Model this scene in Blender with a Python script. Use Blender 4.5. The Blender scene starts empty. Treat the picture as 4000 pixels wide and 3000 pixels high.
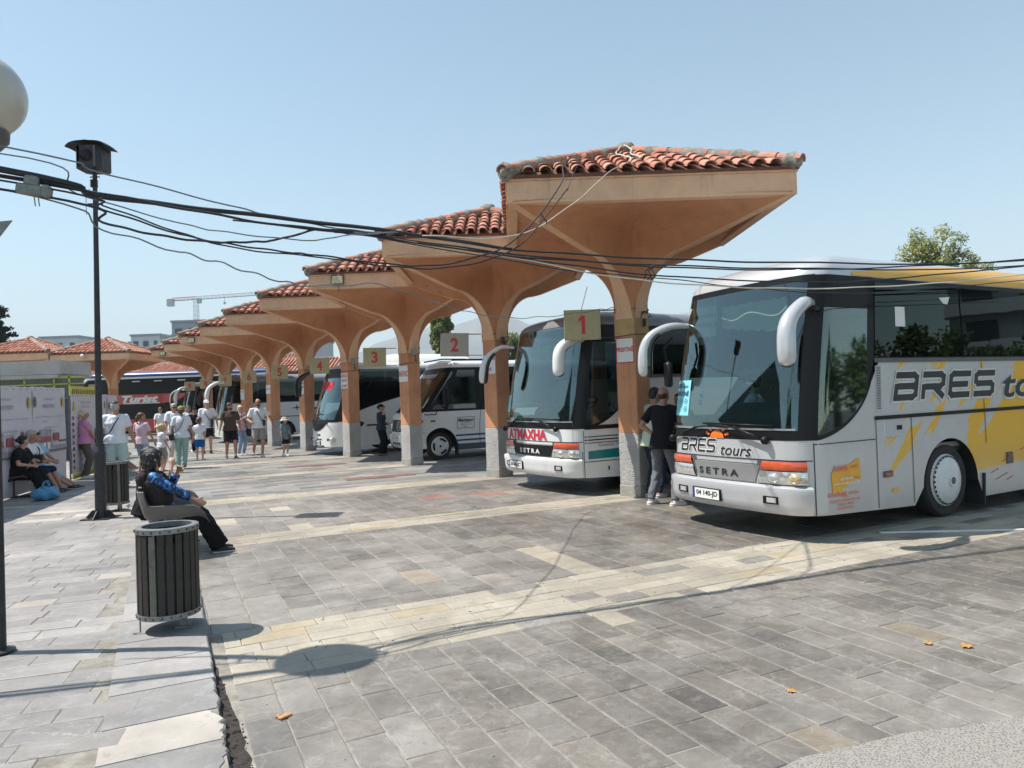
import bpy, bmesh, math, random
from math import sin, cos, pi, radians, sqrt, atan2, floor
from mathutils import Vector, Matrix, noise

random.seed(7)
scene = bpy.context.scene
COL = scene.collection

# ------------------------------------------------------------------ camera
CAM_H = 1.75
cam_data = bpy.data.cameras.new("camera")
cam = bpy.data.objects.new("camera", cam_data)
COL.objects.link(cam)
PITCH, ROLL = 0.0154094755, 0.0349943252
_F = Vector((0, cos(PITCH), sin(PITCH))); _U = Vector((0, -sin(PITCH), cos(PITCH))); _R = Vector((1, 0, 0))
_R2 = _R * cos(ROLL) - _U * sin(ROLL); _U2 = _R * sin(ROLL) + _U * cos(ROLL)
m = Matrix((( _R2.x, _U2.x, -_F.x, 0), (_R2.y, _U2.y, -_F.y, 0), (_R2.z, _U2.z, -_F.z, CAM_H), (0, 0, 0, 1)))
cam.matrix_world = m
cam_data.sensor_width = 36.0
cam_data.lens = 2805.6 / 4000 * 36
cam_data.clip_start = 0.05
cam_data.clip_end = 20000
scene.camera = cam

# ------------------------------------------------------------------ sun and sky
SUN_EL = radians(59.5)
SUN_DIR = Vector((-cos(SUN_EL) * 0.9995, cos(SUN_EL) * 0.035, sin(SUN_EL)))      # towards the sun
sun_d = bpy.data.lights.new("sun", 'SUN'); sun_d.energy = 4.6; sun_d.angle = radians(0.53); sun_d.color = (1.0, 0.955, 0.89)
sun = bpy.data.objects.new("sun", sun_d); COL.objects.link(sun)
sun.rotation_euler = SUN_DIR.to_track_quat('Z', 'Y').to_euler()
world = bpy.data.worlds.new("World"); scene.world = world; world.use_nodes = True
wn = world.node_tree; wn.nodes.clear()
wo = wn.nodes.new('ShaderNodeOutputWorld'); wb = wn.nodes.new('ShaderNodeBackground'); ws = wn.nodes.new('ShaderNodeTexSky')
ws.sky_type = 'NISHITA'; ws.sun_disc = False; ws.sun_elevation = SUN_EL
ws.sun_rotation = atan2(SUN_DIR.x, SUN_DIR.y)
ws.altitude = 350; ws.air_density = 1.0; ws.dust_density = 0.3; ws.ozone_density = 1.0
wb.inputs['Strength'].default_value = 0.13
tint = wn.nodes.new('ShaderNodeMix'); tint.data_type = 'RGBA'; tint.blend_type = 'MULTIPLY'; tint.inputs[0].default_value = 1.0; tint.inputs[7].default_value = (0.97, 1.03, 0.87, 1)
wn.links.new(ws.outputs[0], tint.inputs[6]); wn.links.new(tint.outputs[2], wb.inputs['Color']); wn.links.new(wb.outputs[0], wo.inputs['Surface'])
scene.view_settings.view_transform = 'Standard'
scene.view_settings.look = 'None'
scene.view_settings.exposure = 0.76
scene.view_settings.gamma = 1.0
scene.view_settings.use_curve_mapping = False
scene.render.engine = 'CYCLES'
scene.cycles.max_bounces = 7
scene.cycles.diffuse_bounces = 3
scene.cycles.glossy_bounces = 3
scene.cycles.transmission_bounces = 4
scene.cycles.transparent_max_bounces = 12
scene.cycles.volume_bounces = 0
scene.cycles.caustics_reflective = False
scene.cycles.caustics_refractive = False

# ------------------------------------------------------------------ materials
MATS = {}
def new_mat(name):
    mt = bpy.data.materials.new(name); mt.use_nodes = True
    nt = mt.node_tree; nt.nodes.clear()
    out = nt.nodes.new('ShaderNodeOutputMaterial'); b = nt.nodes.new('ShaderNodeBsdfPrincipled')
    nt.links.new(b.outputs[0], out.inputs['Surface'])
    return mt, nt, b, out
def nd(nt, kind, **kw):
    n = nt.nodes.new(kind)
    for k, v in kw.items():
        if k in n.inputs.keys() if hasattr(n.inputs, 'keys') else False: n.inputs[k].default_value = v
        elif hasattr(n, k): setattr(n, k, v)
        else: n.inputs[k].default_value = v
    return n
def rgba(c): return (c[0], c[1], c[2], 1.0)
def noise_n(nt, scale, detail=4, rough=0.6, vec=None, dist=0.0):
    n = nt.nodes.new('ShaderNodeTexNoise'); n.inputs['Scale'].default_value = scale; n.inputs['Detail'].default_value = detail
    n.inputs['Roughness'].default_value = rough; n.inputs['Distortion'].default_value = dist
    if vec is not None: nt.links.new(vec, n.inputs['Vector'])
    return n
def ramp(nt, fac, stops):
    r = nt.nodes.new('ShaderNodeValToRGB'); e = r.color_ramp.elements
    while len(e) < len(stops): e.new(0.5)
    for i, (p, c) in enumerate(stops):
        e[i].position = p; e[i].color = rgba(c) if not isinstance(c, (int, float)) else (c, c, c, 1)
    nt.links.new(fac, r.inputs['Fac']); return r
def mixc(nt, fac, a, b, mode='MIX'):
    n = nt.nodes.new('ShaderNodeMix'); n.data_type = 'RGBA'; n.blend_type = mode
    for s, v in ((n.inputs[0], fac), (n.inputs[6], a), (n.inputs[7], b)):
        if isinstance(v, (int, float)): s.default_value = v
        elif isinstance(v, tuple): s.default_value = rgba(v)
        else: nt.links.new(v, s)
    return n.outputs[2]
def mathn(nt, op, a, b=None, clamp=False):
    n = nt.nodes.new('ShaderNodeMath'); n.operation = op; n.use_clamp = clamp
    for i, v in enumerate((a, b)):
        if v is None: continue
        if isinstance(v, (int, float)): n.inputs[i].default_value = v
        else: nt.links.new(v, n.inputs[i])
    return n.outputs[0]
def bump(nt, b, h, strength, dist=0.01):
    n = nt.nodes.new('ShaderNodeBump'); n.inputs['Strength'].default_value = strength; n.inputs['Distance'].default_value = dist
    nt.links.new(h, n.inputs['Height']); nt.links.new(n.outputs[0], b.inputs['Normal'])
def objco(nt):
    return nt.nodes.new('ShaderNodeTexCoord').outputs['Object']
def plain(name, col, rough=0.6, metal=0.0, var=0.12, scale=6.0, bmp=0.0, bscale=60, coat=0.0, spec=0.5, dirt=None, wpos=False, streak=None):
    if name in MATS: return MATS[name]
    mt, nt, b, out = new_mat(name); co = nt.nodes.new('ShaderNodeNewGeometry').outputs['Position'] if wpos else objco(nt)
    n = noise_n(nt, scale, 5, 0.65, co)
    dark = tuple(c * (1 - var) for c in col); lite = tuple(min(1, c * (1 + var)) for c in col)
    r = ramp(nt, n.outputs[0], [(0.3, dark), (0.7, lite)])
    colout = r.outputs[0]
    if dirt:
        n2 = noise_n(nt, dirt[1], 6, 0.7, co); rr = ramp(nt, n2.outputs[0], [(dirt[2], 0.0), (dirt[2] + 0.12, 1.0)])
        colout = mixc(nt, mathn(nt, 'MULTIPLY', rr.outputs[0], dirt[3]), colout, dirt[0])
    if streak:      # rain streaks running down the surface
        mp = nt.nodes.new('ShaderNodeMapping'); mp.inputs['Scale'].default_value = (7, 7, 0.55); nt.links.new(co, mp.inputs[0])
        sr = ramp(nt, noise_n(nt, 1.0, 5, 0.7, mp.outputs[0]).outputs[0], [(streak[1], 0.0), (streak[1] + .14, 1.0)]); colout = mixc(nt, mathn(nt, 'MULTIPLY', sr.outputs[0], streak[2]), colout, streak[0])
    nt.links.new(colout, b.inputs['Base Color'])
    b.inputs['Roughness'].default_value = rough; b.inputs['Metallic'].default_value = metal
    b.inputs['Specular IOR Level'].default_value = spec
    if coat: b.inputs['Coat Weight'].default_value = coat; b.inputs['Coat Roughness'].default_value = 0.06
    if bmp:
        n3 = noise_n(nt, bscale, 5, 0.7, co); bump(nt, b, n3.outputs[0], bmp)
    MATS[name] = mt; return mt

def glass_mat(name, tint, gloss=0.9, trans=0.5, rough=0.03, ior=1.5, fk=2.2, fa=0.07):
    """tinted glazing: see-through tint under a mirror-like outer face (fresnel)"""
    if name in MATS: return MATS[name]
    mt, nt, b, out = new_mat(name); nt.nodes.remove(b)
    tr = nt.nodes.new('ShaderNodeBsdfTransparent'); tr.inputs[0].default_value = rgba(tuple(c * trans for c in tint))
    gl = nt.nodes.new('ShaderNodeBsdfGlossy'); gl.inputs['Color'].default_value = (gloss * .80, gloss * .96, gloss * .95, 1); gl.inputs['Roughness'].default_value = rough
    fr = nt.nodes.new('ShaderNodeFresnel'); fr.inputs[0].default_value = ior
    co = objco(nt); nn = noise_n(nt, 0.7, 2, 0.5, co)
    bp = nt.nodes.new('ShaderNodeBump'); bp.inputs['Strength'].default_value = 0.06; bp.inputs['Distance'].default_value = 0.05
    nt.links.new(nn.outputs[0], bp.inputs['Height']); nt.links.new(bp.outputs[0], gl.inputs['Normal'])
    f2 = mathn(nt, 'ADD', mathn(nt, 'MULTIPLY', fr.outputs[0], fk), fa, True)
    mx = nt.nodes.new('ShaderNodeMixShader'); nt.links.new(f2, mx.inputs[0]); nt.links.new(tr.outputs[0], mx.inputs[1]); nt.links.new(gl.outputs[0], mx.inputs[2])
    nt.links.new(mx.outputs[0], out.inputs['Surface'])
    MATS[name] = mt; return mt

def M(name): return MATS[name]

def stone_mat(name, dark, light, warmc, rough=0.5, veins=0.35, vein_col=(0.5, 0.48, 0.44), grain=0.25):
    """stone paving: each stone's tone comes from its face attribute 'tone' (r: dark..light, g: warm share)"""
    mt, nt, b, out = new_mat(name)
    geo = nt.nodes.new('ShaderNodeNewGeometry'); co = geo.outputs['Position']
    at = nt.nodes.new('ShaderNodeAttribute'); at.attribute_name = 'tone'
    sp = nt.nodes.new('ShaderNodeSeparateColor'); nt.links.new(at.outputs['Color'], sp.inputs[0])
    n1 = noise_n(nt, 2.6, 6, 0.7, co, 0.6); n2 = noise_n(nt, 22, 5, 0.75, co, 0.3)
    t = mathn(nt, 'ADD', sp.outputs[0], mathn(nt, 'MULTIPLY', mathn(nt, 'SUBTRACT', n1.outputs[0], 0.5), 1.1))
    t = mathn(nt, 'ADD', t, mathn(nt, 'MULTIPLY', mathn(nt, 'SUBTRACT', n2.outputs[0], 0.5), 0.5), True)
    c = mixc(nt, t, dark, light)
    c = mixc(nt, sp.outputs[1], c, mixc(nt, t, tuple(x * 0.72 for x in warmc), warmc))
    # pale hairline cracks and scuffs
    v = nt.nodes.new('ShaderNodeTexVoronoi'); v.feature = 'DISTANCE_TO_EDGE'; v.inputs['Scale'].default_value = 4.2
    nv = noise_n(nt, 6, 4, 0.7, co); mxv = nt.nodes.new('ShaderNodeMix'); mxv.data_type = 'VECTOR'; mxv.inputs[0].default_value = 0.12
    nt.links.new(co, mxv.inputs[4]); nt.links.new(nv.outputs['Color'], mxv.inputs[5]); nt.links.new(mxv.outputs[1], v.inputs['Vector'])
    crack = ramp(nt, v.outputs['Distance'], [(0.0, 1.0), (0.022, 0.0)])
    msk = ramp(nt, noise_n(nt, 1.7, 3, 0.6, co).outputs[0], [(0.46, 0.0), (0.6, 1.0)])
    c = mixc(nt, mathn(nt, 'MULTIPLY', mathn(nt, 'MULTIPLY', crack.outputs[0], msk.outputs[0]), veins), c, vein_col)
    sc = ramp(nt, noise_n(nt, 38, 4, 0.8, co, 1.2).outputs[0], [(0.62, 0.0), (0.72, 1.0)])
    c = mixc(nt, mathn(nt, 'MULTIPLY', sc.outputs[0], grain), c, vein_col)
    dk = ramp(nt, noise_n(nt, 9, 5, 0.75, co, 0.8).outputs[0], [(0.30, 1.0), (0.42, 0.0)])
    c = mixc(nt, mathn(nt, 'MULTIPLY', dk.outputs[0], 0.35), c, tuple(x * 0.45 for x in dark))
    lt = ramp(nt, noise_n(nt, 4.5, 7, 0.78, co, 1.4).outputs[0], [(0.52, 0.0), (0.66, 1.0)])      # dusty bloom
    c = mixc(nt, mathn(nt, 'MULTIPLY', lt.outputs[0], 0.42), c, tuple(0.6 * a + 0.4 * b for a, b in zip(light, vein_col)))
    # big soft dirt and traffic stains
    st = ramp(nt, noise_n(nt, 0.55, 5, 0.6, co, 0.5).outputs[0], [(0.36, 0.68), (0.60, 1.0)])
    c = mixc(nt, 1.0, c, st.outputs[0], 'MULTIPLY')
    oil = ramp(nt, noise_n(nt, 1.9, 4, 0.55, co, 0.9).outputs[0], [(0.66, 0.0), (0.74, 1.0)])      # oil drips and spills
    c = mixc(nt, mathn(nt, 'MULTIPLY', oil.outputs[0], 0.45), c, (0.05, 0.043, 0.037))
    nt.links.new(c, b.inputs['Base Color'])
    rr = ramp(nt, n1.outputs[0], [(0.3, rough - 0.14), (0.7, rough + 0.12)]); nt.links.new(rr.outputs[0], b.inputs['Roughness'])
    hb = mathn(nt, 'ADD', mathn(nt, 'MULTIPLY', n2.outputs[0], 0.6), mathn(nt, 'MULTIPLY', crack.outputs[0], -0.25))
    bump(nt, b, hb, 0.32, 0.006)
    MATS[name] = mt; return mt

stone_mat('slate_stone', (0.125, 0.113, 0.101), (0.365, 0.335, 0.30), (0.46, 0.34, 0.2), 0.46, 0.30)
stone_mat('cream_stone', (0.29, 0.255, 0.20), (0.48, 0.425, 0.34), (0.47, 0.37, 0.22), 0.62, 0.15, (0.6, 0.56, 0.5))
stone_mat('sidewalk_stone', (0.19, 0.178, 0.172), (0.385, 0.358, 0.34), (0.58, 0.50, 0.41), 0.6, 0.35, (0.6, 0.57, 0.53))
stone_mat('red_stone', (0.24, 0.12, 0.10), (0.36, 0.20, 0.165), (0.5, 0.5, 0.45), 0.55, 0.2)
stone_mat('kerb_granite', (0.19, 0.185, 0.18), (0.35, 0.335, 0.32), (0.60, 0.54, 0.47), 0.8, 0.1, (0.6, 0.6, 0.6), 0.6)

def speckle_mat():
    mt, nt, b, out = new_mat('aggregate_concrete'); co = nt.nodes.new('ShaderNodeNewGeometry').outputs['Position']
    v = nt.nodes.new('ShaderNodeTexVoronoi'); v.inputs['Scale'].default_value = 85; nt.links.new(co, v.inputs['Vector'])
    d = ramp(nt, v.outputs['Distance'], [(0.22, (0.06, 0.055, 0.05)), (0.5, (0.29, 0.27, 0.24))])
    n = noise_n(nt, 3, 5, 0.6, co); c = mixc(nt, mathn(nt, 'MULTIPLY', n.outputs[0], 0.6), d.outputs[0], (0.29, 0.27, 0.24))
    nt.links.new(c, b.inputs['Base Color']); b.inputs['Roughness'].default_value = 0.85
    bump(nt, b, v.outputs['Distance'], 0.5, 0.006); MATS['aggregate_concrete'] = mt
speckle_mat()
def grout_mat():
    mt, nt, b, out = new_mat('joint_mortar'); co = nt.nodes.new('ShaderNodeNewGeometry').outputs['Position']
    n = noise_n(nt, 5, 6, 0.7, co); r = ramp(nt, n.outputs[0], [(0.3, (0.15, 0.135, 0.115)), (0.62, (0.34, 0.31, 0.265))])
    nt.links.new(r.outputs[0], b.inputs['Base Color']); b.inputs['Roughness'].default_value = 0.95
    bump(nt, b, noise_n(nt, 60, 5, 0.7, co).outputs[0], 0.6, 0.01); MATS['joint_mortar'] = mt
grout_mat()
def far_paving():
    mt, nt, b, out = new_mat('far_paving'); co = nt.nodes.new('ShaderNodeNewGeometry').outputs['Position']
    mp = nt.nodes.new('ShaderNodeMapping'); mp.inputs['Rotation'].default_value = (0, 0, radians(-26)); nt.links.new(co, mp.inputs[0])
    br = nt.nodes.new('ShaderNodeTexBrick'); br.inputs['Scale'].default_value = 1.0; br.inputs['Brick Width'].default_value = 0.55; br.inputs['Row Height'].default_value = 0.3
    br.inputs['Mortar Size'].default_value = 0.008; br.inputs['Color1'].default_value = (0.16, 0.155, 0.148, 1); br.inputs['Color2'].default_value = (0.33, 0.315, 0.29, 1); br.inputs['Mortar'].default_value = (0.3, 0.28, 0.25, 1)
    nt.links.new(mp.outputs[0], br.inputs['Vector'])
    n = noise_n(nt, 0.5, 6, 0.65, co, 0.6); r = ramp(nt, n.outputs[0], [(0.3, 0.7), (0.65, 1.15)])
    c = mixc(nt, 1.0, br.outputs['Color'], r.outputs[0], 'MULTIPLY')
    nt.links.new(c, b.inputs['Base Color']); b.inputs['Roughness'].default_value = 0.48
    bump(nt, b, noise_n(nt, 12, 5, 0.7, co).outputs[0], 0.25, 0.008); MATS['far_paving'] = mt
far_paving()
def asphalt():
    mt, nt, b, out = new_mat('asphalt'); co = nt.nodes.new('ShaderNodeNewGeometry').outputs['Position']
    n = noise_n(nt, 0.8, 6, 0.6, co); r = ramp(nt, n.outputs[0], [(0.3, (0.055, 0.054, 0.052)), (0.7, (0.10, 0.097, 0.09))])
    nt.links.new(r.outputs[0], b.inputs['Base Color']); b.inputs['Roughness'].default_value = 0.9
    bump(nt, b, noise_n(nt, 90, 3, 0.7, co).outputs[0], 0.5, 0.01); MATS['asphalt'] = mt
asphalt()

plain('plaster_orange', (0.60, 0.285, 0.15), 0.85, var=0.16, scale=1.6, bmp=0.5, bscale=55, dirt=((0.30, 0.13, 0.07), 3.0, 0.58, 0.5), wpos=True, streak=((0.33, 0.16, 0.10), .54, .45))
plain('plaster_peach', (0.74, 0.455, 0.285), 0.85, var=0.12, scale=2.2, bmp=0.45, bscale=60, dirt=((0.36, 0.2, 0.13), 4.5, 0.61, 0.5), wpos=True, streak=((0.36, 0.20, 0.13), .58, .5))
plain('plaster_ochre', (0.50, 0.34, 0.15), 0.85, var=0.16, scale=3.0, bmp=0.9, bscale=45)
def vault_mat():
    mt, nt, b, out = new_mat('plaster_vault'); co = nt.nodes.new('ShaderNodeNewGeometry').outputs['Position']
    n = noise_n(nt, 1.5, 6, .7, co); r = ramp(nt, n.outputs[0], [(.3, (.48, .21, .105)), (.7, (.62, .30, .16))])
    sx = nt.nodes.new('ShaderNodeSeparateXYZ'); nt.links.new(co, sx.inputs[0]); w = noise_n(nt, .6, 3, .6, co)
    z = mathn(nt, 'ADD', mathn(nt, 'MULTIPLY', sx.outputs[2], 5.2), mathn(nt, 'MULTIPLY', w.outputs[0], 1.3)); fr = mathn(nt, 'FRACT', z)
    ln = ramp(nt, fr, [(0.0, 1.0), (0.035, 0.0)]); msk = ramp(nt, noise_n(nt, 2.2, 4, .7, co).outputs[0], [(.42, 0.0), (.56, 1.0)]); line = mathn(nt, 'MULTIPLY', ln.outputs[0], msk.outputs[0])
    c = mixc(nt, mathn(nt, 'MULTIPLY', line, .55), r.outputs[0], (.20, .085, .05))
    mp = nt.nodes.new('ShaderNodeMapping'); mp.inputs['Scale'].default_value = (5, 5, .6); nt.links.new(co, mp.inputs[0]); st = ramp(nt, noise_n(nt, 1, 5, .7, mp.outputs[0]).outputs[0], [(.56, 0.0), (.70, 1.0)])
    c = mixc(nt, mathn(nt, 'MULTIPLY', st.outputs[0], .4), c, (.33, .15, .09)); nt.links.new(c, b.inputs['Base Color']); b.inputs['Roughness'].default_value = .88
    h = mathn(nt, 'SUBTRACT', mathn(nt, 'MULTIPLY', noise_n(nt, 45, 5, .7, co).outputs[0], .5), mathn(nt, 'MULTIPLY', line, .8)); bump(nt, b, h, .5, .012); MATS['plaster_vault'] = mt
vault_mat()
def stucco():
    mt, nt, b, out = new_mat('rough_grey_stucco'); co = objco(nt)
    n = noise_n(nt, 2.0, 5, 0.6, co); r = ramp(nt, n.outputs[0], [(0.3, (0.40, 0.39, 0.375)), (0.7, (0.56, 0.55, 0.53))])
    nt.links.new(r.outputs[0], b.inputs['Base Color']); b.inputs['Roughness'].default_value = 0.9
    v = noise_n(nt, 26, 3, 0.5, co, 1.5); bump(nt, b, v.outputs[0], 1.0, 0.035); MATS['rough_grey_stucco'] = mt
stucco()
plain('concrete', (0.36, 0.345, 0.32), 0.9, var=0.22, scale=5, bmp=0.6, bscale=40, dirt=((0.16, 0.15, 0.13), 6, 0.55, 0.6))
plain('concrete_light', (0.44, 0.43, 0.41), 0.9, var=0.16, scale=1.5, bmp=0.4, bscale=30, dirt=((0.22, 0.21, 0.2), 2, 0.58, 0.5))
plain('mortar_grey', (0.26, 0.235, 0.20), 0.95, var=0.4, scale=9, bmp=1.0, bscale=35, dirt=((0.10, 0.095, 0.07), 14, 0.52, 0.7))
def tile_mat(name, c1, c2, c3):
    mt, nt, b, out = new_mat(name); co = nt.nodes.new('ShaderNodeNewGeometry').outputs['Position']
    oi = nt.nodes.new('ShaderNodeObjectInfo'); at = nt.nodes.new('ShaderNodeAttribute'); at.attribute_name = 'tone'
    sp = nt.nodes.new('ShaderNodeSeparateColor'); nt.links.new(at.outputs['Color'], sp.inputs[0])
    rnd = mathn(nt, 'FRACT', mathn(nt, 'ADD', mathn(nt, 'MULTIPLY', oi.outputs['Random'], 1.0), sp.outputs[0]))
    r = ramp(nt, rnd, [(0.0, c1), (0.55, c2), (1.0, c3)])
    n = noise_n(nt, 11, 6, 0.75, co, 0.4); dk = ramp(nt, n.outputs[0], [(0.50, 0.0), (0.68, 1.0)])
    c = mixc(nt, mathn(nt, 'MULTIPLY', dk.outputs[0], 0.65), r.outputs[0], (0.13, 0.095, 0.07))
    n2 = ramp(nt, noise_n(nt, 30, 4, 0.7, co).outputs[0], [(0.56, 0.0), (0.7, 1.0)])
    c = mixc(nt, mathn(nt, 'MULTIPLY', n2.outputs[0], 0.35), c, (0.5, 0.4, 0.3))
    nt.links.new(c, b.inputs['Base Color']); b.inputs['Roughness'].default_value = 0.85
    bump(nt, b, noise_n(nt, 50, 4, 0.7, co).outputs[0], 0.4, 0.01); MATS[name] = mt
tile_mat('roof_tile', (0.34, 0.12, 0.075), (0.48, 0.19, 0.12), (0.54, 0.28, 0.20))
plain('tile_underlay', (0.17, 0.075, 0.05), 0.95, var=0.3, scale=12, bmp=0.8, bscale=40)
plain('black_rubber', (0.02, 0.02, 0.02), 0.55, var=0.2)
plain('black_trim', (0.010, 0.010, 0.011), 0.38, var=0.1, spec=0.22)
plain('black_gloss', (0.012, 0.012, 0.014), 0.08, var=0.05, coat=0.5)
plain('tyre_rubber', (0.028, 0.026, 0.025), 0.85, var=0.3, scale=14, bmp=0.3)
plain('grey_plastic', (0.10, 0.10, 0.10), 0.5)
plain('dark_iron', (0.035, 0.037, 0.04), 0.5, metal=0.3, var=0.4, scale=18, bmp=0.3, dirt=((0.20, 0.19, 0.18), 16, 0.66, 0.7))
plain('galvanised', (0.24, 0.24, 0.24), 0.5, metal=0.6, var=0.25, scale=22, bmp=0.2, dirt=((0.12, 0.1, 0.08), 20, 0.6, 0.6))
plain('steel', (0.5, 0.5, 0.5), 0.35, metal=0.8)
plain('cable_black', (0.02, 0.02, 0.026), 0.55, var=0.15)
plain('cable_grey', (0.16, 0.19, 0.2), 0.6)
plain('cable_white', (0.60, 0.57, 0.48), 0.6)
plain('white_print', (0.78, 0.78, 0.76), 0.55, var=0.04)
plain('red_print', (0.55, 0.035, 0.04), 0.5, var=0.08)
plain('red_bright', (0.62, 0.02, 0.05), 0.45, var=0.06)
plain('black_print', (0.02, 0.02, 0.022), 0.45, var=0.05)
plain('grey_print', (0.30, 0.31, 0.33), 0.6)
plain('teal_paint', (0.0, 0.19, 0.19), 0.3, coat=0.4, var=0.04)
plain('navy_paint', (0.012, 0.045, 0.16), 0.3, coat=0.4, var=0.04)
plain('orange_print', (0.85, 0.17, 0.01), 0.5, var=0.03)
plain('amber_print', (0.80, 0.40, 0.04), 0.5, var=0.08)
plain('salmon_print', (0.78, 0.22, 0.13), 0.5, var=0.03)
plain('sign_cream', (0.42, 0.36, 0.20), 0.6, var=0.12, scale=4, bmp=0.15, dirt=((0.2, 0.16, 0.1), 5, 0.62, 0.5))
plain('sign_grey', (0.40, 0.37, 0.33), 0.6, var=0.12, scale=4, dirt=((0.2, 0.16, 0.1), 5, 0.62, 0.5))
plain('coach_white', (0.74, 0.74, 0.73), 0.3, var=0.03, scale=2, coat=0.35, dirt=((0.5, 0.47, 0.42), 2.2, 0.6, 0.35))
plain('coach_offwhite', (0.66, 0.66, 0.65), 0.35, var=0.05, scale=2, coat=0.3, dirt=((0.4, 0.37, 0.33), 1.6, 0.56, 0.4))
plain('coach_silver', (0.55, 0.555, 0.57), 0.28, metal=0.25, var=0.03, scale=2, coat=0.5, dirt=((0.42, 0.40, 0.38), 2.5, 0.6, 0.3))
plain('coach_silver_dark', (0.33, 0.33, 0.33), 0.3, metal=0.45, var=0.03, coat=0.4)
plain('coach_red', (0.42, 0.022, 0.028), 0.3, var=0.06, coat=0.5)
plain('coach_roof_grey', (0.20, 0.20, 0.215), 0.35, var=0.08, coat=0.3)
plain('lamp_clear', (0.62, 0.62, 0.6), 0.12, metal=0.6, var=0.25, scale=25, coat=0.8)
plain('lamp_yellow', (0.60, 0.47, 0.25), 0.15, metal=0.4, var=0.25, scale=25, coat=0.8)
plain('lamp_orange', (0.60, 0.09, 0.03), 0.2, var=0.15, scale=12, coat=0.8)
plain('lamp_red', (0.35, 0.02, 0.02), 0.2, coat=0.8)
plain('lamp_amber', (0.75, 0.33, 0.04), 0.2, coat=0.8)
plain('plate_blue', (0.01, 0.04, 0.30), 0.4)
plain('cloth_cream', (0.52, 0.50, 0.40), 0.9, var=0.1, scale=8, bmp=0.3)
plain('dash_green', (0.09, 0.115, 0.10), 0.65, var=0.1)
plain('seat_cloth', (0.09, 0.09, 0.10), 0.95, var=0.2, scale=20)
plain('interior_grey', (0.16, 0.16, 0.16), 0.8)
plain('paper_cyan', (0.25, 0.66, 0.72), 0.6, var=0.03)
plain('paper_white', (0.75, 0.75, 0.73), 0.6, var=0.03)
plain('curtain_teal', (0.12, 0.35, 0.33), 0.8, var=0.2, scale=3)
glass_mat('windscreen_glass', (0.66, 0.92, 0.90), 0.95, 0.8)
glass_mat('driver_glass', (0.65, 0.85, 0.85), 0.9, 0.6)
glass_mat('tinted_glass', (0.50, 0.60, 0.68), 0.8, 0.16)
def yellow_livery():
    """silver panels with a printed yellow brush-stroke graphic (x runs back along the coach, z up)"""
    mt, nt, b, out = new_mat('livery_side'); co = objco(nt)
    sx = nt.nodes.new('ShaderNodeSeparateXYZ'); nt.links.new(co, sx.inputs[0]); X, Z = sx.outputs[0], sx.outputs[2]
    p = mathn(nt, 'ADD', mathn(nt, 'MULTIPLY', X, 0.74), mathn(nt, 'MULTIPLY', Z, 0.67))
    q = mathn(nt, 'SUBTRACT', mathn(nt, 'MULTIPLY', X, 0.67), mathn(nt, 'MULTIPLY', Z, 0.74))
    cv = nt.nodes.new('ShaderNodeCombineXYZ'); nt.links.new(mathn(nt, 'MULTIPLY', p, 1.1), cv.inputs[0]); nt.links.new(mathn(nt, 'MULTIPLY', q, 5.2), cv.inputs[1]); cv.inputs[2].default_value = 3.7
    n = noise_n(nt, 1.0, 2.5, 0.6, cv.outputs[0], 0.3)
    n.inputs['Detail'].default_value = 5
    grow = mathn(nt, 'MAXIMUM', mathn(nt, 'MULTIPLY', mathn(nt, 'SUBTRACT', q, 1.25), 0.36), -0.045)            # solid yellow towards the rear
    v = mathn(nt, 'ADD', mathn(nt, 'ADD', n.outputs[0], 0.0), grow)
    msk = ramp(nt, v, [(0.525, 0.0), (0.532, 1.0)])
    f0 = ramp(nt, X, [(0.0, 0.0), (1.0, 0.0)])
    lim = nt.nodes.new('ShaderNodeMapRange'); lim.inputs[1].default_value = 1.25; lim.inputs[2].default_value = 1.5; nt.links.new(mathn(nt, 'ADD', X, mathn(nt, 'MULTIPLY', Z, 0.0)), lim.inputs[0])
    mk = mathn(nt, 'MULTIPLY', msk.outputs[0], lim.outputs[0])
    low = nt.nodes.new('ShaderNodeMapRange'); low.inputs[1].default_value = 0.52; low.inputs[2].default_value = 0.56
    nt.links.new(mathn(nt, 'SUBTRACT', Z, mathn(nt, 'MULTIPLY', mathn(nt, 'SUBTRACT', X, 3.2), 0.05)), low.inputs[0]); mk = mathn(nt, 'MULTIPLY', mk, low.outputs[0])
    ns = noise_n(nt, 3, 4, 0.6, co); sil = ramp(nt, ns.outputs[0], [(0.3, (0.52, 0.52, 0.53)), (0.7, (0.57, 0.57, 0.585))])
    c = mixc(nt, mk, sil.outputs[0], (0.80, 0.44, 0.025)); nt.links.new(c, b.inputs['Base Color'])
    nt.links.new(mathn(nt, 'MULTIPLY', mathn(nt, 'SUBTRACT', 1.0, mk), 0.15), b.inputs['Metallic'])
    gz = nt.nodes.new('ShaderNodeMapRange'); gz.inputs[1].default_value = 1.0; gz.inputs[2].default_value = 0.2; nt.links.new(Z, gz.inputs[0]); gd = mathn(nt, 'MULTIPLY', mathn(nt, 'MULTIPLY', gz.outputs[0], noise_n(nt, 6, 6, .7, co).outputs[0]), 0.75)
    c = mixc(nt, gd, c, (0.30, 0.27, 0.23)); nt.links.new(c, b.inputs['Base Color'])
    b.inputs['Roughness'].default_value = 0.3; b.inputs['Coat Weight'].default_value = 0.45; b.inputs['Coat Roughness'].default_value = 0.08
    MATS['livery_side'] = mt
yellow_livery()

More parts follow.
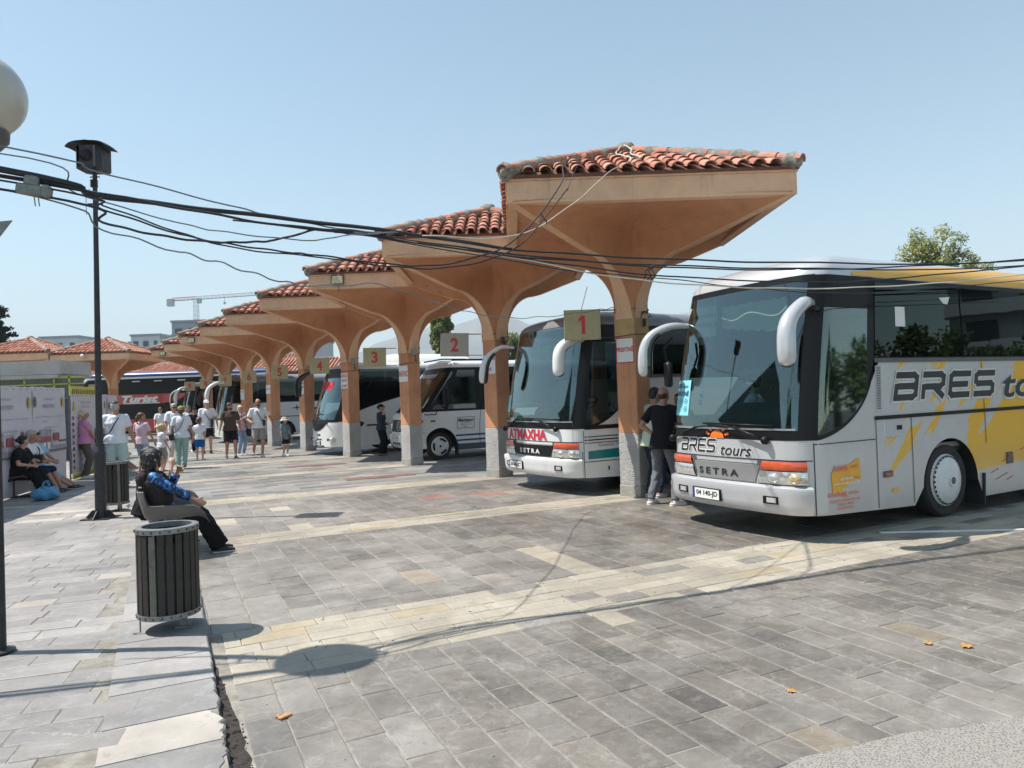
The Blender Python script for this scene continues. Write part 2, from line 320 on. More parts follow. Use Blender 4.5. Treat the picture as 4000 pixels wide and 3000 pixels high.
# ------------------------------------------------------------------ mesh helpers
class MB:
    """collects geometry; build() links it as one mesh object"""
    def __init__(s): s.v = []; s.f = []; s.mi = []; s.tone = []; s.cur = 0; s.ct = (0.5, 0.0)
    def add(s, vs, fs):
        o = len(s.v); s.v += [tuple(p) for p in vs]
        for f in fs: s.f.append(tuple(i + o for i in f)); s.mi.append(s.cur); s.tone.append(s.ct)
    def box(s, c, d, rz=0.0, bev=0.0, rx=0.0, ry=0.0):
        hx, hy, hz = d[0] / 2, d[1] / 2, d[2] / 2
        R = Matrix.Rotation(rz, 3, 'Z') @ Matrix.Rotation(ry, 3, 'Y') @ Matrix.Rotation(rx, 3, 'X'); C_ = Vector(c)
        if bev <= 0:
            vs = [C_ + R @ Vector((sx * hx, sy * hy, sz * hz)) for sz in (-1, 1) for sx, sy in ((-1, -1), (1, -1), (1, 1), (-1, 1))]
            s.add(vs, [(3, 2, 1, 0), (4, 5, 6, 7), (0, 1, 5, 4), (1, 2, 6, 5), (2, 3, 7, 6), (3, 0, 4, 7)])
        else:
            b = min(bev, hx * .9, hy * .9, hz * .9); vs = []
            for (zz, ins) in ((-hz, b), (-hz + b, 0), (hz - b, 0), (hz, b)):
                for (ax, ay, order) in ((-1, -1, 0), (1, -1, 1), (1, 1, 0), (-1, 1, 1)):
                    x1, y1 = ax * (hx - ins), ay * (hy - ins - (b if ins == 0 else 0)); x2, y2 = ax * (hx - ins - (b if ins == 0 else 0)), ay * (hy - ins)
                    pts = [(x1, y1), (x2, y2)] if order == 0 else [(x2, y2), (x1, y1)]
                    for (x, y) in pts: vs.append(C_ + R @ Vector((x, y, zz)))
            fs = [tuple(range(7, -1, -1)), tuple(range(24, 32))]
            for k in range(3):
                for i in range(8): fs.append((k * 8 + i, k * 8 + (i + 1) % 8, (k + 1) * 8 + (i + 1) % 8, (k + 1) * 8 + i))
            s.add(vs, fs)
        return s
    def tube(s, path, r, n=8, cap=True, flat=1.0, up=None):
        """sweep along path; r number or list; flat squashes the second axis"""
        P = [Vector(p) for p in path]; N = len(P); rs = r if isinstance(r, (list, tuple)) else [r] * N
        vs = []; fs = []; prev = None
        for i in range(N):
            t = (P[min(i + 1, N - 1)] - P[max(i - 1, 0)]).normalized()
            u = Vector(up) if up is not None else (prev if prev is not None else (Vector((0, 0, 1)) if abs(t.z) < 0.9 else Vector((1, 0, 0))))
            u = (u - t * u.dot(t)); u = u.normalized() if u.length > 1e-6 else t.orthogonal().normalized()
            if up is None: prev = u
            w = t.cross(u)
            fl = flat[i] if isinstance(flat, (list, tuple)) else flat
            for k in range(n):
                a = 2 * pi * k / n; vs.append(P[i] + (u * cos(a) + w * sin(a) * fl) * rs[i])
        for i in range(N - 1):
            for k in range(n):
                fs.append((i * n + k, i * n + (k + 1) % n, (i + 1) * n + (k + 1) % n, (i + 1) * n + k))
        if cap: fs.append(tuple(range(n - 1, -1, -1))); fs.append(tuple(range((N - 1) * n, N * n)))
        s.add(vs, fs); return s
    def lathe(s, prof, n=20, c=(0, 0, 0), axis='Z', M4=None):
        vs = []; fs = []; c = Vector(c)
        for (r, z) in prof:
            for k in range(n):
                a = 2 * pi * k / n; p = Vector((r * cos(a), r * sin(a), z))
                if axis == 'X': p = Vector((p.z, p.x, p.y))
                if axis == 'Y': p = Vector((p.y, p.z, p.x))
                if M4: p = M4 @ p
                vs.append(c + p)
        for i in range(len(prof) - 1):
            for k in range(n): fs.append((i * n + k, i * n + (k + 1) % n, (i + 1) * n + (k + 1) % n, (i + 1) * n + k))
        if prof[0][0] > 1e-5: fs.append(tuple(range(n - 1, -1, -1)))
        if prof[-1][0] > 1e-5: fs.append(tuple(range((len(prof) - 1) * n, len(prof) * n)))
        s.add(vs, fs); return s
    def grid(s, fn, nu, nv, flip=False):
        vs = [fn(i / nu, j / nv) for j in range(nv + 1) for i in range(nu + 1)]
        fs = []
        for j in range(nv):
            for i in range(nu):
                a = j * (nu + 1) + i; q = (a, a + 1, a + nu + 2, a + nu + 1); fs.append(q[::-1] if flip else q)
        s.add(vs, fs); return s
    def prism(s, poly, z0, z1):
        n = len(poly); vs = [(x, y, z0) for x, y in poly] + [(x, y, z1) for x, y in poly]
        fs = [tuple(range(n - 1, -1, -1)), tuple(range(n, 2 * n))] + [(i, (i + 1) % n, n + (i + 1) % n, n + i) for i in range(n)]
        s.add(vs, fs); return s
    def ell(s, c, r, nu=14, nv=9, R=None):
        vs = []; fs = []; c = Vector(c)
        for j in range(nv + 1):
            th = pi * j / nv
            for i in range(nu):
                a = 2 * pi * i / nu; p = Vector((r[0] * sin(th) * cos(a), r[1] * sin(th) * sin(a), r[2] * cos(th)))
                vs.append(c + (R @ p if R else p))
        for j in range(nv):
            for i in range(nu): fs.append((j * nu + i, (j + 1) * nu + i, (j + 1) * nu + (i + 1) % nu, j * nu + (i + 1) % nu))
        s.add(vs, fs); return s
    def mesh(s, name, mats, smooth=False, weld=0.0):
        me = bpy.data.meshes.new(name); me.from_pydata(s.v, [], s.f)
        mats = mats if isinstance(mats, (list, tuple)) else [mats]
        for mt in mats: me.materials.append(M(mt) if isinstance(mt, str) else mt)
        me.polygons.foreach_set('material_index', s.mi)
        if any(t != (0.5, 0.0) for t in s.tone):
            at = me.color_attributes.new('tone', 'FLOAT_COLOR', 'CORNER'); arr = []
            for f, t in zip(s.f, s.tone): arr += [t[0], t[1], 0.0, 1.0] * len(f)
            at.data.foreach_set('color', arr)
        if weld:
            bm = bmesh.new(); bm.from_mesh(me); bmesh.ops.remove_doubles(bm, verts=bm.verts, dist=weld); bmesh.ops.recalc_face_normals(bm, faces=bm.faces); bm.to_mesh(me); bm.free()
        if smooth:
            me.polygons.foreach_set('use_smooth', [True] * len(me.polygons))
            if smooth is not True: me.set_sharp_from_angle(angle=radians(smooth))
        me.update(); return me
    def build(s, name, mats, parent=None, smooth=False, weld=0.0, **tags):
        return link(name, s.mesh(name, mats, smooth, weld), parent, **tags)

def link(name, me, parent=None, loc=None, **tags):
    o = bpy.data.objects.new(name, me); COL.objects.link(o)
    if parent is not None: o.parent = parent
    if loc is not None: o.location = loc
    for k, v in tags.items(): o[k] = v
    return o
def thing(name, label, cat, loc=(0, 0, 0), rz=0.0, group=None):
    o = bpy.data.objects.new(name, None); COL.objects.link(o); o.location = loc; o.rotation_euler = (0, 0, rz); o.empty_display_size = 0.2
    o['label'] = label; o['category'] = cat
    if group: o['group'] = group
    return o
def tagobj(o, label, cat, group=None):
    o['label'] = label; o['category'] = cat
    if group: o['group'] = group
    return o
def copy_tree(o, parent=None, label=None, loc=None, rz=None):
    c = o.copy(); COL.objects.link(c)
    if parent is not None: c.parent = parent
    if label: c['label'] = label
    if loc is not None: c.location = loc
    if rz is not None: c.rotation_euler = (0, 0, rz)
    for ch in list(o.children): copy_tree(ch, c)
    return c

_tc = {}
def text_mesh2d(txt, size=1.0, bold=0.0, shear=0.0, sx=1.0, res=3, align='CENTER', spacing=1.0):
    """flat lettering as (verts, faces) in the x-y plane"""
    key = (txt, size, bold, shear, sx, res, align, spacing)
    if key in _tc: return _tc[key]
    cu = bpy.data.curves.new('lettering', 'FONT'); cu.body = txt; cu.size = size; cu.offset = bold; cu.shear = shear; cu.resolution_u = res
    cu.align_x = align; cu.align_y = 'CENTER'; cu.space_character = spacing; cu.fill_mode = 'FRONT'
    ob = bpy.data.objects.new('lettering', cu); COL.objects.link(ob)
    dg = bpy.context.evaluated_depsgraph_get(); dg.update(); me = bpy.data.meshes.new_from_object(ob.evaluated_get(dg))
    vs = [(v.co.x * sx, v.co.y) for v in me.vertices]; fs = [tuple(p.vertices) for p in me.polygons]
    if vs:      # centre vertically on cap height
        ys = [v[1] for v in vs]; my = (min(ys) + max(ys)) / 2; vs = [(x, y - my) for x, y in vs]
    bpy.data.objects.remove(ob); bpy.data.curves.remove(cu); bpy.data.meshes.remove(me)
    _tc[key] = (vs, fs); return vs, fs
def fit_text(txt, w, h, **kw):
    """lettering scaled to fill width w and cap height h"""
    vs, fs = text_mesh2d(txt, **kw)
    x0 = min(v[0] for v in vs); x1 = max(v[0] for v in vs); y0 = min(v[1] for v in vs); y1 = max(v[1] for v in vs)
    return [((x - (x0 + x1) / 2) / (x1 - x0) * w, (y - (y0 + y1) / 2) / (y1 - y0) * h) for x, y in vs], fs
def text_on(mapf, name, mat, txt, cx, cz, w, h, parent, off=0.004, **kw):
    """lettering laid on a surface: mapf(a, b, off) -> point"""
    vs, fs = fit_text(txt, w, h, **kw); mb = MB(); mb.add([mapf(cx + x, cz + y, off) for x, y in vs], fs)
    return mb.build(name, mat, parent)
# ------------------------------------------------------------------ ground and paving
E1 = Vector((cos(radians(26)), sin(radians(26)), 0)); E2 = Vector((-E1.y, E1.x, 0))
def ST(s, t, z=0.0): return (E1.x * s + E2.x * t, E1.y * s + E2.y * t, z)
def stt(x, y): return (x * E1.x + y * E1.y, x * E2.x + y * E2.y)

mb = MB(); mb.add([(-3000, -300, -0.06), (3000, -300, -0.06), (3000, 5200, -0.06), (-3000, 5200, -0.06)], [(0, 1, 2, 3)])
g = mb.build('ground', 'asphalt'); g['kind'] = 'structure'
# mortar bed of the plaza, split off the surrounding asphalt
mb = MB(); mb.add([ST(-14, -4, -0.0045), ST(16, -4, -0.0045), ST(16, 14.6, -0.0045), ST(-14, 14.6, -0.0045)], [(0, 1, 2, 3)])
plaza = mb.build('plaza_paving', 'joint_mortar'); plaza['kind'] = 'structure'
mb = MB(); mb.add([ST(-30, 14.55, -0.003), ST(30, 14.55, -0.003), ST(30, 62, -0.003), ST(-30, 62, -0.003)], [(0, 1, 2, 3)])
o = mb.build('far_paving', 'far_paving'); o['kind'] = 'structure'

def tile_geo(mb, s0, s1, t0, t1, frame, top, gap=0.008, bev=0.006, thick=0.035, warp=0.0015):
    """one slab with chamfered edges, very slightly tilted"""
    g = gap / 2; s0 += g; s1 -= g; t0 += g; t1 -= g
    j = lambda a: random.uniform(-a, a)
    c = [(s0 + j(.003), t0 + j(.003)), (s1 + j(.003), t0 + j(.003)), (s1 + j(.003), t1 + j(.003)), (s0 + j(.003), t1 + j(.003))]
    cx, cy = (s0 + s1) / 2, (t0 + t1) / 2; zt = [top + j(warp) for _ in range(4)]
    inn = [(x + (bev if x < cx else -bev), y + (bev if y < cy else -bev)) for x, y in c]
    vs = [frame(x, y, top - thick) for x, y in c] + [frame(x, y, z - bev * .6) for (x, y), z in zip(c, zt)] + [frame(x, y, z) for (x, y), z in zip(inn, zt)]
    mb.add(vs, [(0, 1, 5, 4), (1, 2, 6, 5), (2, 3, 7, 6), (3, 0, 4, 7), (4, 5, 9, 8), (5, 6, 10, 9), (6, 7, 11, 10), (7, 4, 8, 11), (8, 9, 10, 11)])

def lay(parent, name, mat, s0, s1, t0, t1, rowdir, width, lens, frame, top, tonef, keep=lambda s, t: True, single=lambda s, t: True, gap=0.008, limit=300, matf=None):
    """rows of slabs of one width and random lengths; the near ones are objects, the rest one joined part"""
    rest = {}; n = 0; cells = []
    w = s0 if rowdir == 't' else t0; wend = s1 if rowdir == 't' else t1
    while w < wend - 0.02:
        ww = min(width * random.uniform(0.94, 1.06), wend - w)
        if wend - (w + ww) < width * 0.3: ww = wend - w
        l = (t0 if rowdir == 't' else s0) - random.uniform(0, lens[1]); lend = t1 if rowdir == 't' else s1; lbeg = t0 if rowdir == 't' else s0
        while l < lend - 0.02:
            ll = random.uniform(*lens); a = max(l, lbeg); b = min(l + ll, lend)
            if lend - b < 0.08: b = lend
            if b - a > 0.06:
                cells.append((w, w + ww, a, b) if rowdir == 't' else (a, b, w, w + ww))
            l = b if b == lend else l + ll
        w += ww
    cells = [c for c in cells if keep((c[0] + c[1]) / 2, (c[2] + c[3]) / 2)]
    def dist(c):
        p = frame((c[0] + c[1]) / 2, (c[2] + c[3]) / 2, 0); return p[0] ** 2 + p[1] ** 2
    cells.sort(key=dist)
    for c in cells:
        cs, ct = (c[0] + c[1]) / 2, (c[2] + c[3]) / 2; mt = matf(cs, ct) if matf else mat; mt = mt or mat
        sg = n < limit and single(cs, ct)
        mb = MB() if sg else rest.setdefault(mt, MB())
        mb.ct = tonef(cs, ct); tile_geo(mb, *c, frame, top + random.uniform(-.002, .002), gap)
        if sg: mb.build(name, mt, parent); n += 1
    for mt, mb in rest.items():
        o = mb.build(name + 's', mt, parent); o['kind'] = 'stuff'
    return n

def inview(s, t):
    x, y, _ = ST(s, t)
    return y > 2.6 and abs(x) < y * 0.78 + 0.7
def tone_slate(s, t):
    lite = 0.37 + 0.20 * noise.noise(Vector((s * 0.35, t * 0.35, 2.0))) - 0.035 * (s - 3)
    if t > 6 and s < 3.0: lite += 0.16
    return (max(0.02, min(1, lite + random.gauss(0, 0.085) - (0.20 if random.random() < .06 else 0))), 0.35 if random.random() < 0.012 else (0.10 * random.random()))
def tone_cream(s, t):
    return (min(1, max(0, random.gauss(0.60, 0.13))), 0.6 if random.random() < 0.05 else 0.0)
agg = lambda s, t: (lambda x, y: (y < 3.42 + (x - 0.9) * 0.21 + 0.05 * sin(x * 7)) and x > 1.0)(*ST(s, t)[:2])
hole = lambda s, t: (lambda x, y: 0.95 < x < 1.35 and y < 3.62)(*ST(s, t)[:2])
lay(plaza, 'tile', 'slate_stone', 0.36, 12, 1.2, 4.84, 't', 0.225, (0.30, 0.58), ST, 0.0, tone_slate, keep=lambda s, t: inview(s, t) and True, limit=260,
    matf=lambda s, t: 'cream_stone' if (2.95 < s < 3.25 and 4.45 < t) else None)
bandm = lambda s, t: 'slate_stone' if random.random() < (0.04 if s < 4 else 0.12) else None
lay(plaza, 'paving_stone', 'cream_stone', 0.36, 12, 4.84, 5.98, 's', 0.19, (0.22, 0.60), ST, 0.001, tone_cream, keep=inview, limit=250, gap=0.007, matf=bandm)
lay(plaza, 'slab', 'slate_stone', -0.3, 12, 5.98, 9.55, 't', 0.30, (0.26, 0.62), ST, 0.0, tone_slate, keep=inview, limit=270,
    matf=lambda s, t: 'cream_stone' if (3.62 < s < 3.93 and t < 7.45) else None)
lay(plaza, 'band_stone', 'cream_stone', -0.6, 12, 9.55, 10.25, 's', 0.17, (0.3, 0.7), ST, 0.001, tone_cream, keep=inview, limit=0, gap=0.012)
redm = lambda s, t: 'red_stone' if (4.1 < s < 5.5 and 11.75 < t < 12.15) else ('cream_stone' if random.random() < 0.05 else None)
lay(plaza, 'far_slab', 'slate_stone', -1.5, 12, 10.25, 13.75, 't', 0.31, (0.3, 0.65), ST, 0.0, lambda s, t: (tone_slate(s, t)[0] + 0.05, 0.05), keep=inview, limit=0, matf=redm)
lay(plaza, 'far_band_stone', 'cream_stone', -2.5, 12, 13.75, 14.5, 's', 0.19, (0.4, 0.8), ST, 0.001, tone_cream, keep=inview, limit=0, gap=0.012)
# pale bands and a red panel carry on further back
fb = MB()
for t0, t1 in ((18.0, 18.6), (22.2, 22.9), (26.4, 27.0), (30.6, 31.2)):
    s = -9.0
    while s < 5.0:
        l = random.uniform(0.5, 1.1); fb.ct = tone_cream(0, 0); tile_geo(fb, s, s + l, t0, (t0 + t1) / 2, ST, 0.008, thick=.012); tile_geo(fb, s + .2, s + l + .2, (t0 + t1) / 2, t1, ST, 0.008, thick=.012); s += l
o = fb.build('far_stone_bands', 'cream_stone', plaza); o['kind'] = 'stuff'
rb = MB(); rb.ct = (0.5, 0)
for (s0, t0) in ((3.6, 15.8), (3.0, 20.1)):
    for i in range(5): tile_geo(rb, s0 + i * .32, s0 + i * .32 + .32, t0, t0 + .45, ST, 0.008, thick=.012)
o = rb.build('red_paving_panel', 'red_stone', plaza); o['kind'] = 'stuff'

# speckled concrete at the near right corner
mb = MB(); pts = []
mb.prism([(1.30, 3.40), (1.0, 3.2), (0.9, -3), (16, -3), (16, 6.6), (6, 4.45), (4.0, 4.02), (3.3, 3.89), (2.6, 3.74), (2.2, 3.64), (1.9, 3.60), (1.62, 3.50)], -0.03, 0.0045)
o = mb.build('aggregate_strip', 'aggregate_concrete'); o['kind'] = 'structure'

# ---- raised left sidewalk
SW = 0.05
def SWF(a, b, z=0.0):      # sidewalk courses run about 9 degrees off the plaza grid
    A = radians(17); return (cos(A) * a - sin(A) * b, sin(A) * a + cos(A) * b, z)
kerb_s = lambda t: 0.27 - max(0, t - 9) * 0.16           # the edge drifts left further off
mb = MB()
edge = [ST(kerb_s(t) - 0.03, t) for t in (-4, 3, 6, 9, 12, 16, 20, 26, 34)]
poly = [(p[0], p[1]) for p in edge] + [(-60, 34), (-60, -6)]
mb.prism(poly, -0.03, SW - 0.005)
side = mb.build('sidewalk', 'joint_mortar'); side['kind'] = 'structure'
def swkeep(a, b):
    x, y, _ = SWF(a, b); s, t = stt(x, y); return s < kerb_s(t) - (0.62 if t < 9 else 0.2) and y > 2.6 and x > -y * 0.80 - 0.8
def tone_sw(a, b): 
    y = SWF(a, b)[1]
    return (max(0, min(1, random.gauss(0.45 + 0.02 * min(12, max(0, y - 5)), 0.17))), 0.8 if random.random() < 0.07 else 0.12 * random.random())
lay(side, 'slab', 'sidewalk_stone', -14, 4, 1.5, 9.5, 's', 0.215, (0.34, 0.62), SWF, SW, tone_sw, keep=swkeep, limit=250, gap=0.01)
lay(side, 'far_slab', 'sidewalk_stone', -26, 2, 9.5, 26.5, 's', 0.30, (0.5, 1.1), SWF, SW, tone_sw, keep=swkeep, limit=0, gap=0.01)

def kerb_stone(t0, t1, rough, light):
    mb = MB(); mb.ct = (0.55 + random.uniform(-.15, .15), light); n = 26
    s_in = kerb_s(t0) - 0.60
    out = []
    for i in range(n + 1):
        t = t0 + 0.006 + (t1 - t0 - 0.012) * i / n
        d = rough * max(0, .25 + 0.9 * noise.noise(Vector((t * 5.1, 3.3, 0)))) + rough * 0.35 * abs(noise.noise(Vector((t * 17, 1.3, 5)))) + .004 * random.random()
        out.append((t, d))
    vs = []; fs = []
    for (t, d) in out:
        se = kerb_s(t)
        for (s, z) in ((s_in, SW - .04), (s_in, SW), (se - .012 - d, SW + .001), (se - 0.002 - d, SW - .010), (se - d * 0.8 + 0.003 * sin(t * 40), -0.02)):
            vs.append(ST(s, t, z))
    for i in range(n):
        for k in range(4): a = i * 5 + k; fs.append((a, a + 5, a + 6, a + 1))
    fs.append((0, 1, 2, 3, 4)); fs.append(tuple(n * 5 + k for k in (4, 3, 2, 1, 0)))
    mb.add(vs, fs); mb.build('kerb_stone', 'kerb_granite', side, weld=0.0)
t = 1.5; i = 0
for L, rough, lt in ((1.0, .05, 0), (0.72, .05, 0), (0.33, .10, 0.0), (0.44, .10, 0.05), (0.42, .13, 0.85), (0.5, .04, 0), (0.55, .02, 0.1), (0.5, .015, 0), (0.6, .01, 0), (0.6, .01, 0.2), (0.9, .01, 0), (0.9, .01, 0), (0.9, 0.01, 0)):
    kerb_stone(t, t + L, rough, lt); t += L
plain('shade_tinted_soil', (.040, .033, .027), .95, var=.5, scale=18, bmp=1.0, bscale=60)  # earth colour, darkened further to paint in the shadow along the kerb
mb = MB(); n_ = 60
mb.grid(lambda u, v: ST(kerb_s(1.5 + 4.2 * u) - .01 + (.085 * (1 - max(0, u - .6) / .4) + .022 * noise.noise(Vector((u * 37, 1, 2)))) * v, 1.5 + 4.2 * u, -.001 + .004 * noise.noise(Vector((u * 60, v * 5, 2)))), n_, 3); o = mb.build('kerb_crack', 'shade_tinted_soil'); o['kind'] = 'structure'
# earth and rubble in the crack at the foot of the kerb
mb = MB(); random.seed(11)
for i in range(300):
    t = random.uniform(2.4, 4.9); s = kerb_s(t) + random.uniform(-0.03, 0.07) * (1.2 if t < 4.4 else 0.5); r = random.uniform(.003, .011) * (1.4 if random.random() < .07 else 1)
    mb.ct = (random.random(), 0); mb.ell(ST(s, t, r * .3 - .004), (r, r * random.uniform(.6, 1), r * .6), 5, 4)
tagobj(mb.build('rubble', 'shade_tinted_soil'), 'grey crumbs and grit lying in the crack along the kerb', 'rubble'); bpy.data.objects['rubble']['kind'] = 'stuff'

# painted kerb line beside the big coach's wheel
mb = MB(); mb.box((5.9, 8.25, 0.006), (3.4, 0.05, 0.012), rz=radians(-4)); mb.box((9.2, 8.35, 0.006), (3.3, .05, .012), rz=radians(7))
o = mb.build('painted_line', 'paper_white'); o['kind'] = 'structure'

# crumbs, cigarette ends and grit scattered about
random.seed(41); mb = MB()
for i in range(420):
    s_, t_ = random.uniform(.4, 8), random.uniform(2.6, 10.5) if i % 3 else random.uniform(4.8, 6.1)
    x, y, _ = ST(s_, t_); a = random.uniform(0, 6.28)
    if i % 9 == 0: mb.tube([(x, y, .005), (x + .024 * cos(a), y + .024 * sin(a), .006)], .0035, 5)
    else: r = random.uniform(.002, .0065); mb.ell((x, y, r * .5), (r, r * .7, r * .5), 5, 3)
o = mb.build('litter', 'concrete'); tagobj(o, 'cigarette ends, grit and crumbs scattered over the paving', 'litter'); o['kind'] = 'stuff'
# dry leaves and a dropped packet
def leaf(x, y, sz, rz, label, mat='leaf_dry'):
    mb = MB(); pts = [(0, -1), (.35, -.75), (.3, -.45), (.85, -.35), (.6, 0), (.75, .45), (.3, .4), (.15, .95), (0, 1.15), (-.2, .7), (-.55, .55), (-.5, .15), (-.9, -.1), (-.5, -.35), (-.35, -.7)]
    vs = [(0, 0, .012)] + [(px * sz, py * sz * .8, .004 + .35 * sz * (px * px + .3 * py * py) + .1 * sz * sin(px * 9 + py * 5)) for px, py in pts]
    n = len(pts); fs = [(0, 1 + i, 1 + (i + 1) % n) for i in range(n)]
    low = [(a, b, c - .0015) for a, b, c in vs]; mb.add(vs + low, fs + [tuple(q + n + 1 for q in f[::-1]) for f in fs] + [(1 + i, n + 2 + i, n + 2 + (i + 1) % n, 1 + (i + 1) % n) for i in range(n)])
    mb.tube([(0, -sz, .006), (.1 * sz, -1.6 * sz, .01)], .0015, 5)
    o = mb.build('dry_leaf', mat); o.location = (x, y, 0.001); o.rotation_euler = (0, 0, rz); tagobj(o, label, 'leaf', 'dry leaves dropped on the dark paving')
plain('leaf_dry', (0.46, 0.25, 0.07), 0.8, var=0.35, scale=30)
leaf(2.70, 4.80, .040, 0.4, 'curled tan leaf on the dark paving, left of the larger yellow leaf')
leaf(2.91, 4.72, .052, 2.0, 'largest yellow-brown leaf on the dark paving, right of a smaller tan one')
leaf(1.53, 4.13, .038, 1.2, 'small brown leaf lying by itself near the middle of the dark paving')
plain('sandstone_card', (.50, .26, .12), .7, var=.5, scale=60)
mb = MB(); mb.box((0, 0, .008), (.075, .035, .013), bev=.003, rz=.3); mb.box((-.03, .03, .006), (.03, .02, .01), bev=.002, rz=1.0)
o = mb.build('cigarette_packet', 'sandstone_card'); o.location = (-1.33, 4.03, 0.0); o.rotation_euler = (0, 0, .6); tagobj(o, 'torn brown packet dropped at the foot of the kerb', 'packet')
# ------------------------------------------------------------------ mushroom canopies
CX0, CY0, CDX, CDY = 2.047, 12.10, -2.3783, 3.4950
HXW, YF, YB = 2.025, -2.12, 1.42          # half width, front and back edge from the column
Z_SP, Z_B, Z_T = 2.95, 4.42, 4.73        # springing, fascia bottom, fascia top
APEX = (-0.06, -0.30, 5.64)
def arm_profile(u, L):
    r1 = 1.12
    if u < 0.62: k = u / 0.62; return 0.2 + (r1 - 0.2) * (1 - cos(k * pi / 2)), Z_SP + 1.02 * sin(k * pi / 2)
    f = (u - 0.62) / 0.38; return r1 + (L - 0.04 - r1) * f, Z_SP + 1.02 + (Z_B + 0.03 - Z_SP - 1.02) * f
def canopy_vault(mb, ribs):
    """four arched ribs running to the corners with deep webs between them"""
    corners = [(-HXW, YF), (HXW, YF), (HXW, YB), (-HXW, YB)]; mids = [(0, YF), (HXW, 0), (0, YB), (-HXW, 0)]; n = 20; rings = []
    for k in range(n + 1):
        u = k / n; ring = []
        for i in range(4):
            cx, cy = corners[i]; L = sqrt(cx * cx + cy * cy); dx, dy = cx / L, cy / L; r, z = arm_profile(u, L)
            w = 0.17 - 0.105 * min(1, u * 2.4); w = min(w, 0.065 + .0) if u > .42 else w
            a = (dx * r + dy * w, dy * r - dx * w, z); b = (dx * r - dy * w, dy * r + dx * w, z)
            mx, my = mids[i]; Lm = sqrt(mx * mx + my * my); vr = 0.288 + (Lm - 0.30) * u ** 3.4; vz = Z_SP - 0.04 + (Z_B + 0.06 - Z_SP + 0.04) * (1 - (1 - u) ** 3.6)
            ring.append((a, b, (mx / Lm * vr, my / Lm * vr, vz)))
        rings.append(ring)
    N = None; vs = []; seg = 5
    for ring in rings:
        row = []
        for i in range(4):
            a, b, mid = ring[i]; nb = ring[(i + 1) % 4][0]; row.append(b)
            # the web stands up steeply off the rib, then runs out to the valley
            for q in range(1, seg): f = q / seg; p = lerp3(b, mid, f); row.append((p[0], p[1], b[2] + (mid[2] - b[2]) * f ** .55))
            row.append(mid)
            for q in range(1, seg): f = q / seg; p = lerp3(mid, nb, f); row.append((p[0], p[1], nb[2] + (mid[2] - nb[2]) * (1 - f) ** .55))
            row.append(nb)
        vs.append(row)
    N = len(vs[0]); flat = [p for row in vs for p in row]; fs = []; per = 2 * seg + 1
    for k in range(n):
        for i in range(4):
            for j in range(per - 1): a = k * N + i * per + j; fs.append((a, a + 1, a + N + 1, a + N))
    mb.add(flat, fs)
    for i in range(4):      # rib soffits, standing 12 mm proud
        R_ = MB(); P = []
        for k in range(n + 1):
            a, b, _ = rings[k][i]; u = k / n; cx, cy = corners[i]; L = sqrt(cx * cx + cy * cy); d = Vector((cx / L, cy / L, 0)); o = d * .012 + Vector((0, 0, -.012 * min(1, u * 2)))
            A_, B_ = Vector(a), Vector(b); P.append((A_ + o, B_ + o, B_ - d * .02 + Vector((0, 0, .03)), A_ - d * .02 + Vector((0, 0, .03))))
        fl = [p for q in P for p in q]; R_.add(fl, [(k * 4 + j, k * 4 + (j + 1) % 4, (k + 1) * 4 + (j + 1) % 4, (k + 1) * 4 + j) for k in range(n) for j in range(4)]); ribs.append(R_)
def lerp3(a, b, t): return tuple(a[i] + (b[i] - a[i]) * t for i in range(3))
def rings_mid(ring, i): return ring[i][2]        # between corner i and i+1: front, right, back, left

def tile_mesh(rl, rw, L=0.42, n=7, th=0.016):
    mb = MB(); vs = []; fs = []
    for (y, r) in ((0, rw), (L, rl)):
        for rr in (r, r - th):
            for k in range(n + 1):
                a = pi * k / n; vs.append((rr * cos(a), y, rr * sin(a) * 0.80))
    m_ = n + 1
    for k in range(n):
        fs.append((k, k + 1, 2 * m_ + k + 1, 2 * m_ + k)); fs.append((m_ + k, 3 * m_ + k, 3 * m_ + k + 1, m_ + k + 1)); fs.append((k, m_ + k, m_ + k + 1, k + 1))
    mb.add(vs, fs); return mb
TILE_MB = tile_mesh(0.074, 0.093); TILE = TILE_MB.mesh('tile', 'roof_tile', smooth=40)
RIDGE_MB = tile_mesh(0.092, 0.115, 0.46, 8, 0.02); RIDGE = RIDGE_MB.mesh('ridge_tile', 'roof_tile', smooth=40)

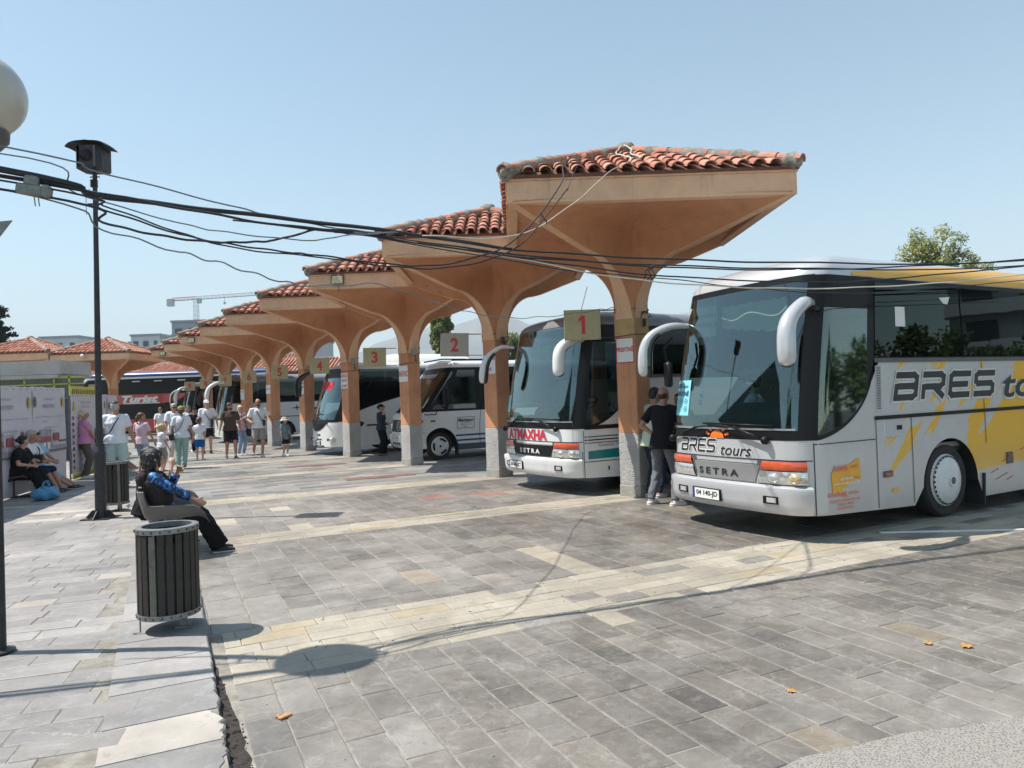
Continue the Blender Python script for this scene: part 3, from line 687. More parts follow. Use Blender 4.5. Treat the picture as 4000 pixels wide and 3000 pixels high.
def roof_tiles(roof, single_sides, ax=HXW + 0.03, yf=YF - 0.05, yb=YB + 0.05, z0=Z_T + 0.07):
    ap = Vector(APEX); C4 = [Vector((-ax, yf, z0)), Vector((ax, yf, z0)), Vector((ax, yb, z0)), Vector((-ax, yb, z0))]
    rest = MB(); rest.ct = (0.5, 0.01)
    def put(me, mbsrc, mat4, single):
        if single: o = link(me.name, me, roof); o.matrix_local = mat4
        else:
            rest.ct = (random.random(), 0.02); rest.add([mat4 @ Vector(v) for v in mbsrc.v], mbsrc.f)
    for i in range(4):
        A, B = C4[i], C4[(i + 1) % 4]; e = (B - A).normalized(); W = (B - A).length
        foot = A + e * (ap - A).dot(e); upv = ap - foot; H = upv.length; up = upv.normalized(); nrm = e.cross(up).normalized()
        sa = (ap - A).dot(e)
        ncol = int(round(W / 0.228)); cw = W / ncol; rowh = 0.335
        single = i in single_sides
        for r in range(int(H / rowh) + 1):
            y = r * rowh - 0.03
            for c in range(ncol):
                x = (c + 0.5) * cw
                left = sa * (y + .18) / H; right = W - (W - sa) * (y + .18) / H
                if x < left + 0.02 or x > right - 0.02: continue
                jit = random.uniform(-.012, .012)
                o = A + e * (x + jit) + up * (y + random.uniform(-.012, .012)) + nrm * (0.030 + 0.0)
                R = Matrix((e, up, nrm)).transposed(); R = R @ Matrix.Rotation(radians(-2.6) * -1 * -1 + random.uniform(-.015, .015), 3, 'X') @ Matrix.Rotation(random.uniform(-.03, .03), 3, 'Z')
                M4 = R.to_4x4(); M4.translation = o + nrm * 0.014
                put(TILE, TILE_MB, M4, single)
    # ridge caps down each hip
    for i in range(4):
        A = C4[i]; d = (ap - A); L = d.length; dn = d.normalized(); side_ = dn.cross(Vector((0, 0, 1))).normalized(); nz = side_.cross(dn).normalized()
        n = int(L / 0.36)
        for k in range(n):
            o = A + dn * (k * (L - .10) / n - 0.02) + nz * 0.072
            R = Matrix((side_, dn, nz)).transposed() @ Matrix.Rotation(random.uniform(-.03, .03), 3, 'X'); M4 = R.to_4x4(); M4.translation = o
            put(RIDGE, RIDGE_MB, M4, bool(single_sides) and i in (0, 1))
    if rest.v:
        o = rest.build('tiles', 'roof_tile', roof, smooth=40); o['kind'] = 'stuff'
    # mortar bedding under the caps
    mo = MB(); random.seed(5)
    for i in range(4):
        A = C4[i]; d = ap - A; path = []; rr = []; n = 26
        for k in range(n + 1):
            path.append(A + d * (k / n) + Vector((random.uniform(-.012, .012), random.uniform(-.012, .012), 0.045 + random.uniform(-.01, .012)))); rr.append(0.118 + random.uniform(-.022, .022))
        mo.tube(path, rr, 8, flat=0.62 if False else 1.0)
        mo.ell(A + (ap - A) * .02 + Vector((0, 0, .05)), (.105, .105, .10), 9, 6)
    mo.ell(ap + Vector((0, 0, .07)), (.19, .19, .14), 11, 7); mo.ell(ap + Vector((.08, -.05, .13)), (.08, .07, .07), 7, 5)
    mo.build('mortar_bed', 'mortar_grey', roof, smooth=60)

def make_canopy(label, loc, singles=(), ochre=False, group='tile-roofed mushroom canopies over the bus bays', rz=0.0, name='canopy'):
    t = thing(name, label, 'canopy', loc, rz, group)
    mb = MB(); mb.box((0, 0, (1.05 + Z_SP + 0.2) / 2), (0.4, 0.4, Z_SP + 0.2 - 1.05), rz=pi / 4, bev=0.012)
    col = mb.build('column', ['plaster_orange'], t)
    if ochre:
        c = MB(); c.box((0, 0, 2.83), (0.406, 0.406, 0.46), rz=pi / 4); c.build('ochre_patch', 'plaster_ochre', col)
    mb = MB(); mb.box((0, 0, 0.62), (0.408, 0.408, 0.87), rz=pi / 4, bev=.012); mb.build('stucco_base', 'rough_grey_stucco', col)
    mb = MB(); mb.box((0, 0, 0.09), (0.425, 0.425, 0.20), rz=pi / 4, bev=.015); mb.build('plinth', 'concrete', col)
    mb = MB(); ribs = []; canopy_vault(mb, ribs); mb.build('vault', 'plaster_vault', t, smooth=32)
    for R_ in ribs: R_.build('rib', 'plaster_peach', t, smooth=32)
    # fascia: a beam on each side, mitred at the corners
    th = 0.15
    O = [(-HXW, YF), (HXW, YF), (HXW, YB), (-HXW, YB)]; I = [(-HXW + th, YF + th), (HXW - th, YF + th), (HXW - th, YB - th), (-HXW + th, YB - th)]
    for i in range(4):
        j = (i + 1) % 4; mb = MB(); zl = Z_B
        v = [(*O[i], zl), (*O[j], zl), (*I[j], zl), (*I[i], zl), (*O[i], Z_T), (*O[j], Z_T), (*I[j], Z_T), (*I[i], Z_T)]
        mb.add(v, [(3, 2, 1, 0), (4, 5, 6, 7), (0, 1, 5, 4), (1, 2, 6, 5), (2, 3, 7, 6), (3, 0, 4, 7)]); mb.build('fascia', 'plaster_peach', t)
    mb = MB(); e = 0.02       # eaves lip
    mb.prism([(-HXW - e, YF - e), (HXW + e, YF - e), (HXW + e, YB + e), (-HXW - e, YB + e)], Z_T + 0.002, Z_T + 0.028)
    mb.build('eaves_slab', 'plaster_peach', t)
    rf = MB(); ax = HXW + 0.03; yf = YF - 0.04; yb = YB + 0.04; z0 = Z_T + 0.07
    rf.add([(-ax, yf, z0), (ax, yf, z0), (ax, yb, z0), (-ax, yb, z0), APEX, (-ax, yf, z0 - .04), (ax, yf, z0 - .04), (ax, yb, z0 - .04), (-ax, yb, z0 - .04)],
           [(0, 1, 4), (1, 2, 4), (2, 3, 4), (3, 0, 4), (5, 6, 1, 0), (6, 7, 2, 1), (7, 8, 3, 2), (8, 5, 0, 3), (8, 7, 6, 5)])
    roof = rf.build('roof', 'tile_underlay', t)
    roof_tiles(roof, singles)
    return t
clabels = ['nearest mushroom canopy, over the column with the red-framed Prishtine plate',
           'second canopy along the row, its column standing left of the teal striped coach',
           'third canopy along the row, on the column with the Rahovec plate, floodlight on its fascia',
           'fourth canopy along the row, on the column with the three-line Ratkoc Gjilan Kline plate',
           'fifth canopy along the row, on the column between signs 5 and 4',
           'sixth canopy along the row, on the column between signs 6 and 5',
           'seventh canopy along the row, floodlight on its fascia, on the column right of sign 7',
           'eighth canopy along the row, on the column between signs 8 and 7',
           'ninth and last canopy of the slanting row, on the column right of sign 9']
canopies = []
base_c = None
for i in range(9):
    loc = (CX0 + CDX * i, CY0 + CDY * i, 0)
    if i == 0: t = make_canopy(clabels[0], loc, (0, 3), ochre=True)
    elif i in (1, 2): t = make_canopy(clabels[i], loc, (0,))
    elif i == 3: t = base_c = make_canopy(clabels[3], loc)
    else: t = copy_tree(base_c, None, clabels[i], loc)
    canopies.append(t)
canopies.append(copy_tree(base_c, None, 'sunlit canopy crossing at the far end, its column rising behind the bins', (-21.6, 38.9, 0)))
canopies.append(copy_tree(base_c, None, 'sunlit canopy at the left edge above the concrete kiosk roof', (-25.75, 38.9, 0)))
canopies[-2].scale = (1, 1, 0.97)
for k, (x, l) in enumerate(((-29.0, 'leftmost tiled canopy roof beyond the red double-deck coach'), (-25.0, 'tiled canopy roof second from the left beyond the red double-deck coach'),
                            (-20.9, 'tiled canopy roof seen through the arch beyond the red double-deck coach'), (-16.8, 'rightmost tiled canopy roof beyond the red double-deck coach'))):
    copy_tree(base_c, None, l, (x, 56.0, 0)).scale = (1, 1, 0.97)

# floodlights, camera, junction boxes on the canopies
def floodlight(loc, label):
    t = thing('floodlight', label, 'floodlight', loc, 0, 'floodlights fixed to the canopy fascias')
    mb = MB(); mb.box((0, -.05, 0), (.30, .06, .24), bev=.01, rx=radians(-14)); h = mb.build('housing', 'grey_plastic', t)
    mb = MB(); mb.box((0, -.086, -.008), (.25, .01, .19), rx=radians(-14)); mb.build('lens', 'lamp_yellow', h)
    mb = MB(); mb.tube([(0, 0, -.10), (.02, -.02, -.22), (-.01, -.01, -.30)], .006, 6); mb.build('cable', 'cable_black', t)
floodlight((CX0 + CDX * 2 - 1.32, CY0 + CDY * 2 + YF - .005, 4.62), 'cream-faced floodlight on the third canopy fascia')
floodlight((CX0 + CDX * 6 - 1.52, CY0 + CDY * 6 + YF - .005, 4.60), 'floodlight on the seventh canopy fascia above the crowd')
floodlight((CX0 + CDX * 8 - 1.4, CY0 + CDY * 8 + YF - .005, 4.60), 'small floodlight on the last fascia of the slanting row')
t = thing('security_camera', 'white dome security camera under the far tiled eaves', 'camera', (-21.9, 38.9 + YF * 1 - .01, 4.52))
mb = MB(); mb.ell((0, -.08, 0), (.11, .11, .10), 12, 8); mb.build('dome', 'coach_white', t, smooth=True)
mb = MB(); mb.box((0, -.02, .08), (.1, .05, .08)); mb.build('bracket', 'grey_plastic', t)

# nests of cable and old fixings on the column heads
def cable_tangle(loc, label, sd):
    random.seed(sd); t = thing('cable_tangle', label, 'cable', loc, 0, 'tangles of old cable on the column heads')
    mb = MB()
    for k in range(4):
        p = Vector((0, 0, 0)); path = [p]
        for i in range(9): p = p + Vector((random.uniform(-.05, .05), random.uniform(-.012, .006), random.uniform(-.045, .04))); path.append(p)
        mb.tube(path, .007, 5)
    mb.box((.03, .01, -.14), (.05, .04, .13)); mb.build('wire', 'cable_black', t)
cable_tangle((CX0 + .16, CY0 - .17, 3.02), 'knot of black cable on the head of the Prishtine column', 3)
cable_tangle((CX0 + CDX + .17, CY0 + CDY - .16, 3.0), 'knot of black cable on the second column behind the white coach mirror', 4)
def junction_box(loc, label):
    t = thing('junction_box', label, 'junction box', loc, radians(45), 'junction boxes on the column heads')
    mb = MB(); mb.box((0, 0, 0), (.16, .05, .17), bev=.008); mb.build('box', 'concrete', t)
    mb = MB(); mb.tube([(.02, -.01, -.08), (.03, -.02, -.20)], .008, 6); mb.box((.03, -.02, -.22), (.03, .03, .05)); mb.build('cable_end', 'cable_black', t)
for i, l in ((2, 'grey junction box on the Rahovec column beside sign 2'), (3, 'rusty junction box on the Ratkoc column beside sign 3'), (4, 'pale junction box on the column between signs 4 and 5'), (5, 'pale junction box on the column between signs 5 and 6, beside the poster')):
    junction_box((CX0 + CDX * i + .165, CY0 + CDY * i - .165, 2.98), l)
# strap wires round the column heads
def strap(i, z, label):
    mb = MB(); r = .30
    a = [(r * cos(k * pi / 2 + 0), r * sin(k * pi / 2), z + .02 * sin(k * 2.1)) for k in range(5)]
    mb.tube(a, .006, 5, cap=False); o = mb.build('strap_wire', 'cable_black'); o.location = (CX0 + CDX * i, CY0 + CDY * i, 0)
    tagobj(o, label, 'wire', 'wires strapped round the column heads')
for i, nm in enumerate(('Prishtine', 'second', 'Rahovec', 'Ratkoc', 'fifth', 'sixth')):
    strap(i, 3.07 if i else 3.10, 'thin wire strapped round the head of the %s column' % nm)
    if i in (0, 2, 3): strap(i, 2.68, 'lower wire strapped round the %s column above its plate' % nm)

# ---- bay number signs
SIGNWORDS = {'1': 'cream board with a red numeral one, between the white coach and the nearest column', '2': 'weathered grey tilted board with a red numeral two above the minibus', '3': 'cream board with a red numeral three beside the Rahovec column', '4': 'cream board with a red numeral four above the rounded white coach', '5': 'cream board with a red numeral five above the bearded man', '6': 'cream board with a red numeral six beside the green tree in the arch', '7': 'cream board with a red numeral seven over the big white mirror', '8': 'cream board with a red numeral eight above the man in the white cap', '9': 'smallest cream board of the row with a red numeral nine'}
def bay_sign(n, i, mat, tilt=0.0, dx=0.0, size=(.60, .50)):
    t = thing('bay_sign', SIGNWORDS[n], 'sign',
              (CX0 + CDX * i - 0.885 + dx, CY0 + CDY * i - .28, 2.865), 0, 'number boards hanging from the canopy columns')
    t.rotation_euler = (0, tilt, 0)
    mb = MB(); mb.box((0, 0, 0), (size[0], .02, size[1]), bev=.004); b = mb.build('board', mat, t)
    mb = MB()
    for sx in (-1, 1):
        for sz in (-1, 1): mb.box((sx * (size[0] / 2 - .02), -.012, sz * (size[1] / 2 - .02)), (.014, .008, .014))
    mb.box((0, -.012, size[1] / 2 - .02), (.014, .008, .014)); mb.box((0, -.012, -size[1] / 2 + .02), (.014, .008, .014)); mb.build('bolts', 'dark_iron', b)
    if n == '1':
        mb = MB(); mb.add([(x, -.014, z) for x, z in ((-.015, -.15), (.045, -.15), (.045, .15), (-.012, .15), (-.062, .10), (-.062, .045), (-.015, .08))], [(0, 1, 2, 6), (6, 2, 3, 4, 5)]); mb.build('numeral', 'red_print', b)
    else: text_on(lambda a, c, o: (a, -.010 - o, c), 'numeral', 'red_print', n, 0.0, 0.0, .17, .30, b, bold=.03)
    mb = MB(); mb.box((.43, .02, size[1] / 2 - .02), (.28, .02, .018)); mb.box((.44, .02, -size[1] / 2 + .03 + (.0)), (.30, .02, .014)); mb.build('bracket', 'dark_iron', t)
    return t
for n, i, mt, tl in (('1', 0, 'sign_cream', 0.0), ('2', 1, 'sign_grey', 0.035), ('3', 2, 'sign_cream', .02), ('4', 3, 'sign_cream', 0.0), ('5', 4, 'sign_cream', 0.0), ('6', 5, 'sign_cream', 0.0), ('7', 6, 'sign_cream', 0.0), ('8', 7, 'sign_cream', 0.0), ('9', 8, 'sign_cream', 0.01)):
    bay_sign(n, i, mt, tl, dx=(0.02 if i else 0.03))
t = thing('bay_sign', 'cream board with a red 11 hung left of the far crossing column', 'sign', (-22.45, 38.6, 2.85), 0, 'number boards hanging from the canopy columns')
mb = MB(); mb.box((0, 0, 0), (.62, .02, .52)); b = mb.build('board', 'sign_cream', t)
text_on(lambda a, c, o: (a, -.012 - o, c), 'numeral', 'red_print', '11', 0.08, 0, .2, .3, b, bold=.03)
mb = MB(); mb.box((.45, .02, .2), (.3, .02, .02)); mb.build('bracket', 'dark_iron', t)

# ---- destination plates on the sunlit column faces
def plate(i, z, h, lines, label, frame=None, w=.38, cut=1.0, textmat='red_print'):
    n = Vector((-sin(pi / 4), -cos(pi / 4), 0)); x_ = Vector((cos(pi / 4), -sin(pi / 4), 0))
    t = thing('destination_plate', label, 'sign', (CX0 + CDX * i + n.x * .207, CY0 + CDY * i + n.y * .207, z), radians(-45), 'destination plates on the column faces')
    mb = MB(); mb.box((0, 0, 0), (w, .008, h), bev=.0)
    p = mb.build('plate', 'white_print', t)
    if frame:
        f = MB(); e = .014
        for (cx, cz, a, b) in ((0, h / 2 - e / 2, w, e), (0, -h / 2 + e / 2, w, e), (-w / 2 + e / 2, 0, e, h), (w / 2 - e / 2, 0, e, h)): f.box((cx, -.006, cz), (a, .005, b))
        f.build('border', 'red_print', p)
    for (txt, cz, tw, th, mt) in lines:
        text_on(lambda a, c, o: (a, -.004 - o, c), 'lettering', mt, txt, 0, cz, tw, th, p, off=.002, bold=.028)
plate(0, 2.43, .42, [('PRISHTIN\u00cb', 0.02, .335, .095, 'red_print')], 'white PRISHTINE plate with a red border on the nearest column', True, .36)
plate(1, 2.42, .40, [('GJAKOV\u00cb', .12, .36, .10, 'red_print'), ('PEJ\u00cb', -.10, .16, .09, 'red_print')], 'white plate half hidden by the white coach mirror, second column')
plate(2, 2.41, .42, [('RAHOVEC', 0.0, .37, .15, 'red_print')], 'white RAHOVEC plate on the third column')
plate(3, 2.38, .48, [('RATKOC', .15, .36, .10, 'red_print'), ('GJILAN', .0, .30, .10, 'red_print'), ('KLIN\u00cb', -.15, .28, .10, 'red_print')], 'white RATKOC GJILAN KLINE plate on the fourth column')
plate(4, 2.28, .46, [('DRAGASH', .16, .36, .09, 'red_print'), ('MALISHEV\u00cb', .03, .37, .09, 'red_print')], 'white plate with two red lines on the fifth column', textmat='red_print')
plate(5, 2.33, .36, [('MALISHEV\u00cb', .03, .34, .08, 'salmon_print')], 'faded white plate on the sixth column beside sign 6')
plate(6, 2.2, .46, [('PEJ\u00cb', .14, .3, .08, 'salmon_print')], 'white plate with a red top line on the seventh column beside sign 7')
plate(7, 2.2, .44, [('FERIZAJ', .14, .3, .07, 'grey_print')], 'small white plate on the eighth column beside sign 8')
# ------------------------------------------------------------------ coaches
class Shape:
    """outer skin of a coach: P(t, z, off). t > 0 runs back along the camera side, t < 0 runs across the front (distance from the corner); z is height"""
    def __init__(s, W, L, H, eave, r=0.3, bow=0.13, rake=lambda z: 0, tumb=0.05, roof_in=0.42, rear_r=0.2, rakelen=2.2, front_in=0.9):
        s.W, s.L, s.H, s.eave, s.r, s.bow, s.rake, s.tumb, s.roof_in, s.rakelen, s.front_in = W, L, H, eave, r, bow, rake, tumb, roof_in, rakelen, front_in
    def plan(s, t):
        W, r = s.W, s.r
        if t >= r: return t, 0.0
        if t > -r:
            a = (t + r) / (2 * r) * pi / 2; return r - r * cos(a), r - r * sin(a)
        if t >= -(W - r): return 0.0, -t
        if t > -(W + r):
            a = (-t - (W - r)) / (2 * r) * pi / 2; return r - r * cos(a), W - r + r * sin(a)
        return -t - W, W
    def P0(s, t, z):
        x, y = s.plan(t); W = s.W; q = (y - W / 2) / (W / 2)
        w = max(0.0, 1 - x / 0.9); x -= s.bow * (1 - q * q) * w * w
        k = max(0.0, 1 - x / s.rakelen) if x > 0 else 1.0
        zz = min(z, s.eave); x += s.rake(zz) * k
        tm = s.tumb * max(0, (zz - 1.2) / (s.eave - 1.2)); y = W / 2 + (y - W / 2) * (1 - tm * 2 / W)
        if z > s.eave:
            f = min(1.0, (z - s.eave) / (s.H - s.eave)); a = math.asin(f); ins = s.roof_in * (1 - cos(a))
            y = W / 2 + (y - W / 2) * (1 - ins / (W / 2)); x += s.front_in * (1 - cos(a)) * max(0.0, 1 - x / 3.0)
        return Vector((x, y, z))
    def P(s, t, z, off=0.0):
        p = s.P0(t, z)
        if off:
            e = 0.02; dt = s.P0(t + e, z) - s.P0(t - e, z); dz = s.P0(t, min(z + e, s.H - .001)) - s.P0(t, z - e)
            n = dt.cross(dz)
            if n.length > 1e-9: p = p + n.normalized() * off
        return p
def ts(t0, t1, s, fine=0.06, coarse=0.5, brk=()):
    """sample positions along the outline, dense round the corners"""
    out = []; t = t0
    while t < t1 - 1e-6:
        out.append(t); near = min(abs(t), abs(t + s.W)) < s.r + 0.10 or (-s.W < t < 0.9)
        t += fine * 1.6 if near else coarse
    out.append(t1); out += [b for b in brk if t0 < b < t1]; return sorted(set(round(x, 4) for x in out))
def patch(s, t0, t1, lo, hi, off=0.004, nz=6, fine=0.06, coarse=0.5, brk=(), mb=None, thick=0.0):
    L = lo if callable(lo) else (lambda t: lo); Hh = hi if callable(hi) else (lambda t: hi)
    T = ts(t0, t1, s, fine, coarse, brk); mb = mb or MB(); vs = []; fs = []; n = len(T)
    for j in range(nz + 1):
        for t in T:
            a, b = L(t), Hh(t); vs.append(s.P(t, a + (b - a) * j / nz, off))
    for j in range(nz):
        for i in range(n - 1): a = j * n + i; fs.append((a, a + 1, a + n + 1, a + n))
    mb.add(vs, fs)
    return mb
def strip(s, pts, w, off, mb, n=1):
    """thin line following (t,z) points"""
    for (t0, z0), (t1, z1) in zip(pts[:-1], pts[1:]):
        m_ = max(1, int(max(abs(t1 - t0) / 0.12, abs(z1 - z0) / 0.3)))
        dx, dz = t1 - t0, z1 - z0; l = sqrt(dx * dx + dz * dz) or 1; nx, nz = -dz / l * w / 2, dx / l * w / 2
        for i in range(m_):
            a, b = i / m_, (i + 1) / m_
            q = [(t0 + dx * a - nx, z0 + dz * a - nz), (t0 + dx * b - nx, z0 + dz * b - nz), (t0 + dx * b + nx, z0 + dz * b + nz), (t0 + dx * a + nx, z0 + dz * a + nz)]
            mb.add([s.P(t, z, off) for t, z in q], [(0, 1, 2, 3)])
def lines(s, name, mat, par, segs, w, off):
    for pts in segs:
        m = MB(); strip(s, pts, w, off, m); m.build(name, mat, par)
def poly_on(s, pts, off, mb):
    c = (sum(p[0] for p in pts) / len(pts), sum(p[1] for p in pts) / len(pts))
    vs = [s.P(*c, off)] + [s.P(t, z, off) for t, z in pts]; n = len(pts)
    mb.add(vs, [(0, 1 + i, 1 + (i + 1) % n) for i in range(n)])
def block_on(s, t, z, w, h, d, mb, bev=.006, base=0.0):
    """a small raised block sitting on the skin"""
    q = [(t - w / 2, z - h / 2), (t + w / 2, z - h / 2), (t + w / 2, z + h / 2), (t - w / 2, z + h / 2)]
    a = [s.P(x, y, base) for x, y in q]; q2 = [(t - w / 2 + bev, z - h / 2 + bev), (t + w / 2 - bev, z - h / 2 + bev), (t + w / 2 - bev, z + h / 2 - bev), (t - w / 2 + bev, z + h / 2 - bev)]
    b = [s.P(x, y, base + d) for x, y in q2]; mb.add(a + b, [(0, 1, 5, 4), (1, 2, 6, 5), (2, 3, 7, 6), (3, 0, 4, 7), (4, 5, 6, 7)])

def shell(s, t, wheels, belt_f, band_top, body_mat, zb, par, archr=0.60, rearwin=True):
    """painted lower body with wheel arches, roof and rear end"""
    W, L = s.W, s.L; Tn = ts(-W / 2, L, s, 0.05, 0.25); Tf = [-W - x if False else (-W - x) for x in []]
    def arch(x, z0):
        for wx in wheels:
            d = x - wx
            if abs(d) < archr: return max(z0, 0.42 + sqrt(archr * archr - d * d) * 0.98 if True else z0)
        return z0
    brk = []
    for wx in wheels:
        for k in range(-12, 13): brk.append(wx + archr * sin(k / 12 * pi / 2) * 0.9995)
    mb = patch(s, -W / 2, L, lambda x: arch(x, zb(x)) if x > 0.3 else zb(x), belt_f, 0.0, 10, 0.06, 0.3, brk)
    # far side mirrors the near side
    def far(x): return -W - x
    T = sorted(set([x for x in ts(-W / 2, L, s, 0.06, 0.4, brk)])); vs = []; fs = []; nz = 8; n = len(T)
    for j in range(nz + 1):
        for x in T:
            z0 = arch(x, zb(x)) if x > 0.3 else zb(x); z1 = belt_f(x); p = s.P0(x, z0 + (z1 - z0) * j / nz); vs.append((p.x, W - p.y, p.z))
    for j in range(nz):
        for i in range(n - 1): a = j * n + i; fs.append((a, a + n, a + n + 1, a + 1))
    mb.add(vs, fs)
    body = mb.build('body', body_mat, par, smooth=45, weld=0.0)
    # roof
    mb = MB(); T = ts(-W / 2, L, s, 0.06, 0.5); levels = [s.eave + (s.H - s.eave) * sin(k / 7 * pi / 2) for k in range(8)]; n = len(T); rows = []
    for z in [band_top] + levels: rows.append([s.P0(x, z) for x in T])
    vs = []; fs = []
    for row in rows: vs += row
    for j in range(len(rows) - 1):
        for i in range(n - 1): a = j * n + i; fs.append((a, a + 1, a + n + 1, a + n))
    base = len(vs)
    for row in rows: vs += [Vector((p.x, W - p.y, p.z)) for p in row]
    for j in range(len(rows) - 1):
        for i in range(n - 1): a = base + j * n + i; fs.append((a, a + n, a + n + 1, a + 1))
    b0 = len(vs); top = rows[-1]; m_ = 6
    for p in top:
        for k in range(m_ + 1):
            f = k / m_; y = p.y + (W - 2 * p.y) * f; vs.append(Vector((p.x, y, p.z + 0.035 * (1 - (2 * f - 1) ** 2))))
    for i in range(n - 1):
        for k in range(m_): a = b0 + i * (m_ + 1) + k; fs.append((a, a + m_ + 1, a + m_ + 2, a + 1))
    # rear wall
    rb = len(vs); prof = [s.P0(L, z) for z in (zb(L), 0.9, 1.6, 2.2, band_top)] + [r[-1] for r in rows[1:]]
    for p in prof: vs.append(p); vs.append(Vector((p.x, W - p.y, p.z)))
    for k in range(len(prof) - 1): a = rb + 2 * k; fs.append((a, a + 2, a + 3, a + 1))
    mb.add(vs, fs); return body, mb
def wheel(par, x, y, r=0.47, w=0.28, hubmat='coach_offwhite', style='coach', side=-1, zc=None):
    t = bpy.data.objects.new('wheel', None); COL.objects.link(t); t.parent = par; t.location = (x, y, r if zc is None else zc)
    if side > 0: t.rotation_euler = (0, 0, pi)
    mb = MB(); R = r
    prof = [(R * .66, .0), (R * .72, .03), (R * .93, .015), (R * .985, .045), (R, .09), (R, w - .07), (R * .98, w - .02), (R * .66, w)]
    mb.lathe([(a, b) for a, b in prof], 44, axis='Y'); tyre = mb.build('tyre', 'tyre_rubber', t, smooth=40)
    mb = MB(); g = R * .70
    if style == 'coach':
        mb.lathe([(0.0001, -.075), (.075, -.072), (.078, -.055), (.16, -.05), (.25, -.028), (g * .93, .0), (g, .012), (g * 1.02, .03), (g * .9, .06)], 40, axis='Y'); h = mb.build('hub_cap', hubmat, t, smooth=50)
        mb = MB(); mb.lathe([(0.0001, -.079), (.045, -.078), (.048, -.07)], 20, axis='Y'); mb.build('hub_badge', 'grey_plastic', h)
        mb = MB()
        for k in range(30):
            a = 2 * pi * k / 30; mb.box((cos(a) * g * .915, -.012, sin(a) * g * .915), (.012, .01, .034), ry=-a)
        mb.build('vent_slots', 'black_trim', h)
    else:
        mb.lathe([(0.0001, -.03), (.05, -.03), (.06, -.01), (.12, .0), (g * .9, -.012), (g, .01), (g * .9, .06)], 32, axis='Y'); h = mb.build('hub_cap', hubmat, t, smooth=50)
        mb = MB()
        for k in range(3):
            a0 = 2 * pi * k / 3 + .5; pts = []
            for q in range(9): a = a0 + q / 8 * 1.15; pts.append((cos(a) * g * .86, sin(a) * g * .86))
            for q in range(8, -1, -1): a = a0 + .15 + q / 8 * .85; pts.append((cos(a) * g * .62, sin(a) * g * .62))
            mb.add([(x_, -.022, z_) for x_, z_ in pts], [tuple(range(len(pts)))])
        mb.lathe([(.03, -.033), (.034, -.034), (.036, -.03)], 16, axis='Y'); mb.build('slots', 'black_trim', h)
    return t
def arch_liner(par, x, W, r, y1=.42):
    for sgn in (0, 1):
        m = MB(); m.grid(lambda u, v: (x + r * cos(pi * u), (.012 + y1 * v) if not sgn else W - .012 - y1 * v, max(.24, .42 + r * sin(pi * u) * .985)), 24, 2); m.grid(lambda u, v: (x - r + 2 * r * u, (y1 + .01) if not sgn else W - y1 - .01, .24 + (sqrt(max(0, r * r - (2 * r * u - r) ** 2)) + .18) * v), 12, 2); m.build('wheel_arch', 'black_rubber', par)
STROKES = dict(B=([(0, 1), (.82, 1), (.97, .88), (.97, .62), (.84, .5), (.12, .5)], [(.84, .5), (.97, .38), (.97, .12), (.82, 0), (0, 0)], [(0, .5), (0, 0)]),
               R=([(0, 1), (.82, 1), (.97, .88), (.97, .58), (.82, .44), (.12, .44)], [(0, .44), (0, 0)], [(.5, .44), (.97, 0)]),
               E=([(.97, 1), (.12, 1), (0, .88), (0, .12), (.12, 0), (.97, 0)], [(.0, .5), (.85, .5)]),
               S=([(.97, 1), (.12, 1), (0, .88), (0, .62), (.12, .5), (.85, .5), (.97, .38), (.97, .12), (.85, 0), (0, 0)],))
def stroke_word(mapf, name, mat, word, cx, cz, w, h, th, shear, par, off):
    n = len(word); pitch = w / (n - .12); lw = pitch * .74; k = 0
    for i, ch in enumerate(word):
        mb = MB()
        for line in STROKES[ch]:
            P = [Vector((cx - w / 2 + i * pitch + x * lw, cz - h / 2 + y * h, 0)) for x, y in line]
            for a, b in zip(P[:-1], P[1:]):
                d = (b - a).normalized(); q = Vector((-d.y, d.x, 0)) * th / 2; a2, b2 = a - d * th * .42, b + d * th * .42; k += 1
                pts = [a2 - q, b2 - q, b2 + q, a2 + q]; mb.add([mapf(p.x + (p.y - cz) * shear, p.y, off + k * .00006) for p in pts], [(0, 1, 2, 3)])
        mb.build(name, mat, par)
def mirror(par, path, rads, mat, name='wing_mirror', flat=0.62, arm=None, face=(1, 0, 0)):
    """hook-shaped mirror arm swelling into its housing"""
    P = [Vector(p) for p in path]; sp = []; rr = []; N = 22
    def cr(a, b, c, d, u): return 0.5 * ((2 * b) + (c - a) * u + (2 * a - 5 * b + 4 * c - d) * u * u + (3 * b - a - 3 * c + d) * u ** 3)
    Q = [P[0]] + P + [P[-1]]; Rr = [rads[0]] + list(rads) + [rads[-1]]
    for i in range(len(P) - 1):
        for k in range(6):
            u = k / 6; sp.append(cr(Q[i], Q[i + 1], Q[i + 2], Q[i + 3], u)); rr.append(max(.005, cr(Rr[i], Rr[i + 1], Rr[i + 2], Rr[i + 3], u)))
    sp.append(P[-1]); rr.append(rads[-1])
    mb = MB(); mb.tube(sp, rr, 14, flat=flat, up=(0, 1, 0)); o = mb.build(name, mat, par, smooth=60)
    # dark inner face with the glass
    k0 = int(len(sp) * .30); g = MB(); seg = sp[k0:]; rs = rr[k0:]
    iy = .030 if path[-1][1] < 1 else -.030
    g.tube([p + Vector((.040, iy, -.012)) for p in seg], [r * .90 for r in rs], 10, flat=flat, up=(0, 1, 0)); g.build('mirror_glass', 'black_gloss', o, smooth=60)
    if arm:
        mb = MB(); mb.tube(arm, .035, 8); mb.build('mirror_arm', 'black_trim', o, smooth=True)
    return o
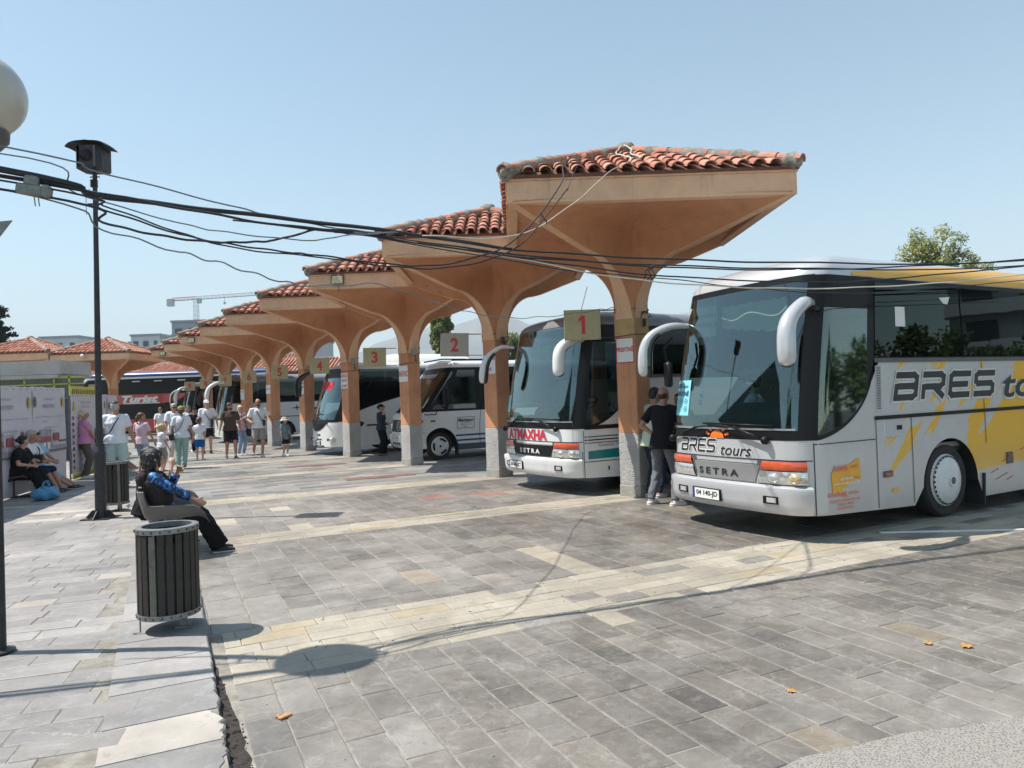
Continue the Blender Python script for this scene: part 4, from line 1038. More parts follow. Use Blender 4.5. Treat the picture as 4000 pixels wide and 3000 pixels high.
def plate_on(s, par, tc, zc, txt, w=.42, h=.115, off=.03):
    mb = MB(); block_on(s, tc, zc, w + .03, h + .03, off, mb); pl = mb.build('number_plate', 'black_trim', par)
    mb = MB(); q = patch(s, tc - w / 2, tc + w / 2, zc - h / 2, zc + h / 2, off + .002, 1, .05); q.build('plate_face', 'white_print', pl)
    patch(s, tc - w / 2, tc - w / 2 + .035, zc - h / 2, zc + h / 2, off + .004, 1).build('plate_band', 'plate_blue', pl)
    text_on(lambda a, c, o: s.P(a, c, off + .003 + o), 'plate_text', 'black_print', txt, tc + .02, zc, w * .80, h * .66, pl, off=.002, bold=.02)
def interior(s, par, zfloor=0.9, dashz=1.35, x0=0.35, seats=5, mat='dash_green', wheelside=0.55):
    W = s.W; mb = MB(); mb.box((s.L / 2, W / 2, zfloor), (s.L - .7, W - .16, .06)); fl = mb.build('floor', 'interior_grey', par)
    mb = MB(); mb.box((x0 + .22 - .1, wheelside + .42, dashz - .12), (.50, 1.05, .34), bev=.09); mb.box((x0 + .12, 1.72, dashz - .22), (.45, .85, .22), bev=.05); mb.box((x0 + .05, W / 2, dashz - .45), (.5, W - .3, .5))
    mb.build('dashboard', mat, par, smooth=35)
    mb = MB(); c = Vector((x0 + .62, wheelside + .18, dashz + .10)); pts = []
    for k in range(21):
        a = 2 * pi * k / 20; pts.append(c + Vector((.21 * cos(a) * .45, .21 * sin(a), .21 * cos(a) * .55)))
    mb.tube(pts, .016, 7, cap=False); mb.tube([c, c + Vector((-.18, 0, -.25))], .03, 8); mb.tube([c + Vector((0, -.2, 0)), c + Vector((0, .2, 0))], .014, 6); mb.build('steering_wheel', 'black_trim', par, smooth=True)
    mb = MB(); sx = x0 + 1.15; mb.box((sx, wheelside + .1, zfloor + .38), (.48, .48, .14), bev=.04); mb.box((sx + .28, wheelside + .1, zfloor + .80), (.14, .46, .78), bev=.05, ry=radians(8)); mb.box((sx + .33, wheelside + .1, zfloor + 1.28), (.10, .26, .2), bev=.04)
    mb.build('driver_seat', 'seat_cloth', par, smooth=40)
    for k in range(seats):
        x = x0 + 2.5 + k * .85
        for y in (.42, W - .42):
            mb = MB(); mb.box((x, y, zfloor + .55), (.42, .5, .12), bev=.04); mb.box((x + .26, y, zfloor + .95), (.12, .88 * .55, .75), bev=.05, ry=radians(10)); mb.build('seat', 'seat_cloth', par, smooth=40)
    mb = MB(); mb.box((s.L - .5, W / 2, (zfloor + s.eave) / 2), (.06, W - .3, s.eave - zfloor)); mb.build('bulkhead', 'interior_grey', par)
    return fl

def setra_like(par, s, cfg):
    """common parts of the two square-fronted coaches with raked screens"""
    W, L = s.W, s.L; body_m, dark = cfg['body'], 'black_trim'
    belt = 2.02; scr0, scr1 = 1.24, 2.93; side_mat = cfg.get('side', body_m)
    lo_drv = lambda t: 2.02 - 0.90 * sqrt(max(0.0, 1 - (max(0, t) / 1.17) ** 2)) if t > 0 else 1.12
    belt_f = lambda t: 1.14 if t <= 0.0 else (min(2.02, lo_drv(t)) if t < 1.17 else 2.02)
    zb = lambda t: 0.30 - 0.035 * max(0, t) if t < 3 else 0.2
    body, rf = shell(s, None, cfg['wheels'], belt_f, s.eave - 0.03, side_mat, zb, par)
    roof = rf.build('roof', cfg['roof'], par, smooth=50)
    # front panels in the plain colour over the shell
    patch(s, -W - .28, 0.30, 0.32, 1.135, 0.003, 8).build('front_panel', body_m, par, smooth=40)
    # black surround, screen and pillars
    fr = patch(s, -W - .30, 0.0, 1.13, scr0, 0.006, 2); fr = patch(s, -W - .26, 0.0, scr1, s.eave + .01, .004, 2, mb=fr)
    patch(s, -.10, 0.16, 1.13, s.eave, .007, 12, mb=fr); patch(s, -W - .26, -W - .02, 1.13, s.eave, .007, 12, mb=fr)
    fr.build('screen_surround', dark, par, smooth=40)
    w_ = patch(s, -W + .02 - .05, -.09, scr0, scr1, .012, 16).build('windscreen', 'windscreen_glass', par, smooth=True)
    mb = MB(); strip(s, [(-W - .04, scr0 + .012), (-.12, scr0 + .012)], .022, .016, mb); mb.build('screen_seal', 'steel', w_)
    mb = MB(); mb.add(*[[], []]); strip(s, [(-W / 2 - .02, scr0), (-W / 2 - .02, scr1)], .012, .006, mb)
    # driver's side window with its swept lower edge
    dw = patch(s, .16, 1.03, lambda t: lo_drv(t) + .05, 2.62, .010, 12, .06, .06)
    dwo = dw.build('driver_window', 'driver_glass', par, smooth=True)
    sr = patch(s, .14, 1.17, lambda t: lo_drv(t), lambda t: lo_drv(t) + .055, .006, 2, .05, .05); patch(s, 1.03, 1.17, lambda t: min(2.02, lo_drv(t) + .05), s.eave, .008, 8, mb=sr)
    patch(s, .14, 1.17, 2.62, s.eave, .008, 5, .06, .06, mb=sr); sr.build('window_surround', dark, par, smooth=40)
    # side glazing: one dark bay per pane
    xs = cfg['bays']; gl = patch(s, 1.17, L - .25, 2.02, s.eave, .002, 4, .3, .5); gl.build('glazing_band', dark, par)
    for a, b in zip(xs[:-1], xs[1:]):
        patch(s, a + .018, b - .018, 2.05, s.eave - .06, .012, 5, .2, .3).build('side_window', 'tinted_glass_side', par, smooth=True)
    gl = patch(s, 1.17, L - .25, 1.985, 2.035, .016, 1, .3, .5); gl.build('belt_trim', 'grey_plastic', par)
    # far side glazing
    mb = MB(); n = 24
    mb.grid(lambda u, v: (lambda p: (p.x, W - p.y + .004, p.z))(s.P0(.16 + (L - .4) * u, 1.9 + (s.eave - 1.9) * v)), n, 4, flip=True); mb.build('far_glazing', 'tinted_glass', par)
    for wx in cfg['wheels']:
        wheel(par, wx, .05, .47, hubmat=cfg.get('hub', 'coach_offwhite')); wheel(par, wx, W - .05, .47, side=1, hubmat=cfg.get('hub', 'coach_offwhite'))
        arch_liner(par, wx, W, .60)
    mb = MB(); mb.box((L / 2 + .3, W / 2, .55), (L - 1.4, W - .9, .5)); mb.box((L / 2 + .2, W / 2, .86), (L - .6, W - .2, .05)); mb.build('chassis', 'black_rubber', par)
    mb = MB(); mb.box((.9, W / 2, .45), (1.2, W - .5, .25)); mb.build('front_chassis', 'black_rubber', par)
    # bumper
    bp = MB(); prof = [(0.30, .02), (.34, .055), (.42, .07), (.50, .075), (.565, .09), (.60, .085), (.625, .02)]
    T = ts(-W - .33, .05, s, .05); vs = [s.P(t, z, o) for z, o in prof for t in T]; n = len(T)
    bp.add(vs, [(j * n + i, j * n + i + 1, (j + 1) * n + i + 1, (j + 1) * n + i) for j in range(len(prof) - 1) for i in range(n - 1)])
    # end cap near side
    e0 = [s.P(.05, z, o) for z, o in prof]; e1 = [s.P(.05, z, 0) for z, o in prof]; k = len(prof); bp.add(e0 + e1, [(i, k + i, k + i + 1, i + 1) for i in range(k - 1)])
    bmp = bp.build('bumper', body_m, par, smooth=50)
    for tc in (-.42, -W + .42):
        m = MB(); block_on(s, tc, .46, .19, .09, .012, m, base=.074); h = m.build('fog_lamp', 'black_trim', bmp); m = MB(); block_on(s, tc + .015, .46, .12, .06, .01, m, base=.084); m.build('lens', 'lamp_clear', h)
    # headlamps: orange indicator over a clear unit
    for sgn, (a, b) in ((1, (-.62, .0)), (-1, (-W - .06, -W + .62))):
        inn = (lambda t: .04 + .0) if False else None
        def sk(t, a=a, b=b, sgn=sgn): return 0
        m = patch(s, a, b, .63, .90, .012, 3, .05); hl = m.build('headlamp', 'grey_plastic', par, smooth=40)
        c = MB()
        if sgn > 0:
            # slanting inner edge
            L_ = lambda z: -.64 + (z - .63) / .27 * .09
            for z0, z1, mt, nm in ((.795, .893, 'lamp_orange', 'indicator_lens'), (.64, .782, cfg.get('lens', 'lamp_clear'), 'headlamp_lens')):
                q = MB(); n = 14
                q.grid(lambda u, v: s.P(L_(z0 + (z1 - z0) * v) + .012 + (-.01 - L_(z0 + (z1 - z0) * v)) * u, z0 + (z1 - z0) * v, .030 + .012 * sin(pi * v) * 1), n, 4); q.build(nm, mt, hl, smooth=True)
            for tc, mt in ((-.40, 'lamp_clear'), (-.14, cfg.get('lens2', 'lamp_clear'))):
                q = MB(); 
                for k in range(1): q.ell(s.P(tc, .71, .022), (.055, .085, .058), 16, 8)
                q.build('reflector', mt, hl, smooth=True)
        else:
            R_ = lambda z: -W + .64 - (z - .63) / .27 * .09
            for z0, z1, mt, nm in ((.795, .893, 'lamp_orange', 'indicator_lens'), (.64, .782, 'lamp_clear', 'headlamp_lens')):
                q = MB(); q.grid(lambda u, v: s.P(-W - .05 + (R_(z0 + (z1 - z0) * v) - .012 + W + .05) * u, z0 + (z1 - z0) * v, .030 + .012 * sin(pi * v)), 14, 4); q.build(nm, mt, hl, smooth=True)
    # grille panel between the lamps
    gm = MB(); n = 20
    gm.grid(lambda u, v: (lambda z: s.P((-W + .66 - (z - .63) / .27 * .09) + ((-.66 + (z - .63) / .27 * .09) - (-W + .66 - (z - .63) / .27 * .09)) * u, z, .014))(.64 + .20 * v), n, 3); gr = gm.build('grille_panel', cfg['grille'], par, smooth=True)
    lines(s, 'panel_gap', 'black_print', par, ([(-W - .05, .905), (.08, .905)], [(.10, .30), (.10, 1.10)]), .012, .008); lines(s, 'panel_gap', 'black_print', par, ([(-W + .6, .85), (-.6, .85)],), .008, .016)
    text_on(lambda a, c, o: s.P(a, c, .016 + o), 'badge', cfg['badge_mat'], 'SETRA', -W / 2 - .10, .725, .66, .085, gr, off=.004, bold=.03, sx=1.5, spacing=1.5)
    # wipers
    for (a, b, c_) in (((-.48, 1.13), (-.90, 1.27), (-1.35, 1.29)), ((-W + .12, 1.10), (-W + .70, 1.25), (-W + .95, 1.285))):
        m = MB(); m.tube([s.P(*a, .06), s.P(*b, .09)], .017, 7); m.tube([s.P(*b, .08), s.P((b[0] + c_[0]) / 2, (b[1] + c_[1]) / 2, .06), s.P(*c_, .05)], .010, 6); m.tube([s.P(b[0] + .5, b[1] + .02, .035), s.P(b[0] - .55, b[1] + .04, .03)], .012, 6)
        m.ell(s.P(*a, .05), (.05, .05, .05), 10, 6); m.build('wiper', dark, par, smooth=True)
    return body, roof, bmp

glass_mat('tinted_glass_side', (0.30, 0.36, 0.42), 0.8, 0.06, rough=0.012, fk=0.95, fa=0.0)

# ================= coach 1: silver and yellow =================
s1 = Shape(2.24, 11.6, 3.33, 3.0, r=0.27, bow=0.12, rake=lambda z: (0.34 * max(0, (z - 1.15) / 1.8) ** 1.25) - (0.0), tumb=0.05, roof_in=.50, front_in=.95)
c1 = thing('coach', 'silver coach with yellow brush-stroke graphics and BRES tours lettering, nearest of all', 'coach', (3.205, 7.86, 0), radians(29))
body1, roof1, bumper1 = setra_like(c1, s1, dict(body='coach_silver', side='livery_side', roof='roof_livery' if False else 'coach_silver', wheels=(2.68, 8.9), bays=(1.17, 3.08, 4.75, 6.4, 8.05, 9.7, 11.3), grille='coach_silver_dark', badge_mat='black_print', lens2='lamp_yellow'))
m = MB(); patch(s1, 0.7, 11.4, lambda t: 3.01, lambda t: min(3.30, 3.05 + .20 * min(1, max(0, (t - .7) / 2.5)) if t < 11 else 3.2), .006, 5, .1, .3, mb=m); m.build('roof_stripe', 'amber_roof' if 'amber_roof' in MATS else plain('amber_roof', (.78, .40, .03), .35, var=.05, coat=.4), roof1, smooth=True)
P1 = lambda a, c, o: s1.P(a, c, .004 + o)
# front lettering with a white outline
stroke_word(P1, 'logo_outline', 'white_print', 'BRES', -1.57, 1.035, .66, .145, .050, .22, c1, .002)
stroke_word(P1, 'logo_text', 'black_print', 'BRES', -1.57, 1.035, .66, .145, .028, .22, c1, .005)
text_on(P1, 'logo_outline', 'white_print', 'tours', -.93, .985, .50, .135, c1, off=.002, bold=.06, shear=.3, sx=1.2)
text_on(P1, 'logo_text', 'black_print', 'tours', -.93, .985, .475, .115, c1, off=.005, bold=.018, shear=.3, sx=1.2)
m = MB(); cx, cz = -1.22, 1.135
poly_on(s1, [(cx + .115 * cos(pi * k / 10), cz + .095 * sin(pi * k / 10)) for k in range(11)], .012, m)
for a in (22, 50, 76, 104, 132, 158):
    a = radians(a); r0, r1, w = .14, .21, .028
    poly_on(s1, [(cx + r0 * cos(a - .1), cz + .8 * r0 * sin(a - .1)), (cx + r1 * cos(a - .12), cz + .8 * r1 * sin(a - .12)), (cx + r1 * cos(a + .08), cz + .8 * r1 * sin(a + .08)), (cx + r0 * cos(a + .12), cz + .8 * r0 * sin(a + .12))], .012, m)
m.build('sun_emblem', 'orange_print', c1)
plate_on(s1, bumper1, -1.36, .445, '04 140-JD', .46, .12, .10)
# side lettering
stroke_word(P1, 'logo_outline', 'coach_offwhite', 'BRES', 2.72, 1.69, 2.22, .27, .125, .28, c1, .003)
stroke_word(P1, 'logo_text', 'black_print', 'BRES', 2.72, 1.69, 2.22, .27, .078, .28, c1, .007)
text_on(P1, 'logo_outline', 'coach_offwhite', 'tours', 4.98, 1.635, 2.05, .36, c1, off=.003, bold=.045, shear=.25, sx=1.3)
text_on(P1, 'logo_text', 'black_print', 'tours', 4.98, 1.635, 2.0, .31, c1, off=.006, bold=.018, shear=.25, sx=1.3)
m = MB(); strip(s1, [(1.17, 1.33), (11.3, 1.33)], .045, .012, m); m.build('rubbing_strip', 'black_trim', c1)
for pts in ([(.10, 1.085), (1.17, 1.085)], [(1.19, .28), (1.19, 1.31)], [(1.88, .27), (1.88, 1.31)], [(3.50, .9), (3.50, 1.98)], [(5.4, .3), (5.4, 1.98)], [(7.2, .3), (7.2, 1.98)]): lines(s1, 'panel_gap', 'black_print', c1, (pts,), .011, .007)
m = MB(); block_on(s1, 1.25, 1.68, .10, .54, .012, m, bev=.004); v = m.build('vent_panel', 'coach_silver', c1)
for k in range(26):
    m = MB(); block_on(s1, 1.25, 1.44 + k * .0195, .072, .008, .006, m, bev=.001, base=.012); m.build('slat', 'black_trim', v)
m = MB(); block_on(s1, 1.53, 1.195, .36, .215, .008, m, bev=.006); fl = m.build('locker_flap', 'coach_silver', c1)
m = MB(); block_on(s1, 1.63, 1.20, .10, .06, .016, m); m.build('flap_lock', 'black_trim', fl)
m = MB(); block_on(s1, 1.38, .66, .17, .075, .02, m); b_ = m.build('side_marker_bezel', 'grey_plastic', c1); m = MB(); block_on(s1, 1.38, .66, .14, .05, .026, m); m.build('side_marker', 'lamp_red', b_)
m = MB(); block_on(s1, 1.51, .46, .12, .045, .022, m); m.build('side_indicator', 'lamp_amber', c1)
m = MB(); block_on(s1, 4.05, .66, .15, .16, .02, m); b_ = m.build('entry_lamp_bezel', 'grey_plastic', c1); m = MB(); block_on(s1, 4.05, .70, .10, .05, .026, m); m.build('entry_lamp', 'lamp_red', b_)
# brush-stroke advertising patch and red lettering on the front corner panel
m = MB(); random.seed(3)
up_ = [(.36 + .5 * k / 8, .76 + .13 * k / 8 + random.uniform(-.012, .012)) for k in range(9)]; dn_ = [(.88 - .5 * k / 8, .66 - .17 * k / 8 + random.uniform(-.02, .02) + (.02 if k % 2 else 0)) for k in range(9)]
poly_on(s1, up_ + dn_, .006, m); m.build('advert_patch', 'amber_print', c1)
text_on(P1, 'advert_text', 'salmon_print', 'Arb\u00ebria', .52, .80, .26, .07, c1, off=.008, bold=.02, shear=.1)
text_on(P1, 'advert_text', 'salmon_print', 'TURIST', .76, .80, .16, .035, c1, off=.008, bold=.02)
text_on(P1, 'advert_text', 'white_print', '045 400 444', .62, .675, .22, .035, c1, off=.008, bold=.02)
text_on(P1, 'advert_text', 'white_print', 'arberia.turist@hotmail.com', .62, .625, .46, .034, c1, off=.008, bold=.02)
for txt, cx_, z, w, h, bd in (('STUHLER', .46, .505, .34, .045, .04), ('REISEN', .74, .505, .17, .035, .005), ('GMBH', .60, .47, .13, .02, .0), ('D-86830 SCHWABM\u00dcNCHEN', .59, .435, .52, .035, .0), ('\u260e 08232 / 4093'.replace('\u260e ', ''), .60, .39, .28, .03, .01), ('www.stuhler.de', .58, .35, .28, .028, .02)):
    text_on(P1, 'red_lettering', 'salmon_print', txt, cx_, z, w, h, c1, off=.003, bold=bd)
# thin dark speed lines low behind the wheel
m = MB(); random.seed(8)
for k in range(16):
    x = random.uniform(3.45, 5.6); z = .42 + (x - 3.4) * .22 + random.uniform(-.18, .16); l = random.uniform(.12, .3); strip(s1, [(x, z), (x + l, z + l * .24)], .009, .006, m)
m.build('speed_lines', 'red_print', c1)
# mud flap
m = MB(); m.box((3.38, .10, .30), (.03, .26, .42), ry=radians(4)); m.build('mud_flap', 'black_rubber', c1)
# mirrors
mirror(c1, [(.22, .06, 2.66), (-.02, -.04, 2.64), (-.27, -.09, 2.50), (-.385, -.11, 2.36), (-.41, -.115, 2.14), (-.405, -.115, 2.00), (-.40, -.115, 1.955)], [.05, .075, .085, .095, .10, .088, .03], 'coach_silver', flat=.95, arm=[(.42, .10, 2.60), (.10, -.02, 2.60)])
mirror(c1, [(.22, 2.02, 2.60), (-.02, 2.12, 2.60), (-.25, 2.22, 2.49), (-.34, 2.27, 2.33), (-.36, 2.28, 2.12), (-.355, 2.28, 1.98), (-.35, 2.28, 1.94)], [.04, .055, .065, .075, .085, .075, .03], 'coach_silver', flat=.9, arm=[(.40, 2.05, 2.58), (.15, 2.08, 2.6)])
m = MB(); m.tube([(-.02, 2.08, 2.45), (-.14, 2.12, 2.30), (-.12, 2.10, 2.12)], .02, 6); m.box((-.13, 2.06, 1.95), (.09, .13, .34), bev=.03); m.build('kerb_mirror', 'black_trim', c1, smooth=40)
patch(s1, 1.62, 1.84, 2.42, 2.66, .016, 1).build('window_notice', 'paper_white', c1)
m = MB(); poly_on(s1, [(2.62, 2.80), (2.86, 2.82), (2.80, 2.72), (2.70, 2.73)], .016, m); m.build('window_mark', 'paper_white', c1)
# inside
interior(s1, c1, 0.92, 1.50, .20, 5)
m = MB(); m.grid(lambda u, v: (.36 + .12 * sin(u * 9) * .2, .50 + 1.05 * u, 2.80 - (.42 - .14 * u) * v + .012 * sin(u * 40)), 30, 4); m.grid(lambda u, v: (.33, 1.62 + .35 * u, 2.80 - (.36) * v + .012 * sin(u * 30)), 12, 4); m.build('sun_blind', 'cloth_cream', c1, smooth=True)
m = MB(); m.box((.27, 1.78, 2.72), (.02, .50, .22)); d_ = m.build('destination_board', 'cloth_cream', c1)
text_on(lambda a, c, o: (.255 - o, 1.78 - a, 2.71 + c), 'destination_text', 'black_print', 'Schwabm\u00fcnchen', 0, 0, .46, .075, d_)
pc = patch(s1, -2.19, -1.79, 1.40, 1.86, -.012, 2); pc.mi = [0] * len(pc.f); pa = pc.build('route_poster', 'paper_cyan', c1)
Pp = lambda a, c, o: s1.P(a, c, .016 + o)
patch(s1, -2.19, -1.79, 1.40, 1.86, .014, 2).build('poster_sheet', 'paper_cyan', pa)
stroke_word(Pp, 'poster_text', 'navy_paint', 'BRES', -2.05, 1.785, .17, .045, .011, .2, pa, .002)
text_on(Pp, 'poster_text', 'navy_paint', 'tours', -1.895, 1.78, .11, .035, pa, bold=.02, shear=.2)
text_on(Pp, 'poster_text', 'navy_paint', 'PRISHTIN\u00cb', -1.98, 1.69, .33, .075, pa, bold=.03)
m = MB()
for i in range(3):
    for j in range(2):
        cx, cz = -2.11 + i * .125, 1.585 - j * .10
        for k in range(14):
            a0, a1 = 2 * pi * k / 14, 2 * pi * (k + 1) / 14; m.add([s1.P(cx + r * cos(a), cz + r * sin(a), .018) for r, a in ((.030, a0), (.036, a0), (.036, a1), (.030, a1))], [(0, 1, 2, 3)])
        strip(s1, [(cx - .016, cz), (cx + .016, cz)], .010, .018, m)
m.build('poster_marks', 'navy_paint', pa)
m = MB(); m.tube([s1.P(-1.55, 2.9, -.03), s1.P(-1.60, 2.0, -.05), s1.P(-1.63, 1.72, -.05)], .004, 5); m.box(s1.P(-1.63, 1.66, -.05), (.03, .05, .06), bev=.008); m.box(s1.P(-1.64, 1.58, -.05), (.03, .04, .07), bev=.008); m.build('hanging_charms', 'paper_white', c1)
m = MB(); ring = [Vector((.55 + .0, .16, 1.30)) + Vector((.09 * cos(k / 12 * 2 * pi), .01, .06 * sin(k / 12 * 2 * pi))) for k in range(13)]; m.tube(ring, .006, 5, cap=False); m.build('cable_loop', plain('green_wire', (.4, .8, .4), .5), c1)
m = MB(); m.lathe([(.0001, 0), (.022, 0), (.022, .10), (.008, .14), (.008, .16)], 10, c=(.86, .16, 1.44)); m.build('water_bottle', 'red_bright', c1)
m = MB(); m.box((.0, 0, 0), (.14, .10, .015)); m.build('roof_hatch', 'grey_plastic', roof1).location = (.95, .8, 3.31)

# ================= coach 2: white with teal stripe =================
s2 = Shape(2.42, 11.2, 3.22, 2.90, r=0.28, bow=0.12, rake=lambda z: 0.34 * max(0, (z - 1.15) / 1.8) ** 1.25, tumb=.05, roof_in=.5, front_in=.95)
c2 = thing('coach', 'white coach with a teal side stripe and red ATMAXHA lettering across its front', 'coach', (1.085, 12.13, 0), radians(32))
s2.eave = 2.93
body2, roof2, bumper2 = setra_like(c2, s2, dict(body='coach_white', side='coach_white', roof='coach_roof_grey', wheels=(2.68, 8.7), bays=(1.17, 3.0, 4.6, 6.2, 7.8, 9.4, 10.9), grille='black_trim', badge_mat='coach_white'))
P2 = lambda a, c, o: s2.P(a, c, .004 + o)
text_on(lambda a, c, o: s2.P(a, c, .004 + o), 'name_shadow', 'grey_print', 'ATMAXHA', -1.435, 1.012, 1.36, .205, c2, off=.003, bold=.05, sx=.9)
text_on(P2, 'name_text', 'red_bright', 'ATMAXHA', -1.45, 1.022, 1.34, .19, c2, off=.007, bold=.035, sx=.9)
plate_on(s2, bumper2, -1.70, .455, '04 446-KT', .48, .125, .10)
m = MB(); pts = [s2.P(-1.98 + .062 * cos(k * pi / 12), .73 + .062 * sin(k * pi / 12), .022) for k in range(25)]; m.tube(pts, .006, 5, cap=False)
strip(s2, [(-2.01, .69), (-2.01, .77)], .014, .022, m); strip(s2, [(-2.0, .73), (-1.95, .77)], .014, .022, m); strip(s2, [(-2.0, .73), (-1.95, .69)], .014, .022, m); m.build('badge_ring', 'coach_white', c2)
patch(s2, .06, 11.0, lambda t: .61, lambda t: .74 + min(.05, t * .03), .006, 1, .1, .4).build('side_stripe', 'teal_paint', c2)
m = MB(); strip(s2, [(.12, .99), (11, 1.0)], .022, .006, m); m.build('thin_stripe', 'teal_paint', c2)
lines(s2, 'dark_stripe', 'black_print', c2, ([(.12, .935), (11, .945)],), .022, .006); lines(s2, 'dark_stripe', 'black_print', c2, ([(.12, .885), (11, .895)], [(.10, .565), (11, .565)]), .013, .006); lines(s2, 'rubbing_strip', 'black_trim', c2, ([(.12, 1.15), (11, 1.15)],), .07, .01)
text_on(P2, 'side_lettering', 'grey_print', 'Kompania Turistike Atmaxha', .95, .835, 1.05, .07, c2, bold=.015, off=.004)
m = MB(); strip(s2, [(.64, .47), (.64, .40)], .035, .006, m); m.build('fuel_mark', 'black_print', c2)
mirror(c2, [(.20, .06, 2.66), (-.05, -.05, 2.64), (-.30, -.10, 2.55), (-.42, -.12, 2.42), (-.44, -.12, 2.20), (-.44, -.12, 2.08), (-.435, -.12, 2.04)], [.05, .08, .09, .10, .105, .09, .03], 'coach_white', flat=.95)
mirror(c2, [(.20, 2.25, 2.68), (-.03, 2.33, 2.70), (-.25, 2.42, 2.56), (-.35, 2.48, 2.38), (-.38, 2.51, 2.16), (-.38, 2.52, 2.04), (-.375, 2.52, 2.0)], [.03, .045, .055, .07, .08, .065, .02], 'coach_white', flat=.9)
interior(s2, c2, 0.92, 1.46, .20, 4)
m = MB(); m.grid(lambda u, v: (.30, 1.0 + .5 * u, 2.66 - .30 * v * (1 - abs(2 * u - 1)) - .02), 10, 3); m.build('sun_blind', 'cloth_cream', c2)
patch(s2, -2.36, -2.10, 1.42, 1.74, .014, 2).build('route_poster', 'paper_cyan', c2)
m = MB(); m.tube([(.9, 1.0, 3.2), (1.1, 1.0, 3.75)], .006, 5); m.build('aerial', 'cable_grey', c2)

# ================= coach on bay 4: rounded white coach =================
def round_coach(par, s, cfg):
    W, L = s.W, s.L
    belt = cfg['belt']; zb = lambda t: .28 if t < 3 else .24; ws = cfg['wheels']
    belt_f = lambda t: cfg.get('fbelt', 1.10) if t <= 0 else belt(t)
    body, rf = shell(s, None, ws, belt_f, s.eave - .04, cfg['body'], zb, par, archr=.56)
    rf.build('roof', cfg['roof'], par, smooth=50)
    b0 = cfg.get('fbelt', 1.10)
    sr = patch(s, -.10, .22, b0 - .02, s.eave, .007, 10); patch(s, -W - .26, -W - .0, b0 - .02, s.eave, .007, 10, mb=sr); patch(s, -W - .2, 0, b0 - .03, b0 + .06, .007, 2, mb=sr); patch(s, -W - .2, 0, s.eave - .30, s.eave + .02, .007, 3, mb=sr)
    sr.build('screen_surround', 'black_trim', par, smooth=40)
    patch(s, -W - .02, -.09, b0 + .05, s.eave - .29, .012, 10).build('windscreen', 'windscreen_glass', par, smooth=True)
    patch(s, .20, L - .25, lambda t: belt(t), s.eave - .02, .004, 6, .1, .3).build('glazing_band', 'black_gloss', par, smooth=True)
    xs = cfg['bays']
    for a, b in zip(xs[:-1], xs[1:]): patch(s, a + .03, b - .03, lambda t: belt(t) + .07, s.eave - .10, .012, 5, .15, .3).build('side_window', 'tinted_glass_side', par, smooth=True)
    mb = MB(); mb.grid(lambda u, v: (lambda p: (p.x, W - p.y + .004, p.z))(s.P0(.2 + (L - .4) * u, 1.7 + (s.eave - 1.7) * v)), 20, 3, flip=True); mb.build('far_glazing', 'tinted_glass', par)
    for wx in ws:
        wheel(par, wx, .06, .46); wheel(par, wx, W - .06, .46, side=1)
        arch_liner(par, wx, W, .56)
    mb = MB(); mb.box((L / 2 + .2, W / 2, .6), (L - .8, W - .4, .5)); mb.build('chassis', 'black_rubber', par)
    mb = MB(); mb.box((.65, W / 2, .9), (.7, W - .4, .6), bev=.1); mb.build('dashboard', 'dash_green', par)
    mb = MB(); mb.box((L / 2, W / 2, 1.0), (L - 1, W - .2, .05)); mb.box((2.2, W / 2, 1.9), (.08, W - .4, 1.6)); mb.build('cabin_floor', 'interior_grey', par)
    return body
s4 = Shape(2.38, 10.5, 3.02, 2.80, r=.42, bow=.28, rake=lambda z: .55 * max(0, (z - 1.0) / 1.8) ** 1.1, tumb=.06, roof_in=.5)
c4 = thing('coach', 'rounded white coach with a red strip sign in its screen, nosing out at bay 4', 'coach', (-5.64, 22.98, 0), radians(33))
belt4 = lambda t: min(1.95, 1.12 + .42 * sqrt(max(0, t - .25)) + .13 * max(0, t - .5) * .5)
b4 = round_coach(c4, s4, dict(body='coach_white', roof='coach_offwhite', belt=belt4, wheels=(2.35, 7.6), bays=(.45, 1.6, 3.5, 5.4, 7.3, 9.2, 10.1)))
m = MB(); m = patch(s4, -1.98, -.42, lambda t: .78 + .30 * min(1, abs((t + 1.2) / .78)) ** 2.2, 1.12, .012, 6, .05); m.build('nose_panel', 'black_trim', c4)
patch(s4, -1.75, -.62, 2.12, 2.40, .018, 1).build('screen_banner', 'red_bright', c4)
text_on(lambda a, c, o: s4.P(a, c, .022 + o), 'banner_text', 'red_print', 'Marti Tours', -1.1, 2.26, .95, .2, c4, bold=.03, shear=.3)
m = MB(); block_on(s4, -.98, .66, .18, .06, .012, m); block_on(s4, -1.0, .52, .40, .045, .012, m); block_on(s4, -1.0, .30, .70, .05, .02, m); m.build('intake_slots', 'black_trim', c4)
for tc in (-.25, -2.12):
    m = MB(); m.ell(s4.P(tc, .52, -.07), (.12, .26, .11), 16, 8, Matrix.Rotation(0 if tc < -1 else -.5, 3, 'Z')); h = m.build('headlamp', 'lamp_clear', c4, smooth=True)
    for k in (-.12, 0, .12): m = MB(); m.ell(s4.P(tc + k * .8, .52, .07), (.04, .05, .05), 10, 6); m.build('reflector', 'grey_plastic', h, smooth=True)
plate_on(s4, c4, -1.12, .40, '04 582-KS', .46, .12, .03)
for (a, b) in (((-.35, 1.02), (-1.15, 1.22)), ((-2.1, 1.05), (-1.35, 1.25))):
    m = MB(); m.tube([s4.P(*a, .06), s4.P(*b, .05)], .016, 6); m.tube([s4.P(b[0] - .4, b[1] + .06, .04), s4.P(b[0] + .4, b[1] + .10, .04)], .010, 6); m.build('wiper', 'black_trim', c4)
